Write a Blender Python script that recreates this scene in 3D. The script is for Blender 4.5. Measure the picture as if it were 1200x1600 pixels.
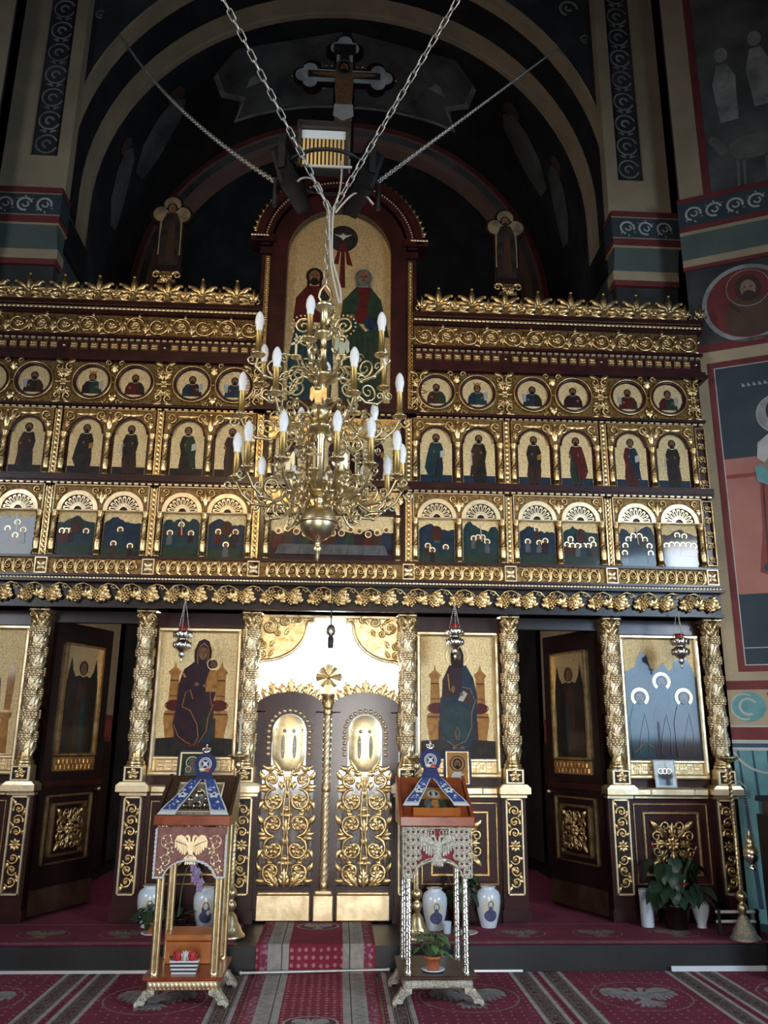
import bpy, math, random
from math import sin, cos, pi, radians, sqrt, atan2, hypot
from mathutils import Vector, Matrix

random.seed(11)
scene = bpy.context.scene
COL = scene.collection
for o in list(bpy.data.objects):
    bpy.data.objects.remove(o)

# ---------------------------------------------------------------- camera
yaw, pitch, roll = 0.0512, 0.2707, 0.009
fwd = Vector((sin(yaw)*cos(pitch), cos(yaw)*cos(pitch), sin(pitch)))
rgt = Vector((cos(yaw), -sin(yaw), 0))
upv = rgt.cross(fwd)
rgt, upv = cos(roll)*rgt + sin(roll)*upv, -sin(roll)*rgt + cos(roll)*upv
cd = bpy.data.cameras.new('camera')
cam = bpy.data.objects.new('camera', cd)
COL.objects.link(cam)
cd.sensor_fit = 'HORIZONTAL'; cd.sensor_width = 36; cd.lens = 36*1300/1200
cd.clip_start = 0.05; cd.clip_end = 100
cam.matrix_world = Matrix(((rgt.x, upv.x, -fwd.x, 0.0926), (rgt.y, upv.y, -fwd.y, -7.6231),
                           (rgt.z, upv.z, -fwd.z, 1.6357), (0, 0, 0, 1)))
scene.camera = cam

# ---------------------------------------------------------------- world, lights, exposure
w = bpy.data.worlds.new('world'); scene.world = w; w.use_nodes = True
w.node_tree.nodes['Background'].inputs[0].default_value = (0.55, 0.62, 0.72, 1)
w.node_tree.nodes['Background'].inputs[1].default_value = 0.006
vs = scene.view_settings
vs.view_transform = 'Standard'; vs.look = 'None'; vs.gamma = 1.0; vs.use_curve_mapping = False
vs.exposure = 0.0

def area(name, loc, target, sx, sy, power, color=(1, 1, 1), spread=180):
    l = bpy.data.lights.new(name, 'AREA'); l.shape = 'RECTANGLE'; l.size = sx; l.size_y = sy
    l.energy = power; l.color = color; l.spread = radians(spread)
    o = bpy.data.objects.new(name, l); COL.objects.link(o)
    o.location = loc
    d = Vector(target) - Vector(loc)
    o.rotation_euler = d.to_track_quat('-Z', 'Y').to_euler()
    return o
# daylight: the open west entrance behind the viewer, tall nave windows left and right, an altar window
area('entrance_daylight', (0.5, -13.55, 1.75), (0.3, 0, 1.5), 1.4, 2.8, 42, (1.0, 0.97, 0.92), 50)
area('nave_window_light_right', (6.05, -7.9, 3.4), (0, -0.6, 1.2), 2.0, 3.4, 158, (0.48, 0.73, 1.0), 115)
area('nave_side_window_light_right', (6.05, -6.2, 4.0), (1.5, -0.3, 1.6), 0.8, 1.9, 55, (0.95, 0.97, 1.0), 105)
area('nave_window_light_left', (-6.05, -7.0, 4.2), (0.6, -0.6, 1.6), 1.8, 3.0, 120, (0.86, 0.92, 1.0), 125)
area('altar_window_light', (0.0, 4.6, 3.0), (0, 0.2, 2.3), 1.0, 1.2, 260, (0.93, 0.97, 1.0), 40)
def spot(name, loc, target, power, color, ang, blend, r):
    l = bpy.data.lights.new(name, 'SPOT'); l.energy = power; l.color = color
    l.spot_size = radians(ang); l.spot_blend = blend; l.shadow_soft_size = r
    o = bpy.data.objects.new(name, l); COL.objects.link(o); o.location = loc
    o.rotation_euler = (Vector(target)-Vector(loc)).to_track_quat('-Z', 'Y').to_euler()
# warm fill spot added to brighten the upper tiers
spot('upper_tier_fill', (-1.5, -12.0, 7.2), (0.2, 0, 4.75), 820, (1.0, 0.71, 0.37), 31, 0.8, 0.25)

# ---------------------------------------------------------------- helpers
class MB:
    def __init__(s):
        s.v = []; s.f = []; s.m = []; s.sm = []; s.mats = []; s.cm = 0; s.T = None; s.smooth = False
    def mat(s, name):
        if name not in s.mats: s.mats.append(name)
        s.cm = s.mats.index(name); return s
    def add(s, vs_, fs, smooth=False):
        o = len(s.v)
        if s.T is not None:
            T = s.T
            s.v.extend([tuple(T @ Vector(v)) for v in vs_])
        else:
            s.v.extend([tuple(v) for v in vs_])
        for f in fs:
            s.f.append(tuple(i+o for i in f)); s.m.append(s.cm); s.sm.append(smooth)
    def box(s, x0, x1, y0, y1, z0, z1):
        if x0 > x1: x0, x1 = x1, x0
        s.add([(x0,y0,z0),(x1,y0,z0),(x1,y1,z0),(x0,y1,z0),(x0,y0,z1),(x1,y0,z1),(x1,y1,z1),(x0,y1,z1)],
              [(0,1,5,4),(1,2,6,5),(2,3,7,6),(3,0,4,7),(4,5,6,7),(3,2,1,0)])
    def bev(s, x0, x1, y0, y1, z0, z1, b=.01):
        """box whose front (-y) edges are chamfered"""
        if x0 > x1: x0, x1 = x1, x0
        s.add([(x0,y1,z0),(x1,y1,z0),(x1,y1,z1),(x0,y1,z1),(x0,y0+b,z0),(x1,y0+b,z0),(x1,y0+b,z1),(x0,y0+b,z1),
               (x0+b,y0,z0+b),(x1-b,y0,z0+b),(x1-b,y0,z1-b),(x0+b,y0,z1-b)],
              [(8,9,10,11),(4,5,9,8),(5,6,10,9),(6,7,11,10),(7,4,8,11),(0,1,5,4),(1,2,6,5),(2,3,7,6),(3,0,4,7),(3,2,1,0)])
    def prism(s, pts, y0, y1):
        n = len(pts)
        s.add([(x,y0,z) for x,z in pts]+[(x,y1,z) for x,z in pts],
              [tuple(range(n)), tuple(range(2*n-1,n-1,-1))]+[(i,n+i,n+(i+1)%n,(i+1)%n) for i in range(n)])
    def poly(s, pts, y=0.0):
        s.add([(x,y,z) for x,z in pts], [tuple(range(len(pts)))])
    def ell(s, cx, cz, rx, rz, y=0.0, n=16, a0=0, a1=2*pi):
        m = n if a1-a0 >= 2*pi-.01 else n+1
        s.poly([(cx+rx*cos(a0+(a1-a0)*i/n), cz+rz*sin(a0+(a1-a0)*i/n)) for i in range(m)], y)
    def ring(s, cx, cz, r0, r1, y=0.0, a0=0, a1=2*pi, n=16, sz=1.0):
        vv = []
        for i in range(n+1):
            a = a0+(a1-a0)*i/n
            vv += [(cx+r0*cos(a), y, cz+sz*r0*sin(a)), (cx+r1*cos(a), y, cz+sz*r1*sin(a))]
        s.add(vv, [(2*i,2*i+1,2*i+3,2*i+2) for i in range(n)])
    def arcband(s, cx, cz, r0, r1, y0, y1, a0=0, a1=pi, n=16):
        """solid ring segment in the xz plane"""
        vv = []
        for i in range(n+1):
            a = a0+(a1-a0)*i/n; c, d = cos(a), sin(a)
            vv += [(cx+r0*c,y0,cz+r0*d),(cx+r1*c,y0,cz+r1*d),(cx+r1*c,y1,cz+r1*d),(cx+r0*c,y1,cz+r0*d)]
        fs = []
        for i in range(n):
            k = 4*i
            for j in range(4): fs.append((k+j,k+(j+1)%4,k+4+(j+1)%4,k+4+j))
        fs += [(0,1,2,3),(4*n+3,4*n+2,4*n+1,4*n)]
        s.add(vv, fs)
    def lathe(s, prof, n=16, c=(0,0,0), axis='z', smooth=True, a0=0, a1=2*pi):
        full = a1-a0 > 2*pi-.01
        m = n if full else n+1
        vv = []
        for r, h in prof:
            for i in range(m):
                a = a0+(a1-a0)*i/n
                if axis == 'z': vv.append((c[0]+r*cos(a), c[1]+r*sin(a), c[2]+h))
                elif axis == 'y': vv.append((c[0]+r*cos(a), c[1]+h, c[2]+r*sin(a)))
                else: vv.append((c[0]+h, c[1]+r*cos(a), c[2]+r*sin(a)))
        fs = []
        for k in range(len(prof)-1):
            for i in range(n if full else n):
                j = (i+1) % m
                if not full and i == n: continue
                fs.append((k*m+i, k*m+j, (k+1)*m+j, (k+1)*m+i))
        s.add(vv, fs, smooth)
        if full:
            for k in (0, len(prof)-1):
                if prof[k][0] > 1e-4: s.add(vv[k*m:(k+1)*m], [tuple(range(m))], False)
    def cyl(s, p, q, r, n=8, r2=None):
        s.tube([p, q], [r, r if r2 is None else r2], n)
    def tube(s, pts, rad, n=6, caps=True, closed=False):
        pts = [Vector(p) for p in pts]
        N = len(pts)
        if not isinstance(rad, (list, tuple)): rad = [rad]*N
        T = []
        for i in range(N):
            a = pts[(i-1) % N] if closed else pts[max(i-1, 0)]
            b = pts[(i+1) % N] if closed else pts[min(i+1, N-1)]
            d = b-a
            T.append(d.normalized() if d.length > 1e-9 else Vector((0,0,1)))
        nrm = T[0].orthogonal().normalized()
        vv = []
        for i in range(N):
            nrm = nrm - T[i]*nrm.dot(T[i])
            nrm = nrm.normalized() if nrm.length > 1e-6 else T[i].orthogonal().normalized()
            b = T[i].cross(nrm)
            for k in range(n):
                a = 2*pi*k/n
                vv.append(tuple(pts[i]+rad[i]*(cos(a)*nrm+sin(a)*b)))
        fs = []
        for i in range(N if closed else N-1):
            j = (i+1) % N
            for k in range(n):
                l = (k+1) % n
                fs.append((i*n+k, i*n+l, j*n+l, j*n+k))
        s.add(vv, fs, True)
        if caps and not closed:
            s.add(vv[:n], [tuple(range(n-1, -1, -1))]); s.add(vv[-n:], [tuple(range(n))])
    def dome(s, x, z, r, h=None, y=0.0, n=8):
        h = r if h is None else h
        vv = [(x+r*cos(2*pi*i/n), y, z+r*sin(2*pi*i/n)) for i in range(n)]
        vv += [(x+.72*r*cos(2*pi*i/n), y-.7*h, z+.72*r*sin(2*pi*i/n)) for i in range(n)]
        vv.append((x, y-h, z))
        s.add(vv, [(i,(i+1)%n,n+(i+1)%n,n+i) for i in range(n)]+[(n+i,n+(i+1)%n,2*n) for i in range(n)], True)
    def ball(s, c, r, n=8, m=5, sz=1.0):
        s.lathe([(max(r*sin(pi*k/m), 1e-5), -r*sz*cos(pi*k/m)) for k in range(m+1)], n, c)
    def ico(s, c, r):
        t = (1+sqrt(5))/2; k = r/sqrt(1+t*t)
        V = [(-1,t,0),(1,t,0),(-1,-t,0),(1,-t,0),(0,-1,t),(0,1,t),(0,-1,-t),(0,1,-t),(t,0,-1),(t,0,1),(-t,0,-1),(-t,0,1)]
        s.add([(c[0]+k*a,c[1]+k*b,c[2]+k*d) for a,b,d in V],
              [(0,11,5),(0,5,1),(0,1,7),(0,7,10),(0,10,11),(1,5,9),(5,11,4),(11,10,2),(10,7,6),(7,1,8),(3,9,4),(3,4,2),(3,2,6),(3,6,8),(3,8,9),(4,9,5),(2,4,11),(6,2,10),(8,6,7),(9,8,1)], True)
    def leaf(s, x, z, a, L, W, h=None, y=0.0, bend=0.0):
        """relief leaf lying on the xz plane, tip towards angle a, ridge raised towards -y"""
        h = W*.45 if h is None else h
        vv = []
        for t, ww, hh in ((0,.22,.35),(.3,.5,1),(.65,.40,.95),(.9,.16,.8),(1,.02,.5)):
            aa = a+bend*t
            cx = x+L*t*cos(a+bend*t*.5); cz = z+L*t*sin(a+bend*t*.5)
            px, pz = -sin(aa)*W*ww, cos(aa)*W*ww
            vv += [(cx+px,y-.1*h,cz+pz),(cx+px*.45,y-hh*h,cz+pz*.45),(cx,y-hh*h*.72,cz),(cx-px*.45,y-hh*h,cz-pz*.45),(cx-px,y-.1*h,cz-pz)]
        fs = []
        for i in range(4):
            for j in range(4): fs.append((5*i+j,5*i+j+1,5*i+6+j,5*i+5+j))
        s.add(vv, fs, True)
    def mesh(s, name):
        me = bpy.data.meshes.new(name)
        me.from_pydata(s.v, [], s.f)
        me.polygons.foreach_set('material_index', s.m)
        me.polygons.foreach_set('use_smooth', s.sm)
        for m in (s.mats or ['gold']): me.materials.append(M[m])
        me.update()
        return me
    def build(s, name, parent=None, loc=None, rot=None, scale=None):
        return inst(name, s.mesh(name), parent, loc, rot, scale)

def inst(name, me, parent=None, loc=None, rot=None, scale=None):
    o = bpy.data.objects.new(name, me); COL.objects.link(o)
    if parent is not None: o.parent = parent
    if loc is not None: o.location = loc
    if rot is not None: o.rotation_euler = rot
    if scale is not None: o.scale = (scale,)*3 if isinstance(scale, (int, float)) else scale
    return o
def tag(o, label, cat, group=None):
    o['label'] = label; o['category'] = cat
    if group: o['group'] = group
    return o
def thing(name, label, cat, loc=(0,0,0), rz=0, group=None):
    o = bpy.data.objects.new(name, None); COL.objects.link(o)
    o.empty_display_size = .1
    o.location = loc; o.rotation_euler = (0, 0, rz)
    return tag(o, label, cat, group)
def struct(o):
    o['kind'] = 'structure'; return o
def TR(x=0, y=0, z=0, rx=0, ry=0, rz=0, sc=1.0):
    m = Matrix.Translation((x, y, z)) @ Matrix.Rotation(rz, 4, 'Z') @ Matrix.Rotation(ry, 4, 'Y') @ Matrix.Rotation(rx, 4, 'X')
    return m @ Matrix.Scale(sc, 4) if sc != 1.0 else m

# ---------------------------------------------------------------- materials
M = {}
def mat(name, base, rough=.5, metal=0.0, var=None, vscale=8.0, vlo=.4, vhi=.65, bump=0.0, bscale=60.0, coat=0.0,
        coatr=.08, spec=None, emit=None, estr=0.0, trans=0.0, vor=None, wave=None, rvar=None):
    m = bpy.data.materials.new(name); m.use_nodes = True; M[name] = m
    nt = m.node_tree; N = nt.nodes; L = nt.links; b = N['Principled BSDF']
    b.inputs['Base Color'].default_value = (*base, 1)
    b.inputs['Roughness'].default_value = rough
    b.inputs['Metallic'].default_value = metal
    b.inputs['Coat Weight'].default_value = coat
    b.inputs['Coat Roughness'].default_value = coatr
    if spec is not None: b.inputs['Specular IOR Level'].default_value = spec
    if emit is not None:
        b.inputs['Emission Color'].default_value = (*emit, 1); b.inputs['Emission Strength'].default_value = estr
    if trans: b.inputs['Transmission Weight'].default_value = trans
    tc = N.new('ShaderNodeTexCoord')
    if var is not None:
        nz = N.new('ShaderNodeTexNoise'); nz.inputs['Scale'].default_value = vscale; nz.inputs['Detail'].default_value = 5
        L.new(tc.outputs['Object'], nz.inputs['Vector'])
        cr = N.new('ShaderNodeValToRGB')
        cr.color_ramp.elements[0].position = vlo; cr.color_ramp.elements[1].position = vhi
        cr.color_ramp.elements[0].color = (*base, 1); cr.color_ramp.elements[1].color = (*var, 1)
        L.new(nz.outputs['Fac'], cr.inputs['Fac']); L.new(cr.outputs['Color'], b.inputs['Base Color'])
        last = cr
        if rvar is not None:
            mr = N.new('ShaderNodeMapRange'); mr.inputs['To Min'].default_value = rough; mr.inputs['To Max'].default_value = rvar
            mr.inputs['From Min'].default_value = .35; mr.inputs['From Max'].default_value = .65
            L.new(nz.outputs['Fac'], mr.inputs['Value']); L.new(mr.outputs['Result'], b.inputs['Roughness'])
    if vor is not None:      # small printed dots: (scale, radius, colour)
        vt = N.new('ShaderNodeTexVoronoi'); vt.inputs['Scale'].default_value = vor[0]; vt.inputs['Randomness'].default_value = vor[3] if len(vor) > 3 else .15
        L.new(tc.outputs['Object'], vt.inputs['Vector'])
        r2 = N.new('ShaderNodeValToRGB'); r2.color_ramp.interpolation = 'LINEAR'
        r2.color_ramp.elements[0].position = vor[1]; r2.color_ramp.elements[1].position = vor[1]+.06
        r2.color_ramp.elements[0].color = (1,1,1,1); r2.color_ramp.elements[1].color = (0,0,0,1)
        L.new(vt.outputs['Distance'], r2.inputs['Fac'])
        mx = N.new('ShaderNodeMix'); mx.data_type = 'RGBA'
        if var is not None: L.new(last.outputs['Color'], mx.inputs['A'])
        else: mx.inputs['A'].default_value = (*base, 1)
        mx.inputs['B'].default_value = (*vor[2], 1)
        L.new(r2.outputs['Color'], mx.inputs['Factor'])
        L.new(mx.outputs['Result'], b.inputs['Base Color'])
    if bump:
        nb = N.new('ShaderNodeTexNoise'); nb.inputs['Scale'].default_value = bscale; nb.inputs['Detail'].default_value = 3
        L.new(tc.outputs['Object'], nb.inputs['Vector'])
        bp = N.new('ShaderNodeBump'); bp.inputs['Strength'].default_value = bump; bp.inputs['Distance'].default_value = .01
        L.new(nb.outputs['Fac'], bp.inputs['Height']); L.new(bp.outputs['Normal'], b.inputs['Normal'])
    return m

mat('gold', (0.82,0.60,0.30), .28, 1.0, (0.44,0.28,0.11), 14, .42, .72, bump=.2, bscale=45, rvar=.42)
mat('gold_pale', (0.90,0.75,0.50), .36, 1.0, (0.70,0.53,0.30), 10, .4, .75, bump=.12, bscale=30, rvar=.5)
mat('gold_ground', (0.80,0.62,0.34), .42, 1.0, (0.50,0.35,0.15), 90, .4, .7, bump=.5, bscale=200)
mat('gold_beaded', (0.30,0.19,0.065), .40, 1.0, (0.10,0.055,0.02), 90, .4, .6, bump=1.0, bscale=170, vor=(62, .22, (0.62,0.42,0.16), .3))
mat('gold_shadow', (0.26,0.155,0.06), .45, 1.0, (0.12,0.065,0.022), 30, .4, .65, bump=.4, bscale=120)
mat('brass', (0.86,0.71,0.43), .33, 1.0, (0.60,0.45,0.20), 20, .45, .7, bump=.02, bscale=80, rvar=.40)
mat('silver', (0.78,0.74,0.66), .22, 1.0, (0.5,0.46,0.38), 40, .45, .7, bump=.15, bscale=90)
mat('silver_stamped', (0.80,0.75,0.62), .30, 1.0, (0.50,0.44,0.33), 90, .4, .65, bump=.9, bscale=150)
mat('steel_chain', (0.62,0.60,0.55), .38, .9)
mat('maroon', (0.045,0.009,0.008), .36, 0, (0.026,0.006,0.005), 5, .4, .6, bump=.12, bscale=50, coat=.22, coatr=.14, spec=.3)
mat('maroon_dark', (0.016,0.006,0.005), .4, 0, (0.010,0.004,0.004), 5, .4, .6, bump=.12, bscale=40, coat=.15, coatr=.2, spec=.3)
mat('red_wood', (0.28,0.055,0.016), .3, 0, (0.20,0.035,0.010), 9, .4, .6, bump=.08, bscale=30, coat=.3, coatr=.2)
mat('orange_wood', (0.50,0.16,0.035), .4, 0, (0.40,0.11,0.02), 7, .4, .6, bump=.08, bscale=30, coat=.2, coatr=.25)
mat('dark_wood', (0.060,0.030,0.016), .35, 0, (0.035,0.016,0.009), 8, .4, .6, bump=.1, bscale=30, coat=.3, coatr=.2)
mat('black_paint', (0.006,0.006,0.007), .5, 0, bump=.05, bscale=40)
mat('step_paint', (0.016,0.015,0.015), .45, 0, (0.010,0.009,0.009), 3, .35, .65, bump=.1, bscale=20)
mat('plaster_cream', (0.50,0.37,0.22), .8, 0, (0.38,0.29,0.18), 2.5, .35, .7, bump=.15, bscale=15)
mat('plaster_dark', (0.030,0.030,0.028), .85, 0, (0.075,0.070,0.062), 1.6, .45, .7, bump=.15, bscale=10)
mat('plaster_black', (0.012,0.012,0.011), .85, 0, (0.03,0.028,0.025), 2.5, .45, .7)
mat('plaster_green', (0.105,0.125,0.105), .8, 0, (0.085,0.10,0.085), 3, .4, .7)
mat('plaster_red', (0.20,0.035,0.032), .75, 0, (0.15,0.025,0.022), 4, .4, .7)
mat('plaster_pink', (0.30,0.17,0.12), .8, 0, (0.24,0.13,0.09), 3, .4, .7)
mat('fresco_grey', (0.40,0.38,0.34), .85, 0, (0.15,0.145,0.13), 4, .4, .7)
mat('fresco_dim', (0.15,0.145,0.13), .85, 0, (0.06,0.058,0.052), 2.2, .35, .65)
mat('fresco_brown', (0.12,0.06,0.035), .85, 0, (0.06,0.04,0.03), 3, .4, .65)
mat('fresco_navy', (0.040,0.055,0.062), .8, 0, (0.055,0.07,0.075), 3, .4, .7)
mat('fresco_salmon', (0.50,0.20,0.15), .8, 0, (0.42,0.16,0.12), 3, .4, .7)
mat('fresco_teal', (0.17,0.36,0.35), .8, 0, (0.12,0.27,0.27), 8, .4, .7)
mat('fresco_blue', (0.05,0.09,0.14), .8, 0, (0.035,0.06,0.10), 4, .4, .7)
mat('fresco_white', (0.55,0.52,0.45), .8, 0, (0.45,0.42,0.36), 6, .4, .7)
mat('fresco_skin', (0.33,0.20,0.13), .8, 0, (0.24,0.14,0.09), 12, .4, .7)
mat('fresco_tan', (0.36,0.25,0.17), .8, 0, (0.26,0.17,0.115), 14, .4, .7)
mat('fresco_hair', (0.06,0.035,0.022), .8)
mat('fresco_cloak', (0.34,0.075,0.06), .8, 0, (0.25,0.05,0.045), 6, .4, .7)
def paint(n, c, v=None, vs_=12): mat(n, c, .35, 0, v, vs_, .38, .68, coat=.55, coatr=.07, spec=.15)
paint('p_dark', (0.018,0.014,0.012), (0.035,0.026,0.02))
paint('p_brown', (0.060,0.028,0.018), (0.035,0.018,0.012))
paint('p_red', (0.105,0.016,0.014), (0.065,0.011,0.010))
paint('p_blue', (0.020,0.036,0.058), (0.013,0.022,0.036))
paint('p_teal', (0.022,0.050,0.052), (0.014,0.032,0.035))
paint('p_green', (0.030,0.048,0.028), (0.018,0.032,0.020))
paint('p_purple', (0.036,0.014,0.020), (0.022,0.010,0.014))
paint('p_skin', (0.22,0.11,0.055), (0.13,0.06,0.03), 30)
paint('p_hair', (0.018,0.010,0.007))
paint('p_white', (0.50,0.46,0.38), (0.36,0.33,0.27))
paint('p_ochre', (0.42,0.19,0.045), (0.28,0.115,0.03), 20)
paint('p_grey', (0.12,0.12,0.12), (0.07,0.07,0.07))
mat('navy_frame', (0.010,0.013,0.035), .4)
mat('velvet_blue', (0.011,0.018,0.085), .7, 0, (0.010,0.016,0.085), 20, .4, .7)
mat('embroid_blue', (0.045,0.085,0.28), .6, 0, (0.03,0.06,0.20), 30, .4, .6, vor=(34, .20, (0.55,0.60,0.72), .9))
mat('embroid_white', (0.66,0.65,0.60), .6)
mat('porcelain', (0.62,0.68,0.74), .18, 0, coat=.5)
mat('porcelain_cream', (0.62,0.58,0.44), .25, 0)
mat('porcelain_blue', (0.10,0.11,0.20), .3, 0, (0.06,0.06,0.12), 30)
mat('terracotta', (0.48,0.13,0.05), .6, 0, (0.40,0.10,0.04), 10)
mat('leaf_green', (0.016,0.045,0.020), .4, 0, (0.010,0.028,0.013), 12, .4, .65)
mat('leaf_light', (0.10,0.17,0.07), .45, 0, (0.06,0.11,0.04), 12, .4, .65)
mat('soil', (0.03,0.02,0.014), .9)
mat('flower_red', (0.55,0.03,0.035), .5, 0, (0.40,0.02,0.025), 30)
mat('flower_white', (0.66,0.63,0.56), .5)
mat('flower_mauve', (0.34,0.22,0.36), .5, 0, (0.26,0.16,0.30), 20)
mat('carpet_red', (0.19,0.014,0.042), .95, 0, (0.14,0.010,0.030), 6, .35, .7, bump=.4, bscale=260, vor=(14, .10, (0.34,0.20,0.17)))
mat('carpet_runner', (0.25,0.020,0.040), .95, 0, (0.19,0.014,0.030), 6, .35, .7, bump=.4, bscale=260, vor=(19, .24, (0.40,0.17,0.17)))
mat('carpet_dark', (0.050,0.012,0.018), .95, 0, (0.10,0.06,0.055), 26, .45, .6, bump=.4, bscale=260)
mat('carpet_cream', (0.40,0.36,0.31), .95, 0, (0.30,0.27,0.24), 18, .4, .65, bump=.4, bscale=260)
mat('carpet_grey', (0.30,0.28,0.27), .95, 0, (0.20,0.18,0.17), 22, .4, .65, bump=.4, bscale=260)
mat('carpet_plum', (0.22,0.035,0.07), .95, 0, (0.36,0.20,0.22), 34, .5, .62, bump=.4, bscale=260)
mat('carpet_line', (0.040,0.034,0.036), .95)
mat('carpet_beige', (0.26,0.20,0.14), .95, 0, (0.14,0.10,0.075), 30, .4, .65, bump=.4, bscale=260)
mat('metal_strip', (0.62,0.62,0.60), .4, .6)
mat('white_paint', (0.62,0.63,0.64), .5)
mat('bulb_glass', (0.80,0.80,0.80), .25, 0, emit=(1.0,0.95,0.88), estr=.12)
mat('candle_brass', (0.48,0.32,0.11), .36, .85)
mat('lamp_glass', (0.62,0.68,0.72), .15, 0, coat=.5)
mat('reflector', (0.55,0.48,0.30), .3, .8)
mat('cable', (0.52,0.49,0.43), .6)
mat('paper_white', (0.72,0.76,0.80), .5)
mat('glass_red', (0.30,0.02,0.015), .15, 0)
mat('brown_cloth', (0.26,0.11,0.09), .75, 0, (0.20,0.08,0.065), 25, .4, .6)
mat('red_cloth', (0.22,0.02,0.025), .75)
mat('mural_sheep', (0.19,0.19,0.15), .85, 0, (0.13,0.13,0.10), 6, .4, .7)
mat('candle_wax', (0.55,0.50,0.40), .5)
mat('stripe_black', (0.02,0.02,0.022), .5)

# white curtain: thin translucent cloth with a faint damask
m = bpy.data.materials.new('curtain'); m.use_nodes = True; M['curtain'] = m
nt = m.node_tree; N = nt.nodes; L = nt.links
out = N['Material Output']; N.remove(N['Principled BSDF'])
df = N.new('ShaderNodeBsdfDiffuse'); tl = N.new('ShaderNodeBsdfTranslucent'); mx = N.new('ShaderNodeMixShader')
tc = N.new('ShaderNodeTexCoord'); vt = N.new('ShaderNodeTexNoise'); vt.inputs['Scale'].default_value = 26; vt.inputs['Detail'].default_value = 1
cr = N.new('ShaderNodeValToRGB'); cr.color_ramp.elements[0].position = .46; cr.color_ramp.elements[1].position = .54
cr.color_ramp.elements[0].color = (.84,.85,.86,1); cr.color_ramp.elements[1].color = (.66,.69,.73,1)
L.new(tc.outputs['Object'], vt.inputs['Vector']); L.new(vt.outputs['Fac'], cr.inputs['Fac'])
L.new(cr.outputs['Color'], df.inputs['Color']); L.new(cr.outputs['Color'], tl.inputs['Color'])
mx.inputs[0].default_value = .55
L.new(df.outputs[0], mx.inputs[1]); L.new(tl.outputs[0], mx.inputs[2]); L.new(mx.outputs[0], out.inputs['Surface'])
# ================================================================ the setting
def sbox(name, x0, x1, y0, y1, z0, z1, m):
    b = MB().mat(m); b.box(x0, x1, y0, y1, z0, z1); return struct(b.build(name))
sbox('floor', -7, 7, -14, 6.5, -.12, 0, 'dark_wood')
sbox('floor_dais', -6.2, 6.2, -.82, 6.2, 0, .185, 'step_paint')
sbox('ceiling', -7, 7, -14, 6.5, 13.2, 13.4, 'plaster_dark')
# nave side walls with window openings, west wall with the entrance opening
def wall_with_hole(name, fixed, axis, a0, a1, h0, h1, hz0, hz1, m='plaster_pink'):
    b = MB().mat(m)
    def bx(p, q, z0, z1):
        if axis == 'x': b.box(fixed[0], fixed[1], p, q, z0, z1)
        else: b.box(p, q, fixed[0], fixed[1], z0, z1)
    bx(a0, h0, 0, 13.2); bx(h1, a1, 0, 13.2); bx(h0, h1, 0, hz0); bx(h0, h1, hz1, 13.2)
    return struct(b.build(name))
wall_with_hole('wall_right', (6.2, 6.5), 'x', -14, -1.2, -8.7, -6.5, 1.6, 5.2)
wall_with_hole('wall_left', (-6.5, -6.2), 'x', -14, -1.2, -8.0, -6.0, 2.6, 5.8)
wall_with_hole('wall_west', (-14.3, -14), 'y', -6.5, 6.5, -.35, 1.35, 0.0, 3.3)
sbox('wall_apse', -4.2, 4.2, 6.2, 6.5, 0, 13.2, 'plaster_black')

# ---- triumphal arch: wall face, banded soffit, vault, inner rib
R, ZC, YA, YB, YV = 3.13, 7.95, .45, 1.40, 3.4
def arcpts(r, zc, n=40, zlow=None):
    p = [(-r*cos(pi*i/n)*1.0, zc+r*sin(pi*i/n)) for i in range(n+1)]
    if zlow is not None: p = [(-r, zlow)]+p+[(r, zlow)]
    return p
def soffit(b, pts, y0, y1, m):
    b.mat(m)
    vv = [(x, y0, z) for x, z in pts]+[(x, y1, z) for x, z in pts]; n = len(pts)
    b.add(vv, [(i, i+1, n+i+1, n+i) for i in range(n-1)], True)
b = MB().mat('plaster_dark')
pts = arcpts(R, ZC, 40, 0)
outer = [(-6.5, 0)]+[(-6.5+13*i/40, 13.2) for i in range(41)]+[(6.5, 0)]
n = len(pts)
b.add([(x, YA, z) for x, z in pts]+[(x, YA, z) for x, z in outer], [(i, n+i, n+i+1, i+1) for i in range(n-1)])
struct(b.build('wall_east'))
b = MB()
arch = arcpts(R, ZC, 40, 7.36)
soffit(b, arch, YA, .70, 'plaster_cream'); soffit(b, arch, .70, 1.10, 'plaster_black'); soffit(b, arch, 1.10, YB, 'plaster_cream')
# slightly raised edge fillets
for y0, y1 in ((YA-.02, YA+.05), (YB-.04, YB+.03)):
    r0 = R-.03
    p2 = arcpts(r0, ZC, 40, 7.36); soffit(b, p2, y0, y1, 'plaster_cream')
    b.mat('plaster_cream')
    q = p2; o = arch
    for yy in (y0, y1):
        k = len(q)
        b.add([(x, yy, z) for x, z in q]+[(x, yy, z) for x, z in o], [(i, i+1, k+i+1, k+i) for i in range(k-1)])
struct(b.build('trim_1'))
b = MB()
soffit(b, arcpts(R-.02, ZC, 40, 0), YB, YV, 'plaster_black')
struct(b.build('wall_vault'))
b = MB()      # jambs below the springing
for s in (-1, 1):
    b.mat('plaster_dark'); b.box(s*R, s*(R+.3), YA, YB, 0, 6.4)
    b.mat('plaster_green'); b.box(s*(R-.04), s*(R+.3), YA-.02, YB, 6.4, 6.86)
    b.mat('plaster_black'); b.box(s*(R-.08), s*(R+.3), YA-.02, YB+.02, 6.86, 7.30)
    b.mat('plaster_cream'); b.box(s*(R-.05), s*(R+.3), YA-.02, YB+.02, 7.30, 7.36)
struct(b.build('trim_2'))
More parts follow.
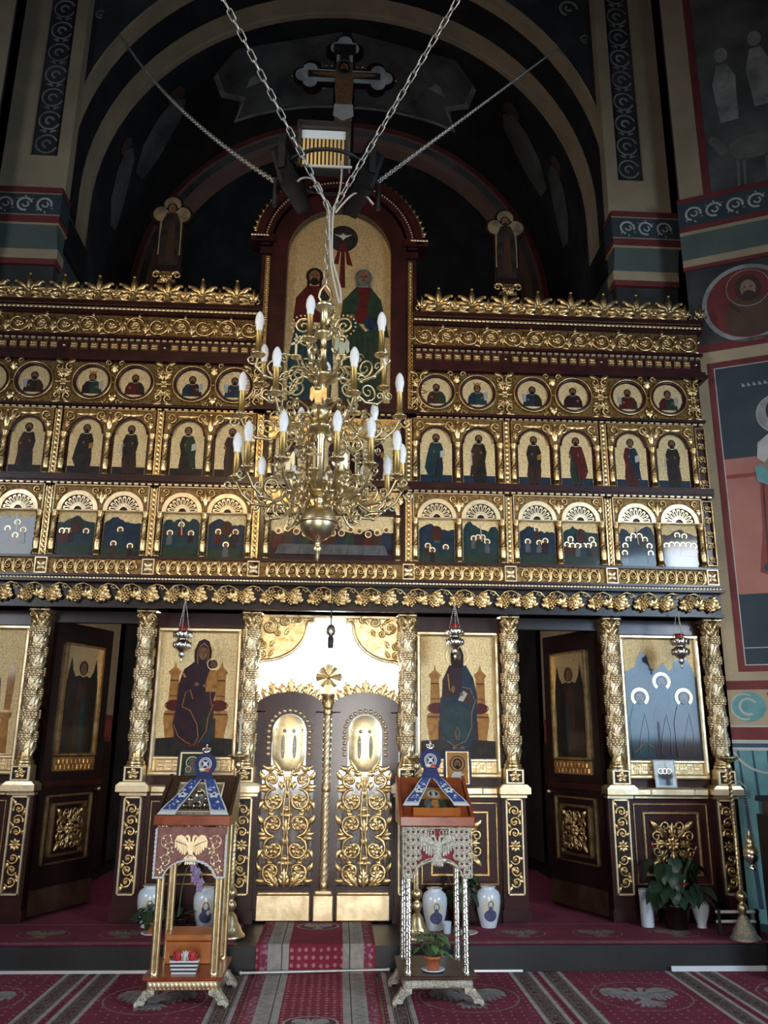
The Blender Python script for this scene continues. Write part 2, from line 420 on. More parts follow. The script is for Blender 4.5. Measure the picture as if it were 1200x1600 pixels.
# inner rib (pinkish) and apse wall behind
b = MB()
b.mat('plaster_pink'); b.arcband(0, 7.95, 2.76, R, YV, YV+.25, 0, pi, 40)
b.mat('plaster_red'); b.arcband(0, 7.95, 3.03, 3.09, YV-.02, YV, 0, pi, 40)
b.mat('fresco_dim'); b.arcband(0, 7.95, 2.88, 2.97, YV-.012, YV, 0, pi, 40)
for s in (-1, 1):
    b.mat('plaster_pink'); b.box(s*2.76, s*R, YV, YV+.25, 4.5, 7.95)
    b.mat('fresco_dim'); b.box(s*2.86, s*2.98, YV-.012, YV, 4.5, 7.95)
struct(b.build('trim_3'))
b = MB().mat('plaster_black')      # half-dome apse
nn = 20; vv = []; fs = []
rows = [(2.76, 0), (2.76, 7.95)]+[(2.76*cos(pi/2*k/8), 7.95+2.76*sin(pi/2*k/8)) for k in range(1, 9)]
for r_, z_ in rows:
    for i in range(nn+1):
        a = pi*i/nn; vv.append((r_*cos(a), YV+.25+r_*sin(a)*.88, z_))
for k in range(len(rows)-1):
    for i in range(nn):
        fs.append((k*(nn+1)+i, k*(nn+1)+i+1, (k+1)*(nn+1)+i+1, (k+1)*(nn+1)+i))
b.add(vv, fs, True); struct(b.build('wall_apse_dome'))

# ---- painted figures on the vault and apse (flat fresco layers)
def curve_fill(b, pts, ymap): b.add([ymap(x, z) for x, z in pts], [tuple(range(len(pts)))])
def on_vault(u, y):          # u: angle from the crown, radius just inside the vault
    r = R-.035
    return (r*sin(u), y, ZC+r*cos(u))
def vault_poly(b, pts, m):   # pts as (angle, y); fan subdivided so it follows the curve
    b.mat(m)
    cu = sum(p[0] for p in pts)/len(pts); cy = sum(p[1] for p in pts)/len(pts)
    n_ = len(pts); K = 4; vv = [on_vault(cu, cy)]
    for k in range(1, K+1):
        t = k/K
        vv += [on_vault(cu+(u-cu)*t, cy+(y-cy)*t) for u, y in pts]
    fs = [(0, 1+i, 1+(i+1) % n_) for i in range(n_)]
    for k in range(K-1):
        o = 1+k*n_
        fs += [(o+i, o+n_+i, o+n_+(i+1) % n_, o+(i+1) % n_) for i in range(n_)]
    b.add(vv, fs, True)
b = MB()
for s in (-1, 1):
    def Q(*p): return [(s*u, y) for u, y in p]
    # cloud-edged scene at the crown, with a pale border line
    vault_poly(b, Q((.02,1.65),(.50,1.65),(.62,1.9),(.60,2.3),(.52,2.55),(.55,2.85),(.30,2.95),(.02,3.0)), 'fresco_dim')
    pth = [(.62,1.9),(.60,2.3),(.50,2.55),(.56,2.88),(.30,2.98),(0,3.04)]
    b.mat('fresco_grey')
    for i in range(len(pth)-1):
        (u0,y0),(u1,y1) = pth[i], pth[i+1]
        st = 4
        for k in range(st):
            ua, ya = u0+(u1-u0)*k/st, y0+(y1-y0)*k/st; ub, yb = u0+(u1-u0)*(k+1)/st, y0+(y1-y0)*(k+1)/st
            r2 = R-.045
            def V(u, y): return (s*r2*sin(u), y, ZC+r2*cos(u))
            du, dy = .012, .035
            b.add([V(ua-du,ya-dy*.4),V(ub-du,yb-dy*.4),V(ub+du,yb+dy),V(ua+du,ya+dy)], [(0,1,2,3)])
    # seated robed figures inside the scene
    for (u, y, sc, mm) in ((.30, 2.35, 1.0, 'fresco_brown'), (.44, 2.1, .7, 'fresco_grey'), (.14, 2.4, .8, 'fresco_grey')):
        vault_poly(b, [(s*(u+sc*du), y+sc*dy) for du, dy in ((-.07,.35),(.07,.38),(.09,.1),(.05,-.15),(.02,-.3),(-.03,-.3),(-.06,-.12),(-.09,.1))], mm)
    # tall angel with wings lower on the vault
    for (u, y, sc) in ((.95, 2.3, 1.0), (1.28, 2.2, .9)):
        vault_poly(b, [(s*(u+sc*du), y+sc*dy) for du, dy in ((.20,.25),(.22,.0),(.12,-.22),(.0,-.35),(-.10,-.42),(-.16,-.3),(-.14,-.1),(-.05,.1),(.06,.25))], 'fresco_dim')
        vault_poly(b, [(s*(u-.12*sc+.05*sc*cos(a)), y-.45*sc+.12*sc*sin(a)) for a in [k*pi/5 for k in range(10)]], 'fresco_brown')
ob = struct(b.build('wall_vault_fresco'))
b = MB()
for s in (-1, 1):       # winged figures on the apse wall, seen beside the top icon
    bx_, yy = s*1.35, YV+.25+2.76*.88*.72
    def P(m, pts, dy=0): b.mat(m); b.poly([(bx_+s*x, z) for x, z in pts], yy-.12-dy)
    P('fresco_dim', [(-.05,5.6),(.55,5.6),(.62,6.6),(.48,7.4),(.30,7.75),(.10,7.5),(.02,6.7)])
    P('fresco_grey', [(.50,6.9),(.75,7.6),(.78,8.15),(.55,8.4),(.30,8.25),(.42,7.8)], .01)
    P('fresco_brown', [(.12+.15*cos(k*pi/6), 7.75+.18*sin(k*pi/6)) for k in range(12)], .02)
    b.mat('fresco_grey'); b.ring(bx_+s*.12, 7.77, .30, .325, yy-.15, n=24)
struct(b.build('wall_apse_fresco'))

# ---- pilasters either side of the arch
def scrollband(b, x0, x1, z0, z1, y, m, step=None):
    """painted running scroll, flat"""
    h = z1-z0; step = step or h*.9; n_ = max(1, int(round((x1-x0)/step))); st = (x1-x0)/n_
    b.mat(m)
    for i in range(n_):
        cx = x0+st*(i+.5); cz = (z0+z1)/2; r_ = min(st, h)*.42; f = 1 if i % 2 else -1
        b.ring(cx, cz, r_*.72, r_, y, f*.3, f*.3+1.5*pi, 12)
        b.ring(cx+.1*r_, cz, r_*.25, r_*.45, y, pi, 2.4*pi, 9)
        for k in range(3):
            a = f*(.6+k*.9); x, z = cx+r_*1.02*cos(a), cz+r_*1.02*sin(a)
            b.poly([(x-.12*r_, z), (x+.35*r_*cos(a+.5), z+.35*r_*sin(a+.5)), (x+.12*r_, z+.1*r_)], y)
for s, nm in ((-1, 'wall_pilaster_left'), (1, 'wall_pilaster_right')):
    b = MB()
    xa, xb = s*2.985, s*3.70; Y0 = .30
    b.mat('plaster_dark'); b.box(xa+s*.03, xb, Y0+.03, YA+.02, .185, 6.45)
    b.mat('plaster_red'); b.box(xa, xb, Y0-.02, YA+.02, 6.45, 6.51)
    b.mat('plaster_cream'); b.box(xa-s*.01, xb, Y0-.03, YA+.02, 6.51, 6.62)
    b.mat('plaster_green')
    if s < 0: X0, X1 = xb, xa
    else: X0, X1 = xa, xb
    b.add([(X0,Y0-.02,6.62),(X1,Y0-.02,6.62),(X1,Y0-.10,6.86),(X0,Y0-.10,6.86),(X0,YA,6.62),(X1,YA,6.62),(X1,YA,6.86),(X0,YA,6.86)],
          [(0,1,2,3),(0,3,7,4),(1,5,6,2),(3,2,6,7),(0,4,5,1)])
    b.mat('plaster_cream'); b.box(X0-.02, X1+.02, Y0-.11, YA, 6.86, 6.885)
    b.mat('plaster_red'); b.box(X0-.02, X1+.02, Y0-.12, YA, 6.885, 6.96); b.box(X0-.02, X1+.02, Y0-.12, YA, 7.24, 7.31)
    b.mat('fresco_navy'); b.box(X0-.02, X1+.02, Y0-.115, YA, 6.96, 7.24)
    scrollband(b, X0+.05, X1-.05, 6.99, 7.21, Y0-.118, 'fresco_white')
    b.mat('plaster_cream'); b.box(X0-.02, X1+.02, Y0-.125, YA, 6.965, 6.975); b.box(X0-.02, X1+.02, Y0-.125, YA, 7.225, 7.235)
    # shaft with the sunk ornament panel
    pa, pb = s*3.12, s*3.42
    if s < 0: pa, pb = pb, pa
    b.mat('plaster_cream'); b.box(X0, pa, Y0, YA, 7.31, 13.2); b.box(pb, X1, Y0, YA, 7.31, 13.2); b.box(pa, pb, Y0, YA, 7.31, 7.80)
    b.mat('plaster_dark'); b.box(pa, pb, Y0+.04, YA, 7.80, 13.2)
    b.mat('fresco_grey')
    z = 7.98
    while z < 12.8:
        b.ring((pa+pb)/2, z, .105, .125, Y0+.037, .35, 2*pi-.35, 18); b.ring((pa+pb)/2, z, .03, .055, Y0+.037, 0, 1.5*pi, 10)
        for f in (-1, 1):
            b.poly([((pa+pb)/2+f*.02, z+.14), ((pa+pb)/2+f*.10, z+.18), ((pa+pb)/2+f*.03, z+.19)], Y0+.037)
        z += .31
    struct(b.build(nm))

# ---- spandrel arabesques above the arch
b = MB().mat('fresco_grey')
for s in (-1, 1):
    for i, (x, z, r_) in enumerate(((2.72,10.35,.12),(2.55,10.75,.16),(2.85,10.8,.10),(2.3,11.0,.14),(2.75,11.2,.2),(1.9,11.25,.12),(2.35,11.5,.2),(2.9,9.9,.06),(2.9,11.6,.12))):
        b.ring(s*x, z, r_*.72, r_, YA-.004, i, i+4.4, 12); b.ring(s*x, z, r_*.2, r_*.42, YA-.004, i+2, i+6, 8)
struct(b.build('wall_spandrel_fresco'))

# ---- angled side walls with frescoes
def build_side_wall(name, mirror):
    b = MB(); U = 3.1
    b.mat('plaster_dark'); b.box(.065, U, 0, .25, 0, 13.2)
    def q(m, u0, u1, z0, z1, d=.003): b.mat(m); b.box(u0, u1, -d, .01, z0, z1)
    # dado curtain, scroll band, lines
    q('fresco_teal', .065, U, .185, 1.60, .004); q('fresco_white', .065, U, 1.60, 1.625); q('fresco_blue', .065, U, 1.625, 1.66)
    q('fresco_white', .065, U, 1.66, 1.69, .004); q('plaster_red', .065, U, 1.69, 1.80, .004); q('fresco_white', .065, U, 1.80, 1.815, .004)
    q('plaster_cream', .065, U, 1.815, 2.13); q('plaster_red', .065, U, 2.13, 2.21, .005)
    for k in range(5):
        u = .35+.6*k
        b.mat('fresco_teal'); b.ell(u-.12, 1.98, .15, .135, -.005, 18); b.mat('fresco_white'); b.ring(u-.12, 1.98, .06, .08, -.006, .5, 5.2, 12); b.ring(u-.15, 1.98, .105, .12, -.006, 1, 5, 14)
        b.mat('fresco_cloak'); b.poly([(u+.04,2.10),(u+.34,2.10),(u+.30,1.95),(u+.20,1.88),(u+.10,1.96)], -.005)
        b.mat('fresco_white'); b.ring(u+.19, 2.04, .04, .055, -.006, 3.3, 6.1, 10)
        # swag folds on the painted dado curtain
        b.mat('fresco_blue')
        for j in range(5): b.poly([(u-.25+.12*j,1.60),(u-.235+.12*j,1.60),(u-.16+.10*j,.3),(u-.20+.10*j,.3)], -.006)
        b.mat('fresco_white'); b.ring(u, 1.72, .30, .32, -.007, pi*1.14, pi*1.86, 14)
    q('plaster_cream', .065, U, 2.21, 5.49, .003); q('plaster_red', .065, U, 5.49, 5.58, .006)
    for u0, u1 in ((.18, 1.55), (1.75, 3.0)):
        q('plaster_red', u0, u1, 2.29, 5.365, .005); q('fresco_white', u0+.06, u1-.06, 2.345, 5.30, .006)
        q('fresco_navy', u0+.07, u1-.07, 4.33, 5.29, .007); q('fresco_salmon', u0+.07, u1-.07, 3.0, 4.33, .007)
        q('fresco_cloak', u0+.07, u1-.07, 4.13, 4.17, .008)
        q('fresco_navy', u0+.07, u1-.07, 2.355, 3.0, .007); q('fresco_white', u0+.07, u1-.07, 2.50, 2.508, .008)
        c = u0+.50; y = -.010      # standing warrior saint
        def P(m, pts, d=0): b.mat(m); b.poly([(c+x, z) for x, z in pts], y-d)
        P('fresco_cloak', [(-.13,4.2),(.3,4.25),(.32,3.3),(.2,3.05),(-.02,3.1),(-.22,3.2),(-.16,3.6)])
        P('fresco_blue', [(-.2,3.22),(-.12,3.2),(.1,3.5),(.04,3.58)], .001)
        P('fresco_tan', [(-.05,2.72),(.04,3.55),(.12,3.55),(.06,2.72),(.02,2.58),(-.08,2.56),(-.10,2.66)], .002)
        P('fresco_tan', [(.14,3.55),(.26,3.55),(.24,2.75),(.28,2.62),(.16,2.62)], .002)
        P('fresco_teal', [(-.04,3.85),(.32,3.85),(.36,3.5),(-.06,3.48)], .003)
        P('fresco_skin', [(-.03,4.0),(.31,4.0),(.33,3.82),(-.05,3.80)], .004)
        P('fresco_tan', [(-.12,4.42),(.05,4.58),(.2,4.58),(.36,4.42),(.33,3.98),(-.04,3.98),(-.10,4.25)], .0035)
        P('fresco_white', [(-.14,4.30),(-.12,4.46),(-.02,4.54),(.04,4.46),(.0,4.34),(-.08,4.26)], .0045)
        for k in range(7): P('fresco_brown', [(-.03+.05*k,3.99),(-.02+.05*k,3.99),(-.025+.05*k,3.84),(-.035+.05*k,3.84)], .006); P('fresco_white', [(-.05+.055*k,3.50),(-.025+.055*k,3.56),(.0+.055*k,3.50),(-.025+.055*k,3.46)], .006)
        for k in range(4): P('fresco_brown', [(-.12+.07*k,4.05-.25*k/3),(-.105+.07*k,4.05-.25*k/3),(-.14+.06*k,3.2),(-.155+.06*k,3.2)], .0005)
        for k in range(3): P('fresco_white', [(-.065+.035*k,3.4),(-.058+.035*k,3.4),(-.07+.03*k,2.75),(-.077+.03*k,2.75)], .0045)
        P('fresco_teal', [(-.17,4.22),(-.10,4.24),(-.02,4.10),(.12,4.12),(.12,4.02),(-.02,4.0),(-.16,4.08)], .005)
        P('fresco_cloak', [(.0,4.42),(.14,4.48),(.16,4.2),(.10,4.12),(-.02,4.12)], .0055)
        b.mat('fresco_white'); b.ring(c+.10, 4.74, .195, .205, y, n=28); b.mat('fresco_grey'); b.ring(c+.10, 4.74, 0.05, .195, y+.001, n=28)
        b.mat('fresco_hair'); b.ell(c+.10, 4.77, .115, .135, y-.002, 18)
        b.mat('fresco_skin'); b.ell(c+.11, 4.73, .085, .115, y-.003, 18); P('fresco_skin', [(.06,4.62),(.16,4.62),(.18,4.52),(.04,4.52)], .003)
        b.mat('fresco_hair')
        for dx in (-.032, .032): b.ell(c+.115+dx, 4.755, .018, .008, y-.004, 8); b.ell(c+.115+dx, 4.775, .024, .005, y-.004, 8)
        b.poly([(c+.11,4.75),(c+.118,4.75),(c+.125,4.705),(c+.108,4.705)], y-.004); b.ell(c+.115, 4.685, .024, .006, y-.004, 8)
        b.mat('fresco_grey')
        for k in range(5): b.poly([(c-.20+.05*k,5.06),(c-.17+.05*k,5.06),(c-.17+.05*k,5.07),(c-.185+.05*k,5.09),(c-.20+.05*k,5.10)], y)
    # medallion zone with the round portrait
    b.mat('fresco_grey'); b.ring(.62, 5.97, .385, .43, -.006, n=36)
    b.mat('plaster_red'); b.ell(.62, 5.97, .385, .385, -.005, 36)
    b.mat('fresco_brown'); b.poly([(.40,5.68),(.42,5.9),(.52,6.03),(.76,6.03),(.88,5.88),(.88,5.70),(.76,5.61),(.52,5.61)], -.006)
    b.mat('fresco_grey'); b.ring(.64, 6.13, .20, .208, -.007, n=24)
    b.mat('fresco_hair'); b.ell(.64, 6.13, .12, .15, -.008, 18); b.mat('fresco_skin'); b.ell(.64, 6.12, .075, .10, -.009, 16)
    b.mat('fresco_hair'); b.ell(.64, 6.05, .06, .05, -.010, 12)
    for dx in (-.03, .03): b.ell(.64+dx, 6.14, .014, .007, -.010, 8)
    b.poly([(.44,5.98),(.46,6.0),(.56,5.88),(.54,5.86)], -.008)
    # cornice
    def mould(m, z0, z1, d0, d1=None):
        d1 = d0 if d1 is None else d1
        b.mat(m); b.add([(.05,-d0,z0),(U,-d0,z0),(U,-d1,z1),(.05,-d1,z1),(.05,.01,z0),(U,.01,z0),(U,.01,z1),(.05,.01,z1)],
                        [(0,1,2,3),(0,3,7,4),(1,5,6,2),(3,2,6,7),(0,4,5,1)])
    mould('plaster_red', 6.44, 6.48, .02); mould('plaster_cream', 6.48, 6.56, .03); mould('plaster_green', 6.56, 6.80, .03, .11)
    mould('plaster_cream', 6.80, 6.84, .115); mould('plaster_red', 6.84, 6.90, .12); mould('fresco_navy', 6.90, 7.18, .115); mould('plaster_red', 7.18, 7.24, .12)
    scrollband(b, .1, 2.95, 6.93, 7.15, -.118, 'fresco_white')
    # upper lunette: cream margin, red line, pastoral scene with sheep
    q('plaster_cream', .08, .32, 7.24, 13, .004); q('plaster_red', .32, .40, 7.24, 13, .005)
    q('fresco_dim', .40, U, 7.24, 13, .003)
    b.mat('mural_sheep')
    for (u, z, k) in ((.82, 7.75, 1.0), (1.35, 7.85, .8)):
        def S(pts): b.poly([(u+x*k, z+zz*k) for x, zz in pts], -.006)
        S([(-.20,.0),(-.18,.12),(-.05,.17),(.15,.17),(.28,.10),(.30,-.05),(.18,-.12),(-.12,-.12)])
        S([(-.20,.02),(-.28,.20),(-.36,.26),(-.40,.20),(-.34,.10),(-.28,-.02)])
        for x in (-.14, -.08, .14, .22): S([(x,-.10),(x+.03,-.10),(x+.01,-.42),(x-.015,-.42)])
    b.mat('fresco_grey')
    for (u, z) in ((.65, 8.6), (1.0, 8.7), (1.5, 8.65)):
        b.poly([(u-.08,z-.45),(u+.10,z-.45),(u+.12,z+.1),(u+.05,z+.3),(u-.06,z+.3),(u-.12,z+.05)], -.005); b.ell(u, z+.42, .07, .1, -.005, 12)
    me = b.mesh(name)
    return struct(inst(name, me, None, ((-1 if mirror else 1)*3.58, 0, 0), (0, 0, radians(26 if mirror else -26)), (-1 if mirror else 1, 1, 1)))
build_side_wall('wall_right_angled', False)
build_side_wall('wall_left_angled', True)

# ---- altar room seen through the side doors: inner walls with a painted band
for s, nm in ((-1, 'wall_altar_left'), (1, 'wall_altar_right')):
    b = MB()
    b.mat('plaster_cream'); b.box(s*2.76, s*3.0, .55, 3.4, 1.9, 4.4)
    b.mat('plaster_red'); b.box(s*2.755, s*3.0, .55, 3.4, 1.62, 1.68); b.box(s*2.755, s*3.0, .55, 3.4, 1.88, 1.94)
    b.mat('fresco_cloak'); b.box(s*2.76, s*3.0, .55, 3.4, 1.68, 1.88)
    b.mat('dark_wood'); b.box(s*2.74, s*3.0, .55, 3.4, .185, 1.62)
    struct(b.build(nm))
# ================================================================ carved ornament (shared meshes)
def spiral(cx, cz, r, a0, turns, d=1, n=26, rin=.14, y=0.0):
    out_ = []
    for i in range(n+1):
        t = i/n; a = a0+d*2*pi*turns*t; rr = r*((1-t)*(1-rin)+rin)
        out_.append((cx+rr*cos(a), y, cz+rr*sin(a)))
    return out_
def taper(n, a, b): return [a+(b-a)*i/(n-1) for i in range(n)]
def rosette(b, x, z, r, y=0.0, n=6, a0=0.0):
    for k in range(n): b.leaf(x+.18*r*cos(a0+2*pi*k/n), z+.18*r*sin(a0+2*pi*k/n), a0+2*pi*k/n, .85*r, 1.0*r*sin(pi/n)*1.6, .28*r, y)
    b.dome(x, z, .28*r, .34*r, y-.10*r, 7)
def acanthus(b, x, z, a, L, W, y=0.0, n=3, bend=0.0, h=None):
    for k in range(n, 0, -1):
        t = .12+.62*(k-1)/n; px, pz = x+L*t*cos(a+bend*t*.5), z+L*t*sin(a+bend*t*.5)
        for f in (-1, 1):
            b.leaf(px, pz, a+bend*t+f*(.95-.1*k), L*(.52-.06*k), W*.42, h, y, -f*.5)
    b.leaf(x, z, a, L, W*.5, h, y-.004, bend)
def scroll_into(b, cx, cz, R_, f=1, turns=1.55, y=0.0, tr=.075, leaves=True, a0=None):
    a0 = radians(205) if a0 is None else a0
    a0 = a0 if f > 0 else -a0
    p = spiral(cx, cz, R_, a0, turns, -f, 22, .22, y-.45*tr*R_*2)
    b.tube(p, taper(23, tr*R_*1.35, tr*R_*.8), 5)
    if leaves:
        for k, (da, L) in enumerate(((.5, .55), (1.5, .5), (2.6, .55), (3.7, .45))):
            a = a0-f*da
            b.leaf(cx+R_*.95*cos(a), cz+R_*.95*sin(a), a-f*1.1, L*R_, .34*R_, .12*R_, y, f*.9)
        for da in (2.0, 4.2, 5.6):
            a = a0-f*da
            b.leaf(cx+R_*.66*cos(a), cz+R_*.66*sin(a), a-f*1.9, .42*R_, .26*R_, .12*R_, y-.01*R_, f*.8)
    rosette(b, cx, cz, .36*R_, y-.05*R_, 5)
def mk(fn, m='gold'):
    b = MB().mat(m); fn(b); return b.mesh(fn.__name__.replace('m_', ''))

def m_palmette(b):
    for a, L in ((90,.185),(62,.165),(118,.165),(36,.14),(144,.14),(10,.105),(170,.105)):
        aa = radians(a); f = 1 if a < 90 else (-1 if a > 90 else 0)
        b.leaf(.018*cos(aa), .062+.018*sin(aa), aa, L*.93, .066, .030, -.012, -f*.75); b.dome(.018*cos(aa)+L*.86*cos(aa-f*.42), .062+.018*sin(aa)+L*.86*sin(aa-f*.42), .017, .02, -.022, 6)
    for f in (-1, 1):
        b.tube(spiral(f*.092, .052, .045, pi/2 if f > 0 else pi/2, 1.2, f, 16, .2, -.02), taper(17, .013, .008), 5)
        b.dome(f*.092, .052, .014, .016, -.02, 6)
        b.leaf(f*.03, .012, radians(8) if f > 0 else radians(172), .10, .04, .02, -.01)
    b.bev(-.03, .03, -.045, 0, .0, .07, .012); b.dome(0, .075, .022, .025, -.03)
    b.box(-.165, .165, -.02, 0, -.004, .022)
PALMETTE = mk(m_palmette)
def m_bud(b):
    for a, L in ((90,.13),(58,.10),(122,.10)):
        b.leaf(0, .05, radians(a), L, .042, .02, -.014)
    for f in (-1, 1):
        b.tube(spiral(f*.034, .05, .032, -pi/2, .9, f, 12, .3, -.018), taper(13, .011, .007), 5)
    b.dome(0, .045, .024, .03, -.015)
PALMETTE_SMALL = mk(m_bud)
def m_scroll(b): scroll_into(b, 0, 0, .102, tr=.10)
SCROLL = mk(m_scroll)
def m_filler(b):
    acanthus(b, 0, -.085, pi/2, .17, .085, -.004, 2)
LEAFSPRAY = mk(m_filler)
def m_rosette(b): rosette(b, 0, 0, .03, 0, 6)
ROSETTE = mk(m_rosette)
def m_block(b):
    b.bev(-.034, .034, -.022, 0, -.034, .034, .008)
    for k in range(4): b.leaf(0, 0, pi/4+k*pi/2, .034, .026, .010, -.022)
BLOCK = mk(m_block)
def m_grapes(b):
    random.seed(3)
    b.leaf(0, -.005, -pi/2, .09, .06, .015, 0)
    for row, (z, k) in enumerate(((0,3),(-.018,4),(-.036,4),(-.054,3),(-.071,2),(-.086,1))):
        for i in range(k):
            x = (i-(k-1)/2)*.019
            b.ico((x, -.018-.012*(1-abs(i-(k-1)/2)/2), z), .0112)
    for z, k in ((-.012,2),(-.030,3),(-.048,2),(-.064,1)):
        for i in range(k): b.ico(((i-(k-1)/2)*.019, -.036, z), .011)
GRAPES = mk(m_grapes)
def m_vineleaf(b):
    for a, L in ((90,.075),(45,.062),(135,.062),(0,.05),(180,.05)):
        b.leaf(0, 0, radians(a), L, .05, .014, -.02)
    b.dome(0, 0, .013, .012, -.024)
VINELEAF = mk(m_vineleaf)
def m_tendril(b):
    b.tube([(-.11,-.012,-.02),(-.06,-.03,.03),(0,-.03,.045),(.06,-.02,.02),(.11,-.012,-.02)], .0075, 5)
    b.tube(spiral(.03, .0, .034, pi/2, 1.2, -1, 14, .2, -.02), taper(15, .007, .004), 4)
    b.tube(spiral(-.05, .012, .026, 0, 1.1, 1, 12, .2, -.02), taper(13, .006, .004), 4)
TENDRIL = mk(m_tendril)
def m_guilloche(b):
    b.tube(spiral(-.006, 0, .042, radians(200), 1.1, -1, 14, .3, -.012), taper(15, .010, .006), 4)
    b.dome(-.002, .0, .014, .014, -.008, 6)
    b.leaf(.036, -.046, radians(75), .095, .036, .016, -.004, .7); b.leaf(.012, -.05, radians(20), .05, .028, .012, -.003, .5); b.leaf(-.03, .046, radians(-10), .05, .028, .012, -.003, -.5)
GUILLOCHE = mk(m_guilloche)
def m_squareframe(b):
    b.bev(-.052,.052,-.03,0,-.07,-.055,.004); b.bev(-.052,.052,-.03,0,.055,.07,.004)
    b.bev(-.052,-.040,-.03,0,-.07,.07,.004); b.bev(.040,.052,-.03,0,-.07,.07,.004)
    for k in range(4): b.leaf(0, 0, pi/4+k*pi/2, .05, .04, .014, -.004)
    b.dome(0, 0, .010, .014, -.01, 6)
SQUAREROSE = mk(m_squareframe, 'gold_pale')

def m_colonnette(b, h=.40, r=.024):
    b.lathe([(r*1.5,0),(r*1.5,.018),(r*1.25,.022),(r*1.3,.034),(r*.9,.042),(r*.9,h*.32),(r*1.15,h*.34),(r*1.15,h*.37),(r*.9,h*.39),
             (r*.88,h-.05),(r*1.1,h-.046),(r*1.05,h-.036),(r*1.5,h-.01),(r*1.55,h)], 10)
    for k in range(3):
        p = []
        for i in range(18):
            t = i/17; a = 2*pi*(k/3+1.3*t); p.append((r*.95*cos(a), r*.95*sin(a), h*.39+(h*.48)*t))
        b.tube(p, r*.22, 4, False)
    for k in range(5): 
        a = pi+pi*(k+.5)/5
        b.T = Matrix.Translation((0, 0, .05)) @ Matrix.Rotation(a+pi/2, 4, 'Z')
        b.leaf(0, 0, pi/2, h*.27, r*.9, r*.3, -r*.9)
    b.T = None
COLONNETTE = mk(m_colonnette)
def beadrow(b, x0, x1, z, y, r=.008, step=.02, long=1.0):
    n = max(1, int((x1-x0)/step))
    for i in range(n):
        x = x0+(x1-x0)*(i+.5)/n
        b.add([(x-r*long,y,z-r),(x+r*long,y,z-r),(x+r*long,y,z+r),(x-r*long,y,z+r),(x,y-r*1.2,z)], [(0,1,4),(1,2,4),(2,3,4),(3,0,4)], True)
def beadcol(b, x, z0, z1, y, r=.012, step=.03):
    n = max(1, int((z1-z0)/step))
    for i in range(n): b.dome(x, z0+(z1-z0)*(i+.5)/n, r, r, y, 6)
def archpoly(cx, w, z0, zs, n=14):
    return [(cx-w, z0), (cx+w, z0)]+[(cx+w*cos(pi*i/n), zs+w*sin(pi*i/n)) for i in range(n+1)]

# ---------------------------------------------------------------- icon painting helpers (flat painted layers)
class Paint:
    def __init__(s, b, cx, cz, sx, sz, y): s.b, s.cx, s.cz, s.sx, s.sz, s.y, s.k = b, cx, cz, sx, sz, y, 0
    def p(s, m, pts):
        s.k += 1; s.b.mat(m); s.b.poly([(s.cx+s.sx*x, s.cz+s.sz*z) for x, z in pts], s.y-.00035*s.k)
    def e(s, m, x, z, rx, rz, n=14, a0=0, a1=2*pi):
        s.k += 1; s.b.mat(m); s.b.ell(s.cx+s.sx*x, s.cz+s.sz*z, abs(s.sx)*rx, s.sz*rz, s.y-.00035*s.k, n, a0, a1)
    def halo(s, x, z, r, m='gold_pale', arc=(0, 2*pi), inner=.72):
        s.k += 1; s.b.mat(m); s.b.ring(s.cx+s.sx*x, s.cz+s.sz*z, s.sz*r*inner, s.sz*r, s.y-.00035*s.k, arc[0], arc[1], 16)
    def line(s, m, pts, w):
        s.k += 1; s.b.mat(m)
        P = [Vector((s.cx+s.sx*x, s.cz+s.sz*z)) for x, z in pts]
        vv = []
        for i in range(len(P)):
            d = (P[min(i+1, len(P)-1)]-P[max(i-1, 0)]).normalized(); n_ = Vector((-d.y, d.x))*w*s.sz/2
            vv += [(P[i].x+n_.x, s.y-.00035*s.k, P[i].y+n_.y), (P[i].x-n_.x, s.y-.00035*s.k, P[i].y-n_.y)]
        s.b.add(vv, [(2*i, 2*i+1, 2*i+3, 2*i+2) for i in range(len(P)-1)])
    def face(s, x, z, r, beard=True, hair='p_hair', skin='p_skin', veil=None):
        sx0 = s.sx; x = x*s.sx/s.sz if s.sz else x; s.sx = s.sz      # keep the head round on narrow panels
        s.e(veil or hair, x, z+.12*r, r*1.18, r*1.3)
        s.e(skin, x, z, r*.78, r*1.05)
        if beard: s.e(hair, x, z-.72*r, r*.55, r*.6)
        for f in (-1, 1):
            s.e('p_hair', x+f*.3*r, z+.18*r, r*.17, r*.08, 6); s.e('p_hair', x+f*.3*r, z+.36*r, r*.24, r*.05, 6)
        s.p('p_brown', [(x-.05*r,z+.12*r),(x+.05*r,z+.12*r),(x+.10*r,z-.22*r),(x-.08*r,z-.22*r)])
        s.e('p_red', x, z-.42*r, r*.2, r*.07, 6)
        s.sx = sx0

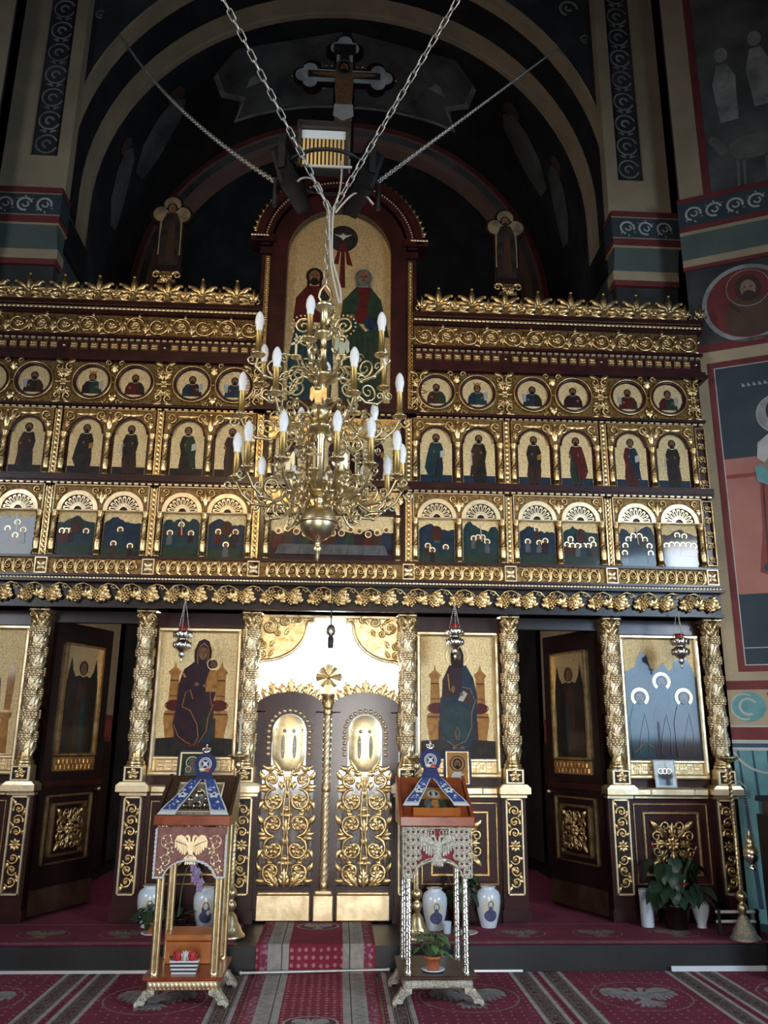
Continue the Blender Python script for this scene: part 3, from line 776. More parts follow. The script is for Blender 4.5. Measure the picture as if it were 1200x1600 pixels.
def standing_saint(pt, robe, cloak, v):
    """a robed saint about one unit tall"""
    f = -1 if v % 2 else 1
    pt.p(robe, [(f*x, z) for x, z in ((-.19,.04),(.17,.04),(.21,.3),(.18,.55),(.22,.66),(.16,.78),(.06,.83),(-.07,.83),(-.17,.78),(-.23,.62),(-.18,.45),(-.22,.2))])
    if v % 3 == 0:
        pt.p(cloak, [(f*x, z) for x, z in ((-.25,.16),(-.10,.10),(.05,.42),(.16,.74),(.06,.83),(-.07,.83),(-.18,.78),(-.27,.55),(-.34,.30))])
    elif v % 3 == 1:
        pt.p(cloak, [(f*x, z) for x, z in ((.06,.82),(.17,.77),(.26,.6),(.24,.40),(.28,.14),(.12,.20),(.0,.45),(-.12,.60),(-.05,.72))])
    else:
        pt.p(cloak, [(f*x, z) for x, z in ((-.10,.82),(.10,.82),(.20,.7),(.22,.45),(.02,.30),(-.16,.42),(-.22,.62))])
    pt.p('p_dark', [(f*x, z) for x, z in ((-.02,.10),(.015,.10),(.05,.45),(.02,.47))])
    for k in range(3): pt.line('p_dark', [(f*(-.12+.09*k), .08), (f*(-.10+.09*k), .3), (f*(-.04+.06*k), .52)], .010)
    pt.e('p_skin', f*.19, .58, .045, .03, 8)
    if v % 4 == 0: pt.p('p_white', [(f*x, z) for x, z in ((.12,.50),(.26,.53),(.25,.66),(.12,.63))])
    elif v % 4 == 1: pt.p('p_white', [(f*x, z) for x, z in ((.20,.36),(.25,.36),(.27,.62),(.22,.62))])
    elif v % 4 == 2: pt.p('p_ochre', [(f*x, z) for x, z in ((.10,.50),(.22,.52),(.21,.62),(.10,.60))])
    pt.e('p_skin', -f*.06, .62, .03, .03, 8)
    for x in (-.09, .07): pt.e('p_hair', f*x, .025, .05, .02, 8)
    pt.halo(0, .90, .115, 'gold_pale', (0, 2*pi), .93)
    pt.face(0, .895, .062, v % 5 != 4)

def bust_saint(pt, robe, cloak, v):
    f = -1 if v % 2 else 1
    pt.p(robe, [(f*x, z) for x, z in ((-.62,-.78),(.62,-.78),(.60,-.3),(.42,.0),(.15,.14),(-.15,.14),(-.42,.0),(-.58,-.32))])
    pt.p(cloak, [(f*x, z) for x, z in ((.05,.12),(.42,0),(.60,-.3),(.62,-.78),(.1,-.78),(.2,-.3))])
    if v % 3 != 2:
        pt.p('p_white', [(f*x, z) for x, z in ((-.72,-.40),(-.44,-.48),(-.40,.10),(-.66,.16))])
        for k in range(4): pt.line('p_grey', [(-f*.66, -.28+.11*k), (-f*.46, -.33+.11*k)], .025)
    pt.e('p_skin', f*(-.30), -.32, .10, .08, 8)
    pt.halo(0, .36, .36, 'gold_pale', (0, 2*pi), .95)
    pt.face(0, .33, .20, v % 4 != 3)
    if v % 5 == 3: pt.p('p_ochre', [(-.2,.56),(.2,.56),(.25,.76),(.1,.68),(0,.8),(-.1,.68),(-.25,.76)])
# ================================================================ upper tiers of the icon screen
CX = [.70, 1.636, 2.577, 3.52]
SIDE = {-1: 'left', 1: 'right'}
YT = -.215
robes = ['p_blue','p_brown','p_green','p_purple','p_teal','p_dark','p_red']

def bay_centres(): return [(CX[i]+CX[i+1])/2 for i in range(3)]

# ---- cornice with cresting, scroll frieze and gilded blocks
for s in (-1, 1):
    sd = SIDE[s]
    t = thing('iconostasis_cornice', f'dark red top cornice with gilded cresting, {sd} of the arched top icon', 'cornice', (0, -.2, 5.13), group='iconostasis cornices')
    def L(x, y, z): return (x, y+.2, z-5.13)
    def part(b, name): return b.build(name, t, (0, .2, -5.13))
    b = MB().mat('maroon')
    b.box(s*.745, s*3.62, -.20, .06, 5.13, 5.70)
    b.box(s*.745, s*3.66, -.27, .06, 5.70, 5.745); b.box(s*.745, s*3.65, -.255, .06, 5.625, 5.650); b.box(s*.745, s*3.64, -.235, .06, 5.375, 5.400)
    b.box(s*.745, s*3.66, -.245, .06, 5.13, 5.165); b.box(s*.745, s*3.65, -.225, .06, 5.165, 5.205)
    part(b, 'cornice_board')
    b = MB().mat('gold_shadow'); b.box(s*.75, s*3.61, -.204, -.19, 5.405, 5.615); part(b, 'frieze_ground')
    b = MB().mat('gold_pale'); x0, x1 = sorted((s*.75, s*3.65)); beadrow(b, x0, x1, 5.677, -.235, .010, .042, 1.7)
    b.mat('gold'); b.box(x0, x1, -.236, -.2, 5.665, 5.690); part(b, 'bead_moulding')
    b = MB().mat('gold_pale')
    n = 46
    for i in range(n):
        x = s*(.765+2.86*(i+.5)/n); b.bev(x-.021, x+.021, -.222, -.2, 5.343, 5.368, .005)
    o = part(b, 'dentil_row')
    for k in range(9):
        x = .995+.3325*k
        if x < 3.6: inst('palmette', PALMETTE, t, L(s*x, -.245, 5.745), None, 1.07)
        inst('small_palmette', PALMETTE_SMALL, t, L(s*(x-.166), -.24, 5.745))
    inst('small_palmette', PALMETTE_SMALL, t, L(s*3.64, -.24, 5.745))
    for k in range(13):
        x = .86+.221*k
        inst('scroll', SCROLL, t, L(s*x, -.205, 5.509), None, (s, 1, 1 if k % 2 else -1))
        if k: inst('leaf_spray', LEAFSPRAY, t, L(s*(x-.11), -.205, 5.509), None, (.8, 1, .9 if k % 2 else -.9))
    for k in range(30):
        x = .80+.0955*k
        if k % 10 == 9:
            b = MB().mat('silver'); b.dome(0, 0, .018, .02); b.build('stud', t, L(s*x, -.2, 5.287))
        else: inst('gilded_block', BLOCK, t, L(s*x, -.2, 5.287))

# ---- prophet tier: round icons in gilded foliage
def m_ringframe(b):
    b.mat('maroon'); b.lathe([(.150,-.002),(.150,-.030),(.158,-.036),(.172,-.036),(.176,-.026),(.176,0)], 36, axis='y')
    b.mat('gold'); b.lathe([(.174,0),(.174,-.030),(.180,-.040),(.187,-.030),(.187,0)], 36, axis='y')
RINGFRAME = mk(m_ringframe)
def m_foliage(b):
    rosette(b, 0, .0, .045, -.012, 6)
    for f in (-1, 1):
        for g in (-1, 1):
            b.tube(spiral(f*.052, g*.155, .046, pi/2*g, 1.1, f*g, 14, .25, -.02), taper(15, .011, .007), 4)
            acanthus(b, f*.012, g*.045, g*radians(62) if f > 0 else g*radians(118), .12, .06, -.012, 2)
            b.leaf(f*.02, g*.20, g*radians(20) if f > 0 else g*radians(160), .085, .05, .02, -.006)
            b.leaf(f*.03, 0, 0 if f > 0 else pi, .055, .04, .02, -.006)
    for g in (-1, 1):
        for k in range(7): b.ico(((k % 3-1)*.018, -.022, g*(.11+.016*(k//3))), .010)
FOLIAGE = mk(m_foliage)
def m_foliage_small(b):
    for g in (-1, 1):
        acanthus(b, 0, g*.10, g*pi/2, .11, .11, -.01, 2)
        for f in (-1, 1): b.tube(spiral(f*.06, g*.195, .03, 0 if f > 0 else pi, 1.1, f*g, 12, .25, -.016), taper(13, .010, .006), 4)
    b.dome(0, 0, .014, .016, -.01)
FOLIAGE_SMALL = mk(m_foliage_small)
ORD = ['nearest the centre', 'second from the centre', 'third from the centre', 'fourth from the centre', 'fifth from the centre', 'outermost']
for s in (-1, 1):
    sd = SIDE[s]
    t = thing('prophet_tier', f'gilded foliage board holding the round icons, {sd} side', 'carved panel', (0, -.2, 4.66), group='iconostasis tiers')
    off = (0, .2, -4.66)
    b = MB().mat('maroon'); b.box(s*.745, s*3.58, -.195, .06, 4.66, 5.13); b.box(s*.745, s*3.60, -.235, .06, 4.665, 4.690); b.build('backboard', t, off)
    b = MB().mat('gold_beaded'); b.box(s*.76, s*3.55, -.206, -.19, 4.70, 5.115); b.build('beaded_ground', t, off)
    b = MB().mat('gold_pale')
    n = 46
    for i in range(n):
        x = s*(.765+2.82*(i+.5)/n); b.bev(x-.021, x+.021, -.226, -.2, 4.634, 4.656, .005)
    b.build('dentil_row', t, off)
    for i, c in enumerate(bay_centres()):
        for j, dx in enumerate((-.2, .2)):
            x = s*(c+dx); k = 2*i+j
            inst('ring_frame', RINGFRAME, t, (x, .2-.205, 4.908-4.66))
            ic = MB().mat('gold_ground'); ic.lathe([(.001,-.004),(.151,-.004),(.151,.004)], 32, axis='y', smooth=False)
            th = thing('medallion_icon', f'round icon of a bust-length saint, {ORD[k]} in the {sd} row of medallions', 'icon', (x, -.208, 4.908), group='round prophet icons')
            ic.build('panel', th)
            fb = MB(); pt = Paint(fb, 0, 0, .15, .15, -.0045)
            bust_saint(pt, robes[(k*3+(s > 0)) % 7], robes[(k*5+2) % 7], k+(s > 0)*2)
            fb.build('painted_figure', th)
        inst('foliage', FOLIAGE_SMALL, t, (s*c, .2-.206, 4.908-4.66))
    for x in (.80, 1.636, 2.577, 3.50):
        inst('foliage', FOLIAGE, t, (s*x, .2-.206, 4.908-4.66), None, .95 if x < 3.4 else (.8, 1, .95))

# ---- apostle tier: arched icons between twisted colonnettes
def spandrel(b, r, zs, zt, hw, y0, y1, dx=.205):
    pts = [(-hw, zs), (-dx-r, zs)]+[(-dx-r*cos(pi*i/14), zs+r*sin(pi*i/14)) for i in range(15)]
    pts += [(dx-r*cos(pi*i/14), zs+r*sin(pi*i/14)) for i in range(15)]+[(hw, zs), (hw, zt), (-hw, zt)]
    # split in four convex-ish strips for clean faces
    for (xa, xb) in ((-hw, -dx), (-dx, 0), (0, dx), (dx, hw)):
        cx = -dx if xa < 0 and xb <= 0 else dx
        low = []
        N_ = 10
        for i in range(N_+1):
            x = xa+(xb-xa)*i/N_; d = abs(x-cx)
            low.append((x, zs+sqrt(max(r*r-d*d, 0)) if d < r else zs))
        b.prism(low+[(xb, zt), (xa, zt)], y0, y1)
def m_spandrel_apostle(b):
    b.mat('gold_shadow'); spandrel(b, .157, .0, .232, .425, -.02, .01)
    b.mat('maroon')
    for f in (-1, 1): b.arcband(f*.205, 0, .142, .159, -.03, .01, 0, pi, 18)
    b.mat('gold')
    for f in (-1, 1):
        b.tube(spiral(f*.075, .172, .050, -pi/2, 1.25, f, 16, .2, -.03), taper(17, .012, .007), 5)
        acanthus(b, f*.03, .10, radians(60) if f > 0 else radians(120), .09, .05, -.022, 2)
        b.tube(spiral(f*.365, .165, .05, -pi/2, 1.25, -f, 16, .2, -.03), taper(17, .012, .007), 5)
        acanthus(b, f*.385, .05, pi/2, .085, .05, -.022, 2)
        b.leaf(f*.20, .185, 0 if f > 0 else pi, .11, .05, .014, -.022); b.leaf(f*.20, .185, pi if f > 0 else 0, .09, .05, .014, -.022)
    b.leaf(0, .04, pi/2, .15, .06, .02, -.022); b.dome(0, .2, .018, .018, -.024)
    b.bev(-.43, .43, -.035, 0, .222, .240, .006)
SPANDREL_A = mk(m_spandrel_apostle)
def m_divider(b, h=.64):
    b.bev(-.030, .030, -.02, .01, 0, h, .006); b.box(-.030,-.022,-.03,0,0,h); b.box(.022,.030,-.03,0,0,h)
    n = 14
    for i in range(n): b.leaf(0, h*(i+.1)/n, pi/2, h/n*1.1, .036, .014, -.022)
DIVIDER = mk(m_divider)
def m_endpanel(b, h=.62):
    for a in ((-.05,-.04),(.04,.05)): b.bev(a[0],a[1],-.025,.01,0,h,.004)
    b.bev(-.05,.05,-.025,.01,0,.012,.004); b.bev(-.05,.05,-.025,.01,h-.012,h,.004)
    for i in range(5): scroll_into(b, 0, .07+i*.12, .036 if i % 2 else .036, 1 if i % 2 else -1, 1.4, -.006, .12, True)
ENDPANEL = mk(m_endpanel)
figdesc = ['in a teal robe', 'in dark robes', 'in a long dark cloak', 'in a green robe', 'in a red cloak holding a scroll', 'in plain black robes']
apal = {1: [('p_blue','p_teal'),('p_dark','p_brown'),('p_brown','p_dark'),('p_green','p_red'),('p_red','p_blue'),('p_dark','p_dark')],
        -1: [('p_brown','p_purple'),('p_dark','p_green'),('p_brown','p_dark'),('p_dark','p_dark'),('p_dark','p_brown'),('p_dark','p_dark')]}
for s in (-1, 1):
    sd = SIDE[s]
    t = thing('apostle_tier', f'arcaded tier of gilded colonnettes around the standing-saint icons, {sd} side', 'arcade', (0, -.2, 3.9), group='iconostasis tiers')
    off = (0, .2, -3.9)
    b = MB().mat('maroon'); b.box(s*.66, s*3.585, -.19, .06, 3.9, 4.632); b.box(s*.66, s*3.60, -.26, .06, 3.925, 3.985); b.box(s*.66, s*3.60, -.245, .06, 3.9, 3.925); b.build('backboard', t, off)
    b = MB().mat('gold_pale')
    n = 48
    for i in range(n):
        x = s*(.68+2.91*(i+.5)/n); b.bev(x-.021, x+.021, -.250, -.23, 3.888, 3.910, .005)
    b.build('dentil_row', t, off)
    for i, c in enumerate(bay_centres()):
        inst('carved_spandrel', SPANDREL_A, t, (s*c, .2-.2, 4.395-3.9))
        for dx in (-.405, 0, .405):
            inst('colonnette', COLONNETTE, t, (s*(c+dx), .2-.222, 3.988-3.9), None, (1, 1, 1.0))
        for j, dx in enumerate((-.205, .205)):
            k = 2*i+j; x = s*(c+dx)
            th = thing('saint_icon', f'arched gold icon of a standing saint, {ORD[k]} in the {sd} arcade', 'icon', (x, -.192, 3.99), group='standing saint icons')
            b = MB().mat('gold_ground'); b.prism(archpoly(0, .152, 0, .405), -.004, .004); b.build('panel', th)
            fb = MB(); fb.mat('p_dark' if s < 0 else 'p_blue'); fb.poly([(-.15,0),(.15,0),(.15,.085),(-.15,.085)], -.0043)
            pt = Paint(fb, 0, .006, .32, .50, -.0047); standing_saint(pt, *apal[s][k], k+(3 if s < 0 else 0)); fb.build('painted_figure', th)
    for x in CX[:3]: inst('divider_pilaster', DIVIDER, t, (s*x, .2-.2, 3.988-3.9))
    inst('end_panel', ENDPANEL, t, (s*3.535, .2-.2, 3.99-3.9))

# ---- feast tier
def m_spandrel_feast(b):
    b.mat('gold_shadow'); spandrel(b, .150, .0, .235, .425, -.02, .01)
    b.mat('gold_pale')
    for f in (-1, 1): b.arcband(f*.205, 0, .142, .182, -.034, .01, 0, pi, 18)
    b.bev(-.43, .43, -.036, 0, .225, .240, .005); b.bev(-.43, .43, -.04, .0, -.014, .0, .005)
    b.bev(-.43,-.418,-.036,0,0,.24,.004); b.bev(.418,.43,-.036,0,0,.24,.004)
    b.mat('gold')
    for f in (-1, 1):
        b.tube(spiral(f*.052, .185, .036, -pi/2, 1.2, f, 14, .2, -.03), taper(15, .010, .006), 5)
        b.tube(spiral(f*.362, .188, .036, -pi/2, 1.2, -f, 14, .2, -.03), taper(15, .010, .006), 5)
        acanthus(b, f*.016, .10, radians(66) if f > 0 else radians(114), .075, .045, -.022, 2)
        acanthus(b, f*.395, .08, pi/2, .08, .045, -.022, 2)
    b.leaf(0, .06, pi/2, .14, .045, .02, -.022)
SPANDREL_F = mk(m_spandrel_feast)
def m_fan(b):
    b.mat('maroon_dark'); b.poly([(.14*cos(pi*i/16), .14*sin(pi*i/16)) for i in range(17)], .004)
    b.mat('gold_pale')
    n = 9
    for k in range(n):
        a = pi*(k+.5)/n; w = .42*pi/n
        pts = [(r*cos(a+g*w*q), r*sin(a+g*w*q)) for r, g, q in ((.052,-1,1),(.10,-1,.95),(.132,-1,.8),(.138,0,1),(.132,1,.8),(.10,1,.95),(.052,1,1))]
        b.prism(pts, -.014, .002)
        b.mat('maroon_dark'); b.poly([(r*cos(a+g*w*.45), r*sin(a+g*w*.45)) for r, g in ((.07,-1),(.118,-1),(.118,1),(.07,1))], -.0145); b.mat('gold_pale')
    b.arcband(0, 0, .036, .050, -.016, .004, 0, pi, 12)
FAN = mk(m_fan)
def feast_scene(pt, v):
    """small multi-figure scene: dark ground, pale sky patch, arcs of halos"""
    rnd = random.Random(v*7+1)
    g = ['p_blue','p_teal','p_blue','p_teal','p_blue','p_dark'][v % 6]
    pk = rnd.choice((-.4, 0, .35)); sky = []
    for i in range(15):        # rocky or built skyline, different on every panel
        x = 1-2*i/14; z = 1.52+.30*max(0, 1-abs(x-pk)*1.6)+rnd.uniform(-.04, .05)+(.22 if v % 3 == 1 and abs(abs(x)-.72) < .16 else 0)
        sky.append((x, z))
    pt.p(g, [(-1,0),(1,0)]+sky)
    pt.p('p_green', [(-1,0),(1,0),(1,.35),(.3,.5),(-.4,.38),(-1,.5)])
    hs = {0: [(0,1.5),(-.5,.75),(-.25,.55),(.5,.7)], 1: [(-.4,1.15),(-.15,1.2),(.1,1.2),(.35,1.0)], 2: [(-.55,1.05),(0,1.65),(.45,1.1),(.1,1.0)],
          3: [(-.8,.95),(-.5,.9),(-.2,.9),(.1,.92),(.4,.9),(.7,.98),(-.6,1.2),(.6,1.2),(0,1.55)], 4: [(-.75,.6),(-.7,.95),(-.5,1.25),(-.2,1.42),(.15,1.42),(.45,1.25),(.68,.95),(.72,.6)],
          5: [(-.8,1.0),(-.5,1.05),(-.2,1.05),(.15,1.05),(.45,1.05),(.75,1.0),(-.15,1.5),(.25,1.45)],
          6: [(-.45,1.2),(.1,1.1),(.0,.6),(.5,1.2)], 7: [(-.6,1.1),(.55,1.1),(0,1.5)], 8: [(-.1,1.2),(-.4,.55),(.5,.45)],
          9: [(-.75,1.1),(-.5,1.1),(-.25,1.12),(.55,1.1)], 10: [(-.45,1.15),(.0,.85),(.4,1.1),(.05,1.45)], 11: [(0,1.3),(-.5,.9),(.5,.9)]}[v % 12]
    cols = ['p_red','p_blue','p_brown','p_green','p_purple','p_teal','p_grey']
    for (x, z) in hs:
        c = rnd.choice(cols); w_ = rnd.uniform(.14, .2); h = rnd.uniform(.45, .6)
        pt.p(c, [(x-w_,z-h),(x+w_,z-h),(x+w_*.95,z-.25),(x+.1,z-.1),(x-.1,z-.1),(x-w_,z-.28)])
    for (x, z) in hs:
        pt.halo(x, z, .145, 'gold_pale', (-.9+rnd.uniform(-.3,.3), pi+.8), .62)
        pt.e('p_skin', x, z-.02, .075, .085, 8)
    if v % 3 == 1: pt.p('p_white', [(.02,1.0),(.08,1.0),(.0,1.85),(-.06,1.85)])
    if v % 3 == 0: pt.e('p_brown', 0, 1.35, .34, .36); pt.p('p_red', [(-.09,1.1),(.09,1.1),(.07,1.5),(-.07,1.5)])
    if v % 4 == 2: pt.p('p_purple', [(.2,.5),(.55,.5),(.5,1.0),(.25,1.0)])
for s in (-1, 1):
    sd = SIDE[s]
    t = thing('feast_tier', f'lower arcade with fan-filled arches above small painted scenes, {sd} side', 'arcade', (0, -.2, 3.0), group='iconostasis tiers')
    off = (0, .2, -3.0)
    b = MB().mat('maroon'); b.box(s*.66, s*3.585, -.185, .06, 3.0, 3.9); b.box(s*.66, s*3.60, -.232, .06, 3.205, 3.228); b.box(s*.66, s*3.60, -.235, .06, 3.040, 3.062)
    b.build('backboard', t, off)
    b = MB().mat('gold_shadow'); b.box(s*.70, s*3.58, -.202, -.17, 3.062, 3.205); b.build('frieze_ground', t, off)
    x = .70
    for k in range(31):
        x = .79+.0905*k
        if min(abs(x-c) for c in CX) > .085: inst('guilloche', GUILLOCHE, t, (s*x, .2-.204, 3.133-3.0), None, (s, 1, 1.25))
    for c in CX: inst('square_rosette', SQUAREROSE, t, (s*c, .2-.205, 3.133-3.0), None, (1.08, 1, 1.08))
    b = MB().mat('gold_pale'); xa, xb = sorted((s*.70, s*3.59)); beadrow(b, xa, xb, 3.024, -.236, .009, .03, 1.3); b.build('bead_moulding', t, off)
    for i, c in enumerate(bay_centres()):
        inst('carved_spandrel', SPANDREL_F, t, (s*c, 0, 3.648-3.0))
        for dx in (-.405, 0, .405): inst('colonnette', COLONNETTE, t, (s*(c+dx), .2-.222, 3.228-3.0), None, (1, 1, 1.0))
        for j, dx in enumerate((-.205, .205)):
            k = 2*i+j; x = s*(c+dx)
            inst('fan', FAN, t, (x, .2-.202, 3.650-3.0))
            th = thing('feast_icon', f'small square icon of a crowded scene, {ORD[k]} in the {sd} lower arcade', 'icon', (x, -.190, 3.232), group='small scene icons')
            b = MB().mat('gold_ground'); b.box(-.168, .168, -.004, .004, 0, .405); b.build('panel', th)
            fb = MB(); pt = Paint(fb, 0, .004, .165, .2, -.0047); feast_scene(pt, k+(6 if s < 0 else 0)); fb.build('painted_scene', th)
    for x in CX[:3]: inst('divider_pilaster', DIVIDER, t, (s*x, 0, 3.23-3.0))
    inst('end_panel', ENDPANEL, t, (s*3.535, 0, 3.24-3.0), None, (1, 1, 1.02))

# ---- centre bay: supper icon, niche above it, tall arched icon, all between the two sides
t = thing('centre_tier', 'central arcade with a long supper scene under the chandelier', 'arcade', (0, -.2, 3.0))
off = (0, .2, -3.0)
b = MB().mat('maroon'); b.box(-.66, .66, -.185, .06, 3.0, 4.79); b.box(-.66, .66, -.232, .06, 3.205, 3.228); b.box(-.66, .66, -.235, .06, 3.04, 3.062)
b.box(-.66, .66, -.26, .06, 3.925, 3.985); b.box(-.80, .80, -.27, .06, 4.66, 4.70); b.build('backboard', t, off)
b = MB().mat('gold_shadow'); b.box(-.65, .65, -.202, -.17, 3.062, 3.205); b.build('frieze_ground', t, off)
for k in range(13): inst('guilloche', GUILLOCHE, t, (-.54+.09*k, .2-.204, .133), None, (1 if k > 6 else -1, 1, 1.25))
b = MB().mat('gold_pale'); beadrow(b, -.70, .70, 3.024, -.236, .009, .03, 1.3); b.build('bead_moulding', t, off)
for z in (3.888, 4.634):
    b = MB().mat('gold_pale')
    for i in range(22): x = -.66+1.32*(i+.5)/22; b.bev(x-.021, x+.021, -.250, -.23, z, z+.022, .005)
    b.build('dentil_row', t, off)
b = MB().mat('gold'); b.bev(-.62, .62, -.225, -.18, 3.66, 3.885, .006)
for k in range(-2, 3):
    b.T = TR(k*.25, -.226, 3.66); b.mat('gold_pale'); b.arcband(0, 0, .085, .115, -.014, 0, 0, pi, 14); b.mat('maroon_dark'); b.poly([(.085*cos(pi*i/10), .085*sin(pi*i/10)) for i in range(11)], -.003); b.mat('gold')
    for a in (-1, 1): acanthus(b, .125*a, .10, pi/2, .10, .06, -.004, 2)
b.T = None; b.build('carved_spandrel', t, off)
for f in (-1, 1):
    inst('colonnette', COLONNETTE, t, (f*.60, .2-.222, .228)); inst('colonnette', COLONNETTE, t, (f*.60, .2-.222, .988))
    inst('colonnette', COLONNETTE, t, (f*.22, .2-.222, .988))
th = thing('supper_icon', 'long icon of a row of figures at a table, behind the brass ball', 'icon', (0, -.190, 3.232))
b = MB().mat('gold_ground'); b.box(-.56, .56, -.006, .004, 0, .42); b.build('panel', th)
fb = MB(); pt = Paint(fb, 0, 0, .56, .2, -.0067)
pt.p('p_purple', [(-1,0),(1,0),(1,1.35),(.8,1.2),(.62,1.5),(.4,1.25),(.22,1.35),(0,1.55),(-.22,1.35),(-.45,1.25),(-.62,1.5),(-.8,1.2),(-1,1.35)])
for k in range(13):
    x = -.88+.147*k; c = ['p_red','p_brown','p_blue','p_green','p_purple'][k % 5]; z = 1.35+.12*sin(k*1.7)
    pt.p(c, [(x-.085,.5),(x+.085,.5),(x+.08,z-.25),(x+.03,z-.1),(x-.03,z-.1),(x-.08,z-.25)]); pt.halo(x, z, .16, 'gold_pale', (0, 2*pi), .7); pt.e('p_skin', x, z-.02, .028, .085, 8)
pt.p('p_grey', [(-.92,.25),(.92,.25),(.86,.72),(-.86,.72)])
for k in range(7): pt.line('p_dark', [(-.8+.26*k,.28),(-.78+.26*k,.6)], .02)
fb.build('painted_scene', th)
for k, x in enumerate((-.41, 0, .41)):
    th = thing('saint_icon', ['dark arched icon left of the chandelier stem, below the tall icon', 'dark central arched icon hidden behind the chandelier stem', 'dark arched icon right of the chandelier stem, below the tall icon'][k], 'icon', (x, -.192, 3.99), group='standing saint icons')
    b = MB().mat('gold_ground'); b.prism(archpoly(0, .145, 0, .38), -.004, .004); b.build('panel', th)
    fb = MB(); pt = Paint(fb, 0, .01, .27, .46, -.0047); standing_saint(pt, 'p_red' if k == 1 else 'p_brown', 'p_purple', k+4); fb.build('painted_figure', th)
b = MB().mat('gold')
for (xa, xb) in ((-.62,-.205),(-.205,.205),(.205,.62)):
    cx = (-.41,0,.41)[(-.62,-.205,.205).index(xa)]; low = []
    for i in range(17):
        x = xa+(xb-xa)*i/16; d = abs(x-cx); low.append((x, 4.37+sqrt(max(.15**2-d*d, 0)) if d < .15 else 4.37))
    b.prism(low+[(xb,4.61),(xa,4.61)], -.222, -.19)
for x in (-.56,-.205,.205,.56):
    b.T = TR(x, -.224, 4.50)
    for f in (-1, 1): b.tube(spiral(f*.04, .05, .035, -pi/2, 1.2, f, 14, .2, -.01), taper(15, .010, .006), 5)
    acanthus(b, 0, -.05, pi/2, .13, .07, 0, 2)
b.T = None; b.build('carved_spandrel', t, off)

# ---- tall arched top icon in its maroon frame
t = thing('top_icon_frame', 'tall maroon frame with a round top and gilded beaded edges', 'frame', (0, -.1, 4.70))
off = (0, .1, -4.70)
b = MB().mat('maroon')
def archframe(b, wi, zi, wo, zo, z0, y0, y1, n=20):
    """flat board between an inner arch (half width wi, springing zi) and an outer one"""
    inn = [(-wi, z0), (-wi, zi)]+[(-wi*cos(pi*i/n), zi+wi*sin(pi*i/n)) for i in range(1, n)]+[(wi, zi), (wi, z0)]
    ou = [(-wo, z0), (-wo, zo)]+[(-wo*cos(pi*i/n), zo+wo*sin(pi*i/n)) for i in range(1, n)]+[(wo, zo), (wo, z0)]
    N_ = len(inn)
    vv = []
    for (a, c) in zip(inn, ou): vv += [(a[0],y0,a[1]),(c[0],y0,c[1]),(c[0],y1,c[1]),(a[0],y1,a[1])]
    fs = []
    for i in range(N_-1):
        k = 4*i
        for j in range(4): fs.append((k+j, k+(j+1) % 4, k+4+(j+1) % 4, k+4+j))
    b.add(vv, fs)
archframe(b, .525, 6.42, .68, 6.47, 4.72, -.16, .02)
b.build('inner_frame', t, off)
b = MB().mat('maroon')
for f in (-1, 1):
    b.box(f*.66, f*.785, -.13, .02, 4.72, 6.46); b.box(f*.655, f*.80, -.165, .02, 6.40, 6.47); b.box(f*.66, f*.90, -.20, .02, 6.52, 6.60)
b.arcband(0, 6.50, .70, .80, -.16, .02, 0, pi, 28); b.arcband(0, 6.50, .78, .855, -.20, .0, 0.06, pi-.06, 28)
b.build('arched_cornice', t, off)
b = MB().mat('gold')
for f in (-1, 1):
    b = MB().mat('gold'); b.box(f*.70, f*.745, -.137, -.10, 4.76, 6.38); beadcol(b, f*.7225, 4.78, 6.37, -.137, .019, .044); b.build('bead_pilaster', t, off)
b = MB().mat('gold_pale')
n = 70
for i in range(n):
    a = .12+(pi-.24)*(i+.5)/n; b.dome(.755*cos(a), 6.50+.755*sin(a), .011, .012, -.166, 6)
b.build('bead_moulding', t, off)
for f in (-1, 1):
    b = MB().mat('gold_pale'); beadrow(b, *sorted((f*.72, f*.90)), 6.585, -.202, .010, .03, 1.3); b.build('bead_moulding', t, off)
for i in range(34):
    a = .20+(pi-.40)*(i+.5)/34
    inst('crest_leaf', VINELEAF, t, (.850*cos(a), .1-.12, 6.50+.850*sin(a)-4.70), (0, pi/2-a, 0), (.95, .7, .95))
th = thing('trinity_icon', 'tall arched gold icon of two seated figures below a dove in a dark disc', 'icon', (0, -.06, 4.74))
b = MB().mat('gold_ground'); b.prism(archpoly(0, .53, 0, 1.68, 22), -.006, .012); b.build('panel', th)
fb = MB(); pt = Paint(fb, 0, 0, .53, 1.0, -.0067)
pt.e('p_dark', .06, 1.92, .29, .155, 24); pt.e('p_grey', .06, 1.95, .07, .035, 10)
pt.p('p_white', [(-.12,1.97),(.02,1.96),(.06,1.985),(.10,1.96),(.24,1.97),(.10,1.93),(.06,1.90),(.02,1.93)])
pt.p('p_red', [(.03,1.88),(.09,1.88),(.12,1.35),(.0,1.35)]); pt.p('p_red', [(-.02,1.82),(.03,1.86),(-.02,1.62),(-.12,1.62)]); pt.p('p_red', [(.09,1.86),(.14,1.82),(.26,1.60),(.14,1.62)])
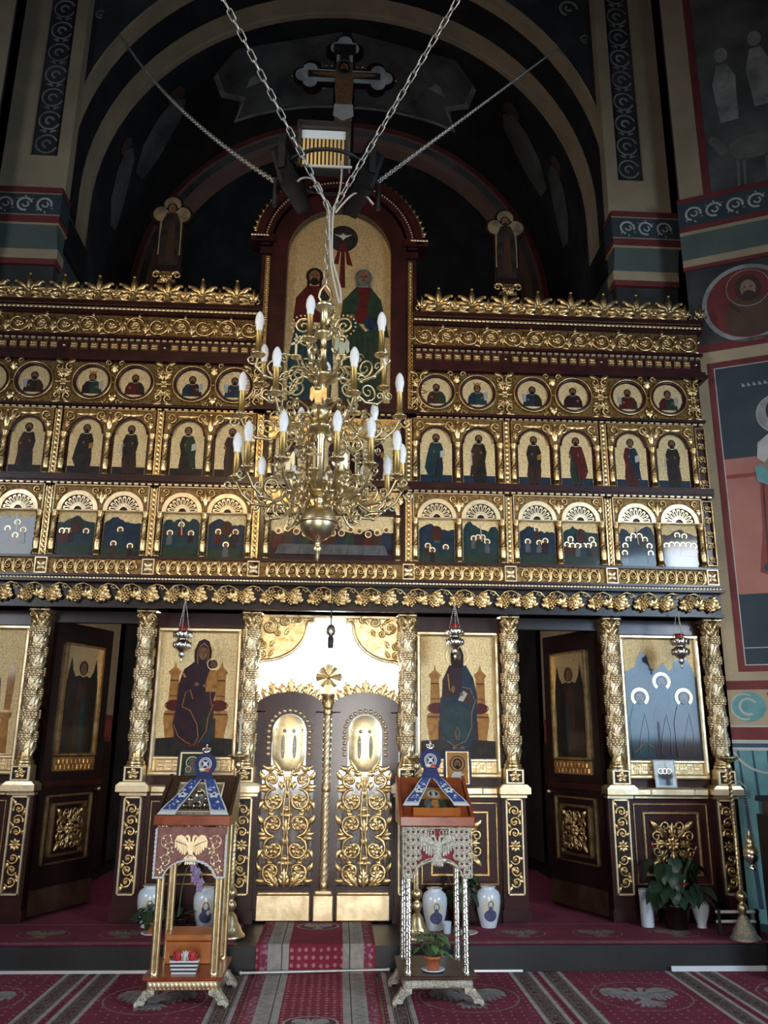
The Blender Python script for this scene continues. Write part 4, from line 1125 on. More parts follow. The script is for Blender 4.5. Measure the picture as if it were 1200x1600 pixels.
for f, rb, cl, hr in ((-1,'p_red','p_teal','p_hair'), (1,'p_red','p_green','p_grey')):
    c = f*.47
    pt.p(rb, [(c-.38,.95),(c+.34,.95),(c+.32,1.22),(c+.14,1.36),(c-.14,1.36),(c-.34,1.22)])
    pt.p(cl, [(c-.42,.02),(c+.36,.02),(c+.40,.5),(c+.34,.95),(c+.05,.86),(c-.15,1.0),(c-.34,.9),(c-.45,.5)])
    if f > 0: pt.p(cl, [(c-.46,.86),(c-.38,1.2),(c-.14,1.36),(c-.06,1.22),(c-.18,.98)]); pt.p(cl, [(c+.14,1.36),(c+.34,1.22),(c+.50,.8),(c+.2,.85),(c+.08,1.1)])
    else: pt.p(cl, [(c+.08,1.32),(c+.33,1.2),(c+.38,.9),(c+.14,.9)])
    pt.p('p_dark', [(c-.46,.0),(c+.40,.0),(c+.40,.12),(c-.46,.10)])
    for k in range(5): pt.line('p_dark', [(c-.3+.14*k,.1),(c-.28+.13*k,.45),(c-.2+.1*k,.8)], .006)
    pt.e('p_skin', c-f*.22, 1.02, .07, .035, 8); pt.e('p_skin', c+f*.2, .92, .07, .035, 8)
    pt.halo(c, 1.48, .125, 'gold_pale', (0, 2*pi), .95); pt.face(c, 1.46, .075, True, hr if f < 0 else 'p_grey')
    # the head helper scales by width, so the hair falls to the shoulders
    pt.p('p_hair' if f < 0 else 'p_grey', [(c-.14,1.46),(c-.10,1.46),(c-.09,1.36),(c-.14,1.34)]); pt.p('p_hair' if f < 0 else 'p_grey', [(c+.14,1.46),(c+.10,1.46),(c+.09,1.36),(c+.14,1.34)])
pt.e('p_blue', .62, .95, .13, .07)
fb.build('painted_figures', th)

# ---- crucifix and the two trefoil side icons above the cornice
t = thing('crucifix', 'dark trefoil-ended crucifix standing above the arched icon', 'crucifix', (0, -.12, 7.34))
def trefoil_cross(b, z0, zt, zc, aw, w, rr, y0, y1):
    b.box(-w, w, y0, y1, z0, zt-rr); b.box(-aw+rr, aw-rr, y0+.001, y1-.001, zc-w*.9, zc+w*.9)
    for (x, z) in ((0,zt-rr),(-rr*.95,zt-2*rr),(rr*.95,zt-2*rr),(-aw+rr,zc),(-aw+2*rr,zc+rr*.95),(-aw+2*rr,zc-rr*.95),(aw-rr,zc),(aw-2*rr,zc+rr*.95),(aw-2*rr,zc-rr*.95)):
        b.lathe([(.001,y0+.0015),(rr,y0+.0015),(rr,y1-.0015),(.001,y1-.0015)], 18, (x, 0, z), 'y', False)
b = MB().mat('maroon_dark'); trefoil_cross(b, 0, 1.84, 1.28, .555, .115, .105, -.03, .03); b.build('cross_board', t)
b = MB().mat('fresco_grey'); trefoil_cross(b, .02, 1.815, 1.28, .53, .088, .08, -.036, -.025); b.build('gilded_field', t)
b = MB().mat('p_dark'); b.box(-.05, .05, -.048, -.034, .05, 1.62); b.box(-.39, .39, -.047, -.034, 1.25, 1.33); b.box(-.12,.12,-.047,-.034,1.56,1.70); b.build('painted_cross', t)
fb = MB(); pt = Paint(fb, 0, .35, 1, 1, -.0485)
pt.p('p_skin', [(-.34,.93),(-.08,.90),(.08,.90),(.34,.93),(.34,.96),(.10,.97),(-.10,.97),(-.34,.96)])
pt.p('p_skin', [(-.09,.95),(.09,.95),(.10,.75),(.085,.55),(.10,.40),(.05,.10),(.05,-.05),(-.05,-.05),(-.05,.10),(-.10,.40),(-.085,.55),(-.10,.75)])
pt.p('p_white', [(-.10,.55),(.10,.55),(.11,.40),(.0,.34),(-.11,.40)]); pt.halo(0, 1.04, .10, 'gold_pale', (0, 2*pi), .8); pt.face(0, 1.03, .055)
fb.build('painted_figure', t)
b = MB().mat('gold')
for (x, z) in ((0,1.845),(-.345,1.50),(.345,1.50),(-.56,1.28),(.56,1.28)): b.ico((x, 0, z), .022)
for f in (-1, 1): b.ico((f*.20, -.02, 1.42), .018); b.ico((f*.14, -.02, 1.42), .014)
b.build('gilded_knob', t)
b = MB().mat('gold_pale'); b.bev(-.2, .2, -.06, .05, -.05, .0, .01); acanthus(b, 0, 0, pi/2, .12, .3, -.06, 3); b.build('foot_carving', t)
for s in (-1, 1):
    sd = SIDE[s]
    t = thing('trefoil_icon', f'small trefoil-topped icon of a dark robed figure on the {sd} cornice', 'icon', (s*1.70, -.2, 5.98), group='trefoil icons')
    b = MB().mat('maroon_dark'); b.box(-.13, .13, -.015, .025, .12, .78)
    for (x, z) in ((0,.90),(-.105,.78),(.105,.78)): b.lathe([(.001,-.0145),(.108,-.0145),(.108,.024),(.001,.024)], 20, (x,0,z), 'y', False)
    b.build('board', t)
    b = MB().mat('gold_pale'); b.box(-.11, .11, -.019, -.012, .32, .78)
    for (x, z) in ((0,.90),(-.10,.785),(.10,.785)): b.lathe([(.001,-.0185),(.085,-.0185),(.085,-.012)], 20, (x,0,z), 'y', False)
    b.build('gilded_field', t)
    fb = MB(); pt = Paint(fb, 0, .20, 1, 1, -.0195)
    pt.p('p_dark', [(-.10,0),(.10,0),(.10,.32),(.09,.50),(.05,.60),(-.05,.60),(-.09,.50),(-.10,.32)]); pt.p('p_brown', [(-.04,.05),(.05,.05),(.04,.5),(-.02,.5)]); pt.face(0, .65, .045, s > 0, 'p_dark')
    fb.build('painted_figure', t)
    b = MB().mat('gold'); b.bev(-.05, .05, -.045, .03, .04, .10, .012)
    for f in (-1, 1):
        b.tube(spiral(f*.10, .085, .05, pi if f > 0 else 0, 1.1, -f, 14, .2, -.03), taper(15, .014, .009), 5)
        acanthus(b, f*.01, .0, radians(70) if f > 0 else radians(110), .12, .08, -.045, 2)
    b.bev(-.09, .09, -.04, .03, .0, .04, .01); b.box(-.12, .12, -.03, .03, .10, .125)
    b.build('scrolled_foot', t)
# ================================================================ vine cornice, columns, pedestals
t = thing('vine_cornice', 'long dark beam carrying gilded grapevine carving above the columns', 'cornice', (0, -.2, 2.765))
off = (0, .2, -2.765)
b = MB().mat('maroon_dark'); b.box(-3.60, 3.60, -.17, .02, 2.765, 2.995); b.box(-3.62, 3.62, -.245, .02, 2.99, 3.012); b.box(-3.60, 3.60, -.225, .02, 2.765, 2.790)
b.build('beam', t, off)
P_ = .425
for k in range(-8, 9):
    x = k*P_
    for dx, dz, sc, rz in ((-.105, .045, 1.0, .15), (.05, .035, .92, -.2)):
        if abs(x+dx) < 3.56: inst('grape_cluster', GRAPES, t, (x+dx, .2-.175, .125+dz), (0, rz, 0), sc*1.36)
    for dx, dz, rz in ((-.025, .10, .5), (.135, .085, -.4), (-.18, .115, 1.9), (.10, .165, 2.6)):
        if abs(x+dx) < 3.54: inst('vine_leaf', VINELEAF, t, (x+dx, .2-.178, dz), (0, rz, 0), 1.1)
    for dx, f in ((-.06, 1), (.15, -1)):
        if abs(x+dx) < 3.5: inst('tendril', TENDRIL, t, (x+dx, .2-.178, .172), None, (f*1.0, 1, 1.0))

def wrap(b, i0, R_, ph=0.0):
    for i in range(i0, len(b.v)):
        x, y, z = b.v[i]; a = x/R_+ph; r_ = R_-y
        b.v[i] = (r_*sin(a), -r_*cos(a), z)
RC = .050
def m_shaft(b):
    b.lathe([(.056,0),(.053,.05),(.050,.6),(.046,1.12),(.046,1.13)], 18)
def m_frond(b):       # long striated frond leaning up the shaft, wrapped on the cylinder
    b.mat('gold_pale'); i0 = len(b.v)
    for q in range(8, 0, -1):
        t_ = q/8; px, pz = .10*t_*.6, .21*t_
        for f in (-1, 1): b.leaf(px, pz, radians(68)+f*.60, .115*(1.15-t_*.6), .036, .024, 0, -f*.45)
    b.leaf(0, 0, radians(68), .28, .040, .028, -.008)
    wrap(b, i0, RC)
def m_shaft_cluster(b):
    b.mat('gold_pale'); i0 = len(b.v)
    for row, nn_ in enumerate((3,4,4,3,2,1)):
        for i in range(nn_): b.ico(((i-(nn_-1)/2)*.022, -.020-.008*(row < 4), -.0195*row), .0138)
    b.leaf(-.02, .005, radians(110), .06, .045, .016, -.004); b.leaf(.015, .005, radians(50), .06, .045, .016, -.004)
    wrap(b, i0, RC)
SHAFT = mk(m_shaft); FROND = mk(m_frond); CLUSTER = mk(m_shaft_cluster)
def m_capital(b):
    b.lathe([(.052,0),(.060,.008),(.060,.018),(.050,.024),(.052,.08),(.070,.135),(.078,.150)], 18)
    for ring, (n_, z0, L_, W_) in enumerate(((8,.02,.075,.05),(8,.06,.09,.05))):
        for k in range(n_):
            a = 2*pi*(k+.5*ring)/n_
            b.T = Matrix.Rotation(a, 4, 'Z') @ Matrix.Translation((0, -.052-.006*ring, z0)) @ Matrix.Rotation(radians(14), 4, 'X')
            b.leaf(0, 0, pi/2, L_, W_, .016, 0)
            b.leaf(0, L_*.9, -pi/2, .025, .035, .012, -.012)
    for q in range(4):
        b.T = Matrix.Rotation(q*pi/2, 4, 'Z')
        for f in (-1, 1): b.tube(spiral(f*.062, .132, .026, pi/2, 1.4, f, 16, .15, -.072), taper(17, .008, .005), 5)
    b.T = None
    b.mat('gold_pale'); b.bev(-.088, .088, -.088, .088, .158, .182, .008)
    b.mat('gold'); b.dome(0, .168, .016, .02, -.088)
CAPITAL = mk(m_capital)
def m_colbase(b):
    b.lathe([(.058,.072),(.066,.066),(.066,.056),(.060,.050),(.074,.040),(.078,.028),(.074,.016),(.082,.012),(.082,0)], 18)
COLBASE = mk(m_colbase)
def m_roseblock(b):
    b.mat('gold_pale'); b.bev(-.082, .082, -.082, .07, 0, .128, .006)
    b.mat('maroon_dark'); b.box(-.062, .062, -.0825, -.08, .016, .112)
    b.mat('gold'); rosette(b, 0, .064, .052, -.083, 5, pi/2); rosette(b, 0, .064, .03, -.093, 5, 0)
ROSEBLOCK = mk(m_roseblock)
COLNAME = {(-1,0): 'immediately left of the royal doors', (1,0): 'immediately right of the royal doors', (-1,1): 'right of the left side doorway', (1,1): 'left of the right side doorway',
           (-1,2): 'left of the left side doorway', (1,2): 'right of the right side doorway', (-1,3): 'at the far left end', (1,3): 'at the far right end'}
def m_pedpanel(b):
    b.mat('maroon_dark'); b.box(-.072, .072, -.006, 0, 0, .785)
    b.mat('gold_pale')
    b.bev(-.078,-.058,-.024,0,0,.785,.005); b.bev(.058,.078,-.024,0,0,.785,.005); b.bev(-.078,.078,-.024,0,0,.022,.005); b.bev(-.078,.078,-.024,0,.763,.785,.005)
    b.mat('gold')
    for f, z0 in ((1, .5), (-1, .285)):
        zz = [(.045,1),(.135,-1),(.225,1)]
        for dz, g in zz:
            z = .3925+f*dz+f*.06
            b.tube(spiral(0, z, .046, radians(200) if g > 0 else radians(-20), 1.35, -f*g, 16, .2, -.014), taper(17, .011, .007), 5)
            b.dome(0, z, .016, .018, -.012, 7)
            b.leaf(-.03*g, z+f*.03, f*radians(60) if g < 0 else f*radians(120), .06, .03, .014, -.006); b.leaf(.035*g, z-f*.02, f*radians(40), .05, .03, .012, -.006)
    rosette(b, 0, .3925, .052, -.012, 8)
PEDPANEL = mk(m_pedpanel)
for s in (-1, 1):
    for i, cx in enumerate(CX):
        where = COLNAME[(s, i)]
        c = thing('gilded_column', f'gilded vine-wrapped column {where}', 'column', (s*cx, -.045, 1.30), group='gilded vine columns')
        inst('rose_block', ROSEBLOCK, c, (0, 0, 0)); inst('base', COLBASE, c, (0, 0, .128))
        sh = inst('shaft', SHAFT, c, (0, 0, .185), None, (1, 1, .99)); 
        for k in range(6):
            for q in range(3):
                d = q*2*pi/3+(.25 if k % 2 else -.25)
                inst('frond', FROND, sh, (0, 0, .015+.183*k), (0, 0, d-.75)); inst('grape_cluster', CLUSTER, sh, (0, 0, .215+.183*k), (0, 0, d+.15))
        inst('capital', CAPITAL, c, (0, 0, 1.283))
        p = thing('column_pedestal', f'dark pedestal with gilded scroll panel under the column {where}', 'pedestal', (s*cx, 0, .185), group='column pedestals')
        b = MB().mat('maroon'); b.box(-.105, .105, -.03, .045, 0, 1.0); b.box(-.12, .12, -.045, .045, 0, .10); b.build('body', p)
        inst('scroll_panel', PEDPANEL, p, (0, -.031, .213))
        b = MB().mat('gold_pale'); b.box(-.115, .115, -.055, .045, 1.0, 1.02); b.box(-.135, .135, -.135, .045, 1.035, 1.085)
        b.add([(-.115,-.055,1.02),(.115,-.055,1.02),(.135,-.135,1.035),(-.135,-.135,1.035)], [(0,1,2,3)])
        b.add([(-.135,-.135,1.085),(.135,-.135,1.085),(.105,-.128,1.113),(-.105,-.128,1.113),(-.135,.045,1.085),(.135,.045,1.085),(.105,.045,1.113),(-.105,.045,1.113)], [(0,1,2,3),(1,5,6,2),(0,3,7,4),(3,2,6,7)])
        b.build('ledge_block', p)

# ---------------------------------------------------------------- icon bays (panelled wall, ledge, big icons)
def frame_rect(b, x0, x1, z0, z1, w_, y0, y1, bv=.006):
    b.bev(x0, x1, y0, y1, z0, z0+w_, bv); b.bev(x0, x1, y0, y1, z1-w_, z1, bv); b.bev(x0, x0+w_, y0, y1, z0+w_, z1-w_, bv); b.bev(x1-w_, x1, y0, y1, z0+w_, z1-w_, bv)
def m_square_carving(b):
    b.mat('maroon_dark'); b.box(-.19, .19, -.004, .0, -.19, .19); b.mat('gold')
    for q in range(4):
        b.T = Matrix.Rotation(q*pi/2, 4, 'Y')
        for f in (-1, 1):
            b.tube(spiral(f*.06, .145, .048, -pi/2, 1.3, f, 16, .2, -.02), taper(17, .013, .008), 5)
            acanthus(b, f*.05, .05, radians(45) if f > 0 else radians(135), .15, .08, -.006, 3)
        acanthus(b, 0, .06, pi/2, .12, .07, -.01, 2); b.leaf(.12, .12, pi/4, .10, .06, .03, -.01)
        for k in range(5): b.ico(((k-2)*.014, -.03, .075-abs(k-2)*.006), .0085)
    b.T = None; rosette(b, 0, 0, .065, -.02, 8)
SQUARECARV = mk(m_square_carving)
def m_weave(b):
    n_ = 9
    b.mat('gold_pale')
    for i in range(n_):
        for j in range(3):
            x = (i+.5)/n_-.5; z = (j+.5)*.032
            if (i+j) % 2: b.bev(x*.62-.030, x*.62+.030, -.010, 0, z-.013, z+.013, .004)
            else:
                for d in (-.018, 0, .018): b.bev(x*.62+d-.007, x*.62+d+.007, -.007, 0, z-.014, z+.014, .003)
WEAVE = mk(m_weave)
def bay(s, i, label_icon):
    c = (CX[i]+CX[i+1])/2; sd = SIDE[s]
    inner = i == 0
    nm = ('between royal doors and '+sd+' doorway') if inner else ('beyond the '+sd+' side doorway')
    t = thing('panelled_bay', f'dark red panelled bay {nm}', 'panel', (s*c, .05, .185), group='panelled bays')
    hw = (CX[i+1]-CX[i])/2-.02
    b = MB().mat('maroon'); b.box(-hw, hw, 0, .05, 0, 2.58); b.box(-.345, .345, -.03, 0, 0, .12); b.build('wall_panel', t)
    b = MB().mat('gold_pale'); b.box(-.33, .33, -.06, 0, 1.0, 1.02); b.bev(-.33, .33, -.10, 0, 1.02, 1.085, .012); b.bev(-.20, .20, -.115, 0, 1.02, 1.088, .012); b.build('ledge', t)
    b = MB().mat('gold'); frame_rect(b, -.335, .335, .285, .955, .013, -.014, 0, .004); b.build('outer_moulding', t)
    b = MB().mat('gold'); frame_rect(b, -.255, .255, .355, .885, .022, -.022, 0, .006); b.build('inner_moulding', t)
    inst('carved_square', SQUARECARV, t, (0, -.003, .62))
    return c
def big_icon(x, label, painter, ground='gold_ground'):
    th = thing('framed_icon', label, 'icon', (x, .05, 1.345), group='large framed icons')
    b = MB().mat('gold_pale'); frame_rect(b, -.378, .378, 0, 1.285, .042, -.055, 0, .012); b.bev(-.34, .34, -.045, 0, .135, .165, .008); b.build('frame', th)
    b = MB().mat('gold'); b.box(-.34, .34, -.012, 0, .04, .14); b.build('apron', th)
    inst('woven_apron_panel', WEAVE, th, (0, -.012, .042))
    b = MB().mat(ground); b.box(-.34, .34, -.014, 0, .16, 1.25); b.build('panel', th)
    fb = MB(); pt = Paint(fb, 0, .16, .34, .545, -.0147); painter(pt); fb.build('painted_scene', th)
    return th
def throne(pt, back=True):
    for f in (-1, 1):
        pt.p('p_ochre', [(f*.36,.05),(f*.80,.05),(f*.84,.16),(f*.76,.3),(f*.84,.62),(f*.80,.72),(f*.30,.72)])
        pt.p('p_ochre', [(f*.46,.72),(f*.74,.72),(f*.72,1.28),(f*.78,1.34),(f*.64,1.42),(f*.62,1.52),(f*.57,1.42),(f*.44,1.34),(f*.50,1.28)])
        pt.p('p_brown', [(f*.40,.08),(f*.54,.08),(f*.52,.6),(f*.42,.6)]); pt.line('p_brown', [(f*.38,.66),(f*.82,.66)], .02); pt.line('p_brown', [(f*.50,1.2),(f*.72,1.2)], .02); pt.line('p_brown', [(f*.50,.95),(f*.72,.95)], .012)
        pt.e('p_red', f*.56, .80, .26, .09, 14); pt.e('p_ochre', f*.80, .80, .03, .03, 8)
    pt.p('p_dark', [(-.98,.0),(.98,.0),(.98,.28),(.5,.30),(-.5,.30),(-.98,.28)])
def paint_mother(pt):
    throne(pt)
    pt.p('p_blue', [(-.40,.22),(.40,.22),(.46,.7),(.36,1.1),(-.36,1.1),(-.44,.7)])
    pt.p('p_purple', [(-.50,.30),(-.30,.20),(.0,.16),(.12,.30),(.16,.60),(.40,.78),(.48,1.0),(.42,1.30),(.25,1.48),(.12,1.5),(-.12,1.50),(-.38,1.38),(-.50,1.12),(-.52,.75),(-.58,.5)])
    pt.p('p_dark', [(.02,.24),(.30,.30),(.46,.62),(.44,.85),(.2,.72),(.1,.5)])
    pt.line('p_ochre', [(-.55,.50),(-.42,.32),(-.2,.22),(0,.18),(.1,.3),(.05,.5),(-.15,.72),(-.36,.78)], .010)
    pt.line('p_ochre', [(-.36,.78),(-.30,1.0),(-.18,1.05),(-.1,.9)], .010); pt.line('p_ochre', [(.44,.82),(.32,.6),(.3,.4),(.12,.22)], .010); pt.line('p_ochre', [(.42,1.25),(.34,.95),(.4,.8)], .008)
    pt.halo(.10, 1.66, .20, 'gold_pale', (0, 2*pi), .95)
    pt.p('p_purple', [(-.12,1.44),(-.14,1.68),(-.04,1.84),(.10,1.88),(.24,1.84),(.32,1.68),(.30,1.44)]); pt.line('p_ochre', [(-.04,1.48),(-.05,1.66),(.02,1.77),(.10,1.80),(.20,1.76),(.25,1.64),(.2,1.48)], .010)
    pt.e('p_skin', .10, 1.64, .115, .105); 
    for f in (-1, 1): pt.e('p_hair', .10+f*.045, 1.66, .022, .009, 6); pt.e('p_hair', .10+f*.045, 1.685, .03, .006, 6)
    pt.p('p_brown', [(.09,1.65),(.11,1.65),(.12,1.60),(.09,1.60)]); pt.e('p_red', .10, 1.575, .028, .008, 6)
    pt.p('p_ochre', [(.22,1.02),(.50,1.02),(.52,1.22),(.44,1.38),(.30,1.38),(.22,1.2)]); pt.halo(.38, 1.47, .10, 'gold_pale', (0, 2*pi), .93); pt.face(.38, 1.46, .055, False, 'p_brown')
    for k in range(3): pt.e('p_ochre', -.38+.02*k, 1.30-.02*k, .03, .018, 6)
    for x, z in ((.20,1.12),(.46,1.10),(-.02,1.14)): pt.e('p_skin', x, z, .06, .03, 8)
    pt.e('p_red', -.08, .17, .08, .03, 8); pt.e('p_red', .1, .17, .08, .03, 8)
def paint_enthroned(pt):
    throne(pt)
    pt.p('p_purple', [(-.42,.95),(-.40,1.25),(-.22,1.50),(.22,1.50),(.36,1.30),(.4,.95)])
    pt.p('p_blue', [(-.50,.55),(-.36,.24),(-.1,.12),(.22,.12),(.42,.32),(.50,.62),(.52,1.0),(.42,1.30),(.24,1.5),(.12,1.50),(.10,1.15),(-.1,.98),(-.46,.98)])
    pt.p('p_teal', [(-.46,.60),(-.28,.28),(.05,.2),(.32,.4),(.36,.75),(.0,.86),(-.3,.9)])
    pt.line('p_ochre', [(.48,.95),(.36,.72),(.36,.5),(.2,.28),(-.1,.2),(-.3,.28)], .009); pt.line('p_ochre', [(.12,1.15),(.34,1.12),(.44,.95)], .009); pt.line('p_ochre', [(-.04,.3),(-.08,.42),(-.02,.5),(.04,.42),(0,.3)], .008)
    pt.p('p_brown', [(-.02,.92),(.30,.86),(.42,1.02),(.16,1.12)]); pt.p('p_white', [(.0,.93),(.14,.91),(.26,1.04),(.15,1.09)])
    pt.line('p_ochre', [(-.26,1.36),(-.22,1.1),(-.10,1.06)], .02); pt.e('p_skin', -.12, 1.12, .05, .05, 8); pt.e('p_skin', .10, 1.03, .05, .03, 8)
    pt.halo(0, 1.66, .19, 'gold_pale', (0, 2*pi), .95); pt.p('p_skin', [(-.07,1.46),(.07,1.46),(.06,1.6),(-.06,1.6)])
    pt.p('p_hair', [(-.16,1.46),(-.17,1.68),(-.08,1.82),(.08,1.82),(.17,1.68),(.16,1.46)]); pt.e('p_skin', 0, 1.65, .105, .105); pt.e('p_hair', 0, 1.565, .08, .045)
    for f in (-1, 1): pt.e('p_hair', f*.045, 1.67, .02, .009, 6); pt.e('p_hair', f*.045, 1.695, .03, .006, 6)
    pt.p('p_brown', [(-.012,1.66),(.012,1.66),(.016,1.61),(-.012,1.61)]); pt.e('p_red', 0, 1.583, .025, .008, 6)
    for f in (-1, 1): pt.e('p_skin', f*.10, .17, .07, .03, 8)
def paint_trio(pt):
    pt.p('p_blue', [(-1,0),(1,0),(1,1.30),(.90,1.52),(.72,1.72),(.58,1.74),(.42,1.52),(.25,1.46),(.1,1.60),(-.1,1.46),(-.25,1.50),(-.34,1.72),(-.52,1.76),(-.68,1.52),(-1,1.42)])
    for x, z, c in ((-.48,1.55,'p_dark'),(.50,1.55,'p_teal')):
        pt.p(c, [(x-.26,.7),(x+.26,.7),(x+.28,1.2),(x+.15,1.42),(x-.15,1.42),(x-.28,1.2)]); pt.e('p_hair', x, z, .12, .11)
    for x, z, c in ((.03,1.28,'p_purple'),(-.60,1.02,'p_teal'),(.60,1.02,'p_brown')):
        pt.p(c, [(x-.30,.05),(x+.30,.05),(x+.32,.62),(x+.2,.88),(x-.2,.88),(x-.32,.62)]); pt.halo(x, z, .155, 'gold_pale', (-.9, pi+.9), .66); pt.face(x, z-.02, .075, True)
    for x in (-.6,.0,.6): pt.line('p_grey', [(x-.12,.1),(x-.05,.4),(x+.08,.7)], .008); pt.line('p_grey', [(x+.15,.1),(x+.18,.45),(x+.1,.75)], .008)
    pt.line('p_ochre', [(-.85,.12),(-.55,.3),(-.3,.18)], .010)
def paint_angelic(pt):
    pt.p('p_blue', [(-.45,.02),(.40,.02),(.52,.6),(.46,1.15),(.30,1.45),(.0,1.55),(-.30,1.45),(-.5,1.1)])
    pt.p('p_teal', [(-.1,.05),(.40,.05),(.50,.7),(.3,1.3),(.0,1.0)])
    pt.p('p_ochre', [(.55,.03),(.80,.03),(.78,.55),(.84,.6),(.84,.66),(.52,.66),(.52,.6),(.58,.55)]); pt.p('p_ochre', [(.62,.7),(.78,.7),(.82,1.2),(.72,1.45),(.62,1.2)])
    pt.line('p_ochre', [(-.3,.1),(-.1,.5),(.1,.95)], .010)
    pt.halo(-.05, 1.65, .19, 'gold_pale', (0, 2*pi), .94); pt.face(-.05, 1.64, .10, True)
    pt.p('p_white', [(.15,.95),(.38,1.0),(.34,1.25),(.12,1.2)])
for s in (-1, 1):
    c = bay(s, 0, ''); bay(s, 2, '')
big_icon(-(CX[0]+CX[1])/2, 'large gold-ground icon of a seated woman in dark robes holding a child', paint_mother)
big_icon((CX[0]+CX[1])/2, 'large gold-ground icon of a bearded figure enthroned with an open book', paint_enthroned)
big_icon((CX[2]+CX[3])/2, 'large blue icon of several haloed figures beyond the right side doorway', paint_trio)
big_icon(-(CX[2]+CX[3])/2, 'large icon of a blue-robed figure at the left edge of the photo', paint_angelic)
b = MB()      # lintels over the side doorways and the royal doors
for s in (-1, 1):
    b = MB().mat('maroon_dark'); b.box(s*(CX[1]+.09), s*(CX[2]-.09), .02, .10, 2.66, 2.765)
    o = b.build('door_lintel'); tag(o, f'dark wooden lintel over the {SIDE[s]} side doorway', 'lintel', 'side doorway lintels')
# ================================================================ royal doors
def m_openwork(b):
    """pierced acanthus scrollwork, .42 wide and 1.0 tall, mirrored about the middle line"""
    for f in (-1, 1):
        for (x, z, r_, g, tr) in ((.11,.115,.085,1,1.0),(.095,.30,.10,-1,1.0),(.105,.50,.095,1,1.0),(.10,.70,.10,-1,1.0),(.13,.87,.065,1,1.0)):
            a0 = -pi/2 if g > 0 else pi/2
            d = f*g
            p = spiral(f*x, z, r_, a0, 1.5, d, 22, .16, -.014); b.tube(p, taper(23, .0165, .010), 6)
            rosette(b, f*x, z, r_*.50, -.016, 5, z*9)
            for da, L_ in ((.6,.07),(1.6,.075),(2.7,.07),(3.8,.06),(5.0,.06)):
                a = a0+d*da
                b.leaf(f*x+r_*.93*cos(a), z+r_*.93*sin(a), a+d*.55, L_*1.25, .052, .020, -.004, d*.9)
            for da in (1.2, 3.2):
                a = a0+d*da; b.leaf(f*x+r_*.7*cos(a), z+r_*.7*sin(a), a+pi-d*.5, .065, .042, .016, -.01, d*.7)
        b.tube([(f*.015,-.012,.02),(f*.03,-.014,.20),(f*.012,-.014,.40),(f*.03,-.014,.60),(f*.012,-.014,.80),(f*.04,-.012,.95)], .010, 5)
        acanthus(b, f*.05, .0, radians(40) if f > 0 else radians(140), .17, .10, -.006, 3, f*.5)
        acanthus(b, f*.19, .40, pi/2+f*.3, .13, .06, -.006, 2); acanthus(b, f*.19, .60, pi/2+f*.3, .12, .06, -.006, 2); acanthus(b, f*.185, .20, pi/2+f*.3, .12, .06, -.006, 2)
        acanthus(b, f*.06, .93, radians(60) if f > 0 else radians(120), .14, .07, -.006, 3); b.leaf(f*.15, .95, radians(30) if f > 0 else radians(150), .08, .05, .02, -.006)
    acanthus(b, 0, -.01, pi/2, .16, .10, -.014, 3); acanthus(b, 0, .42, pi/2, .13, .07, -.012, 2); acanthus(b, 0, .78, pi/2, .16, .08, -.012, 2)
OPENWORK = mk(m_openwork)
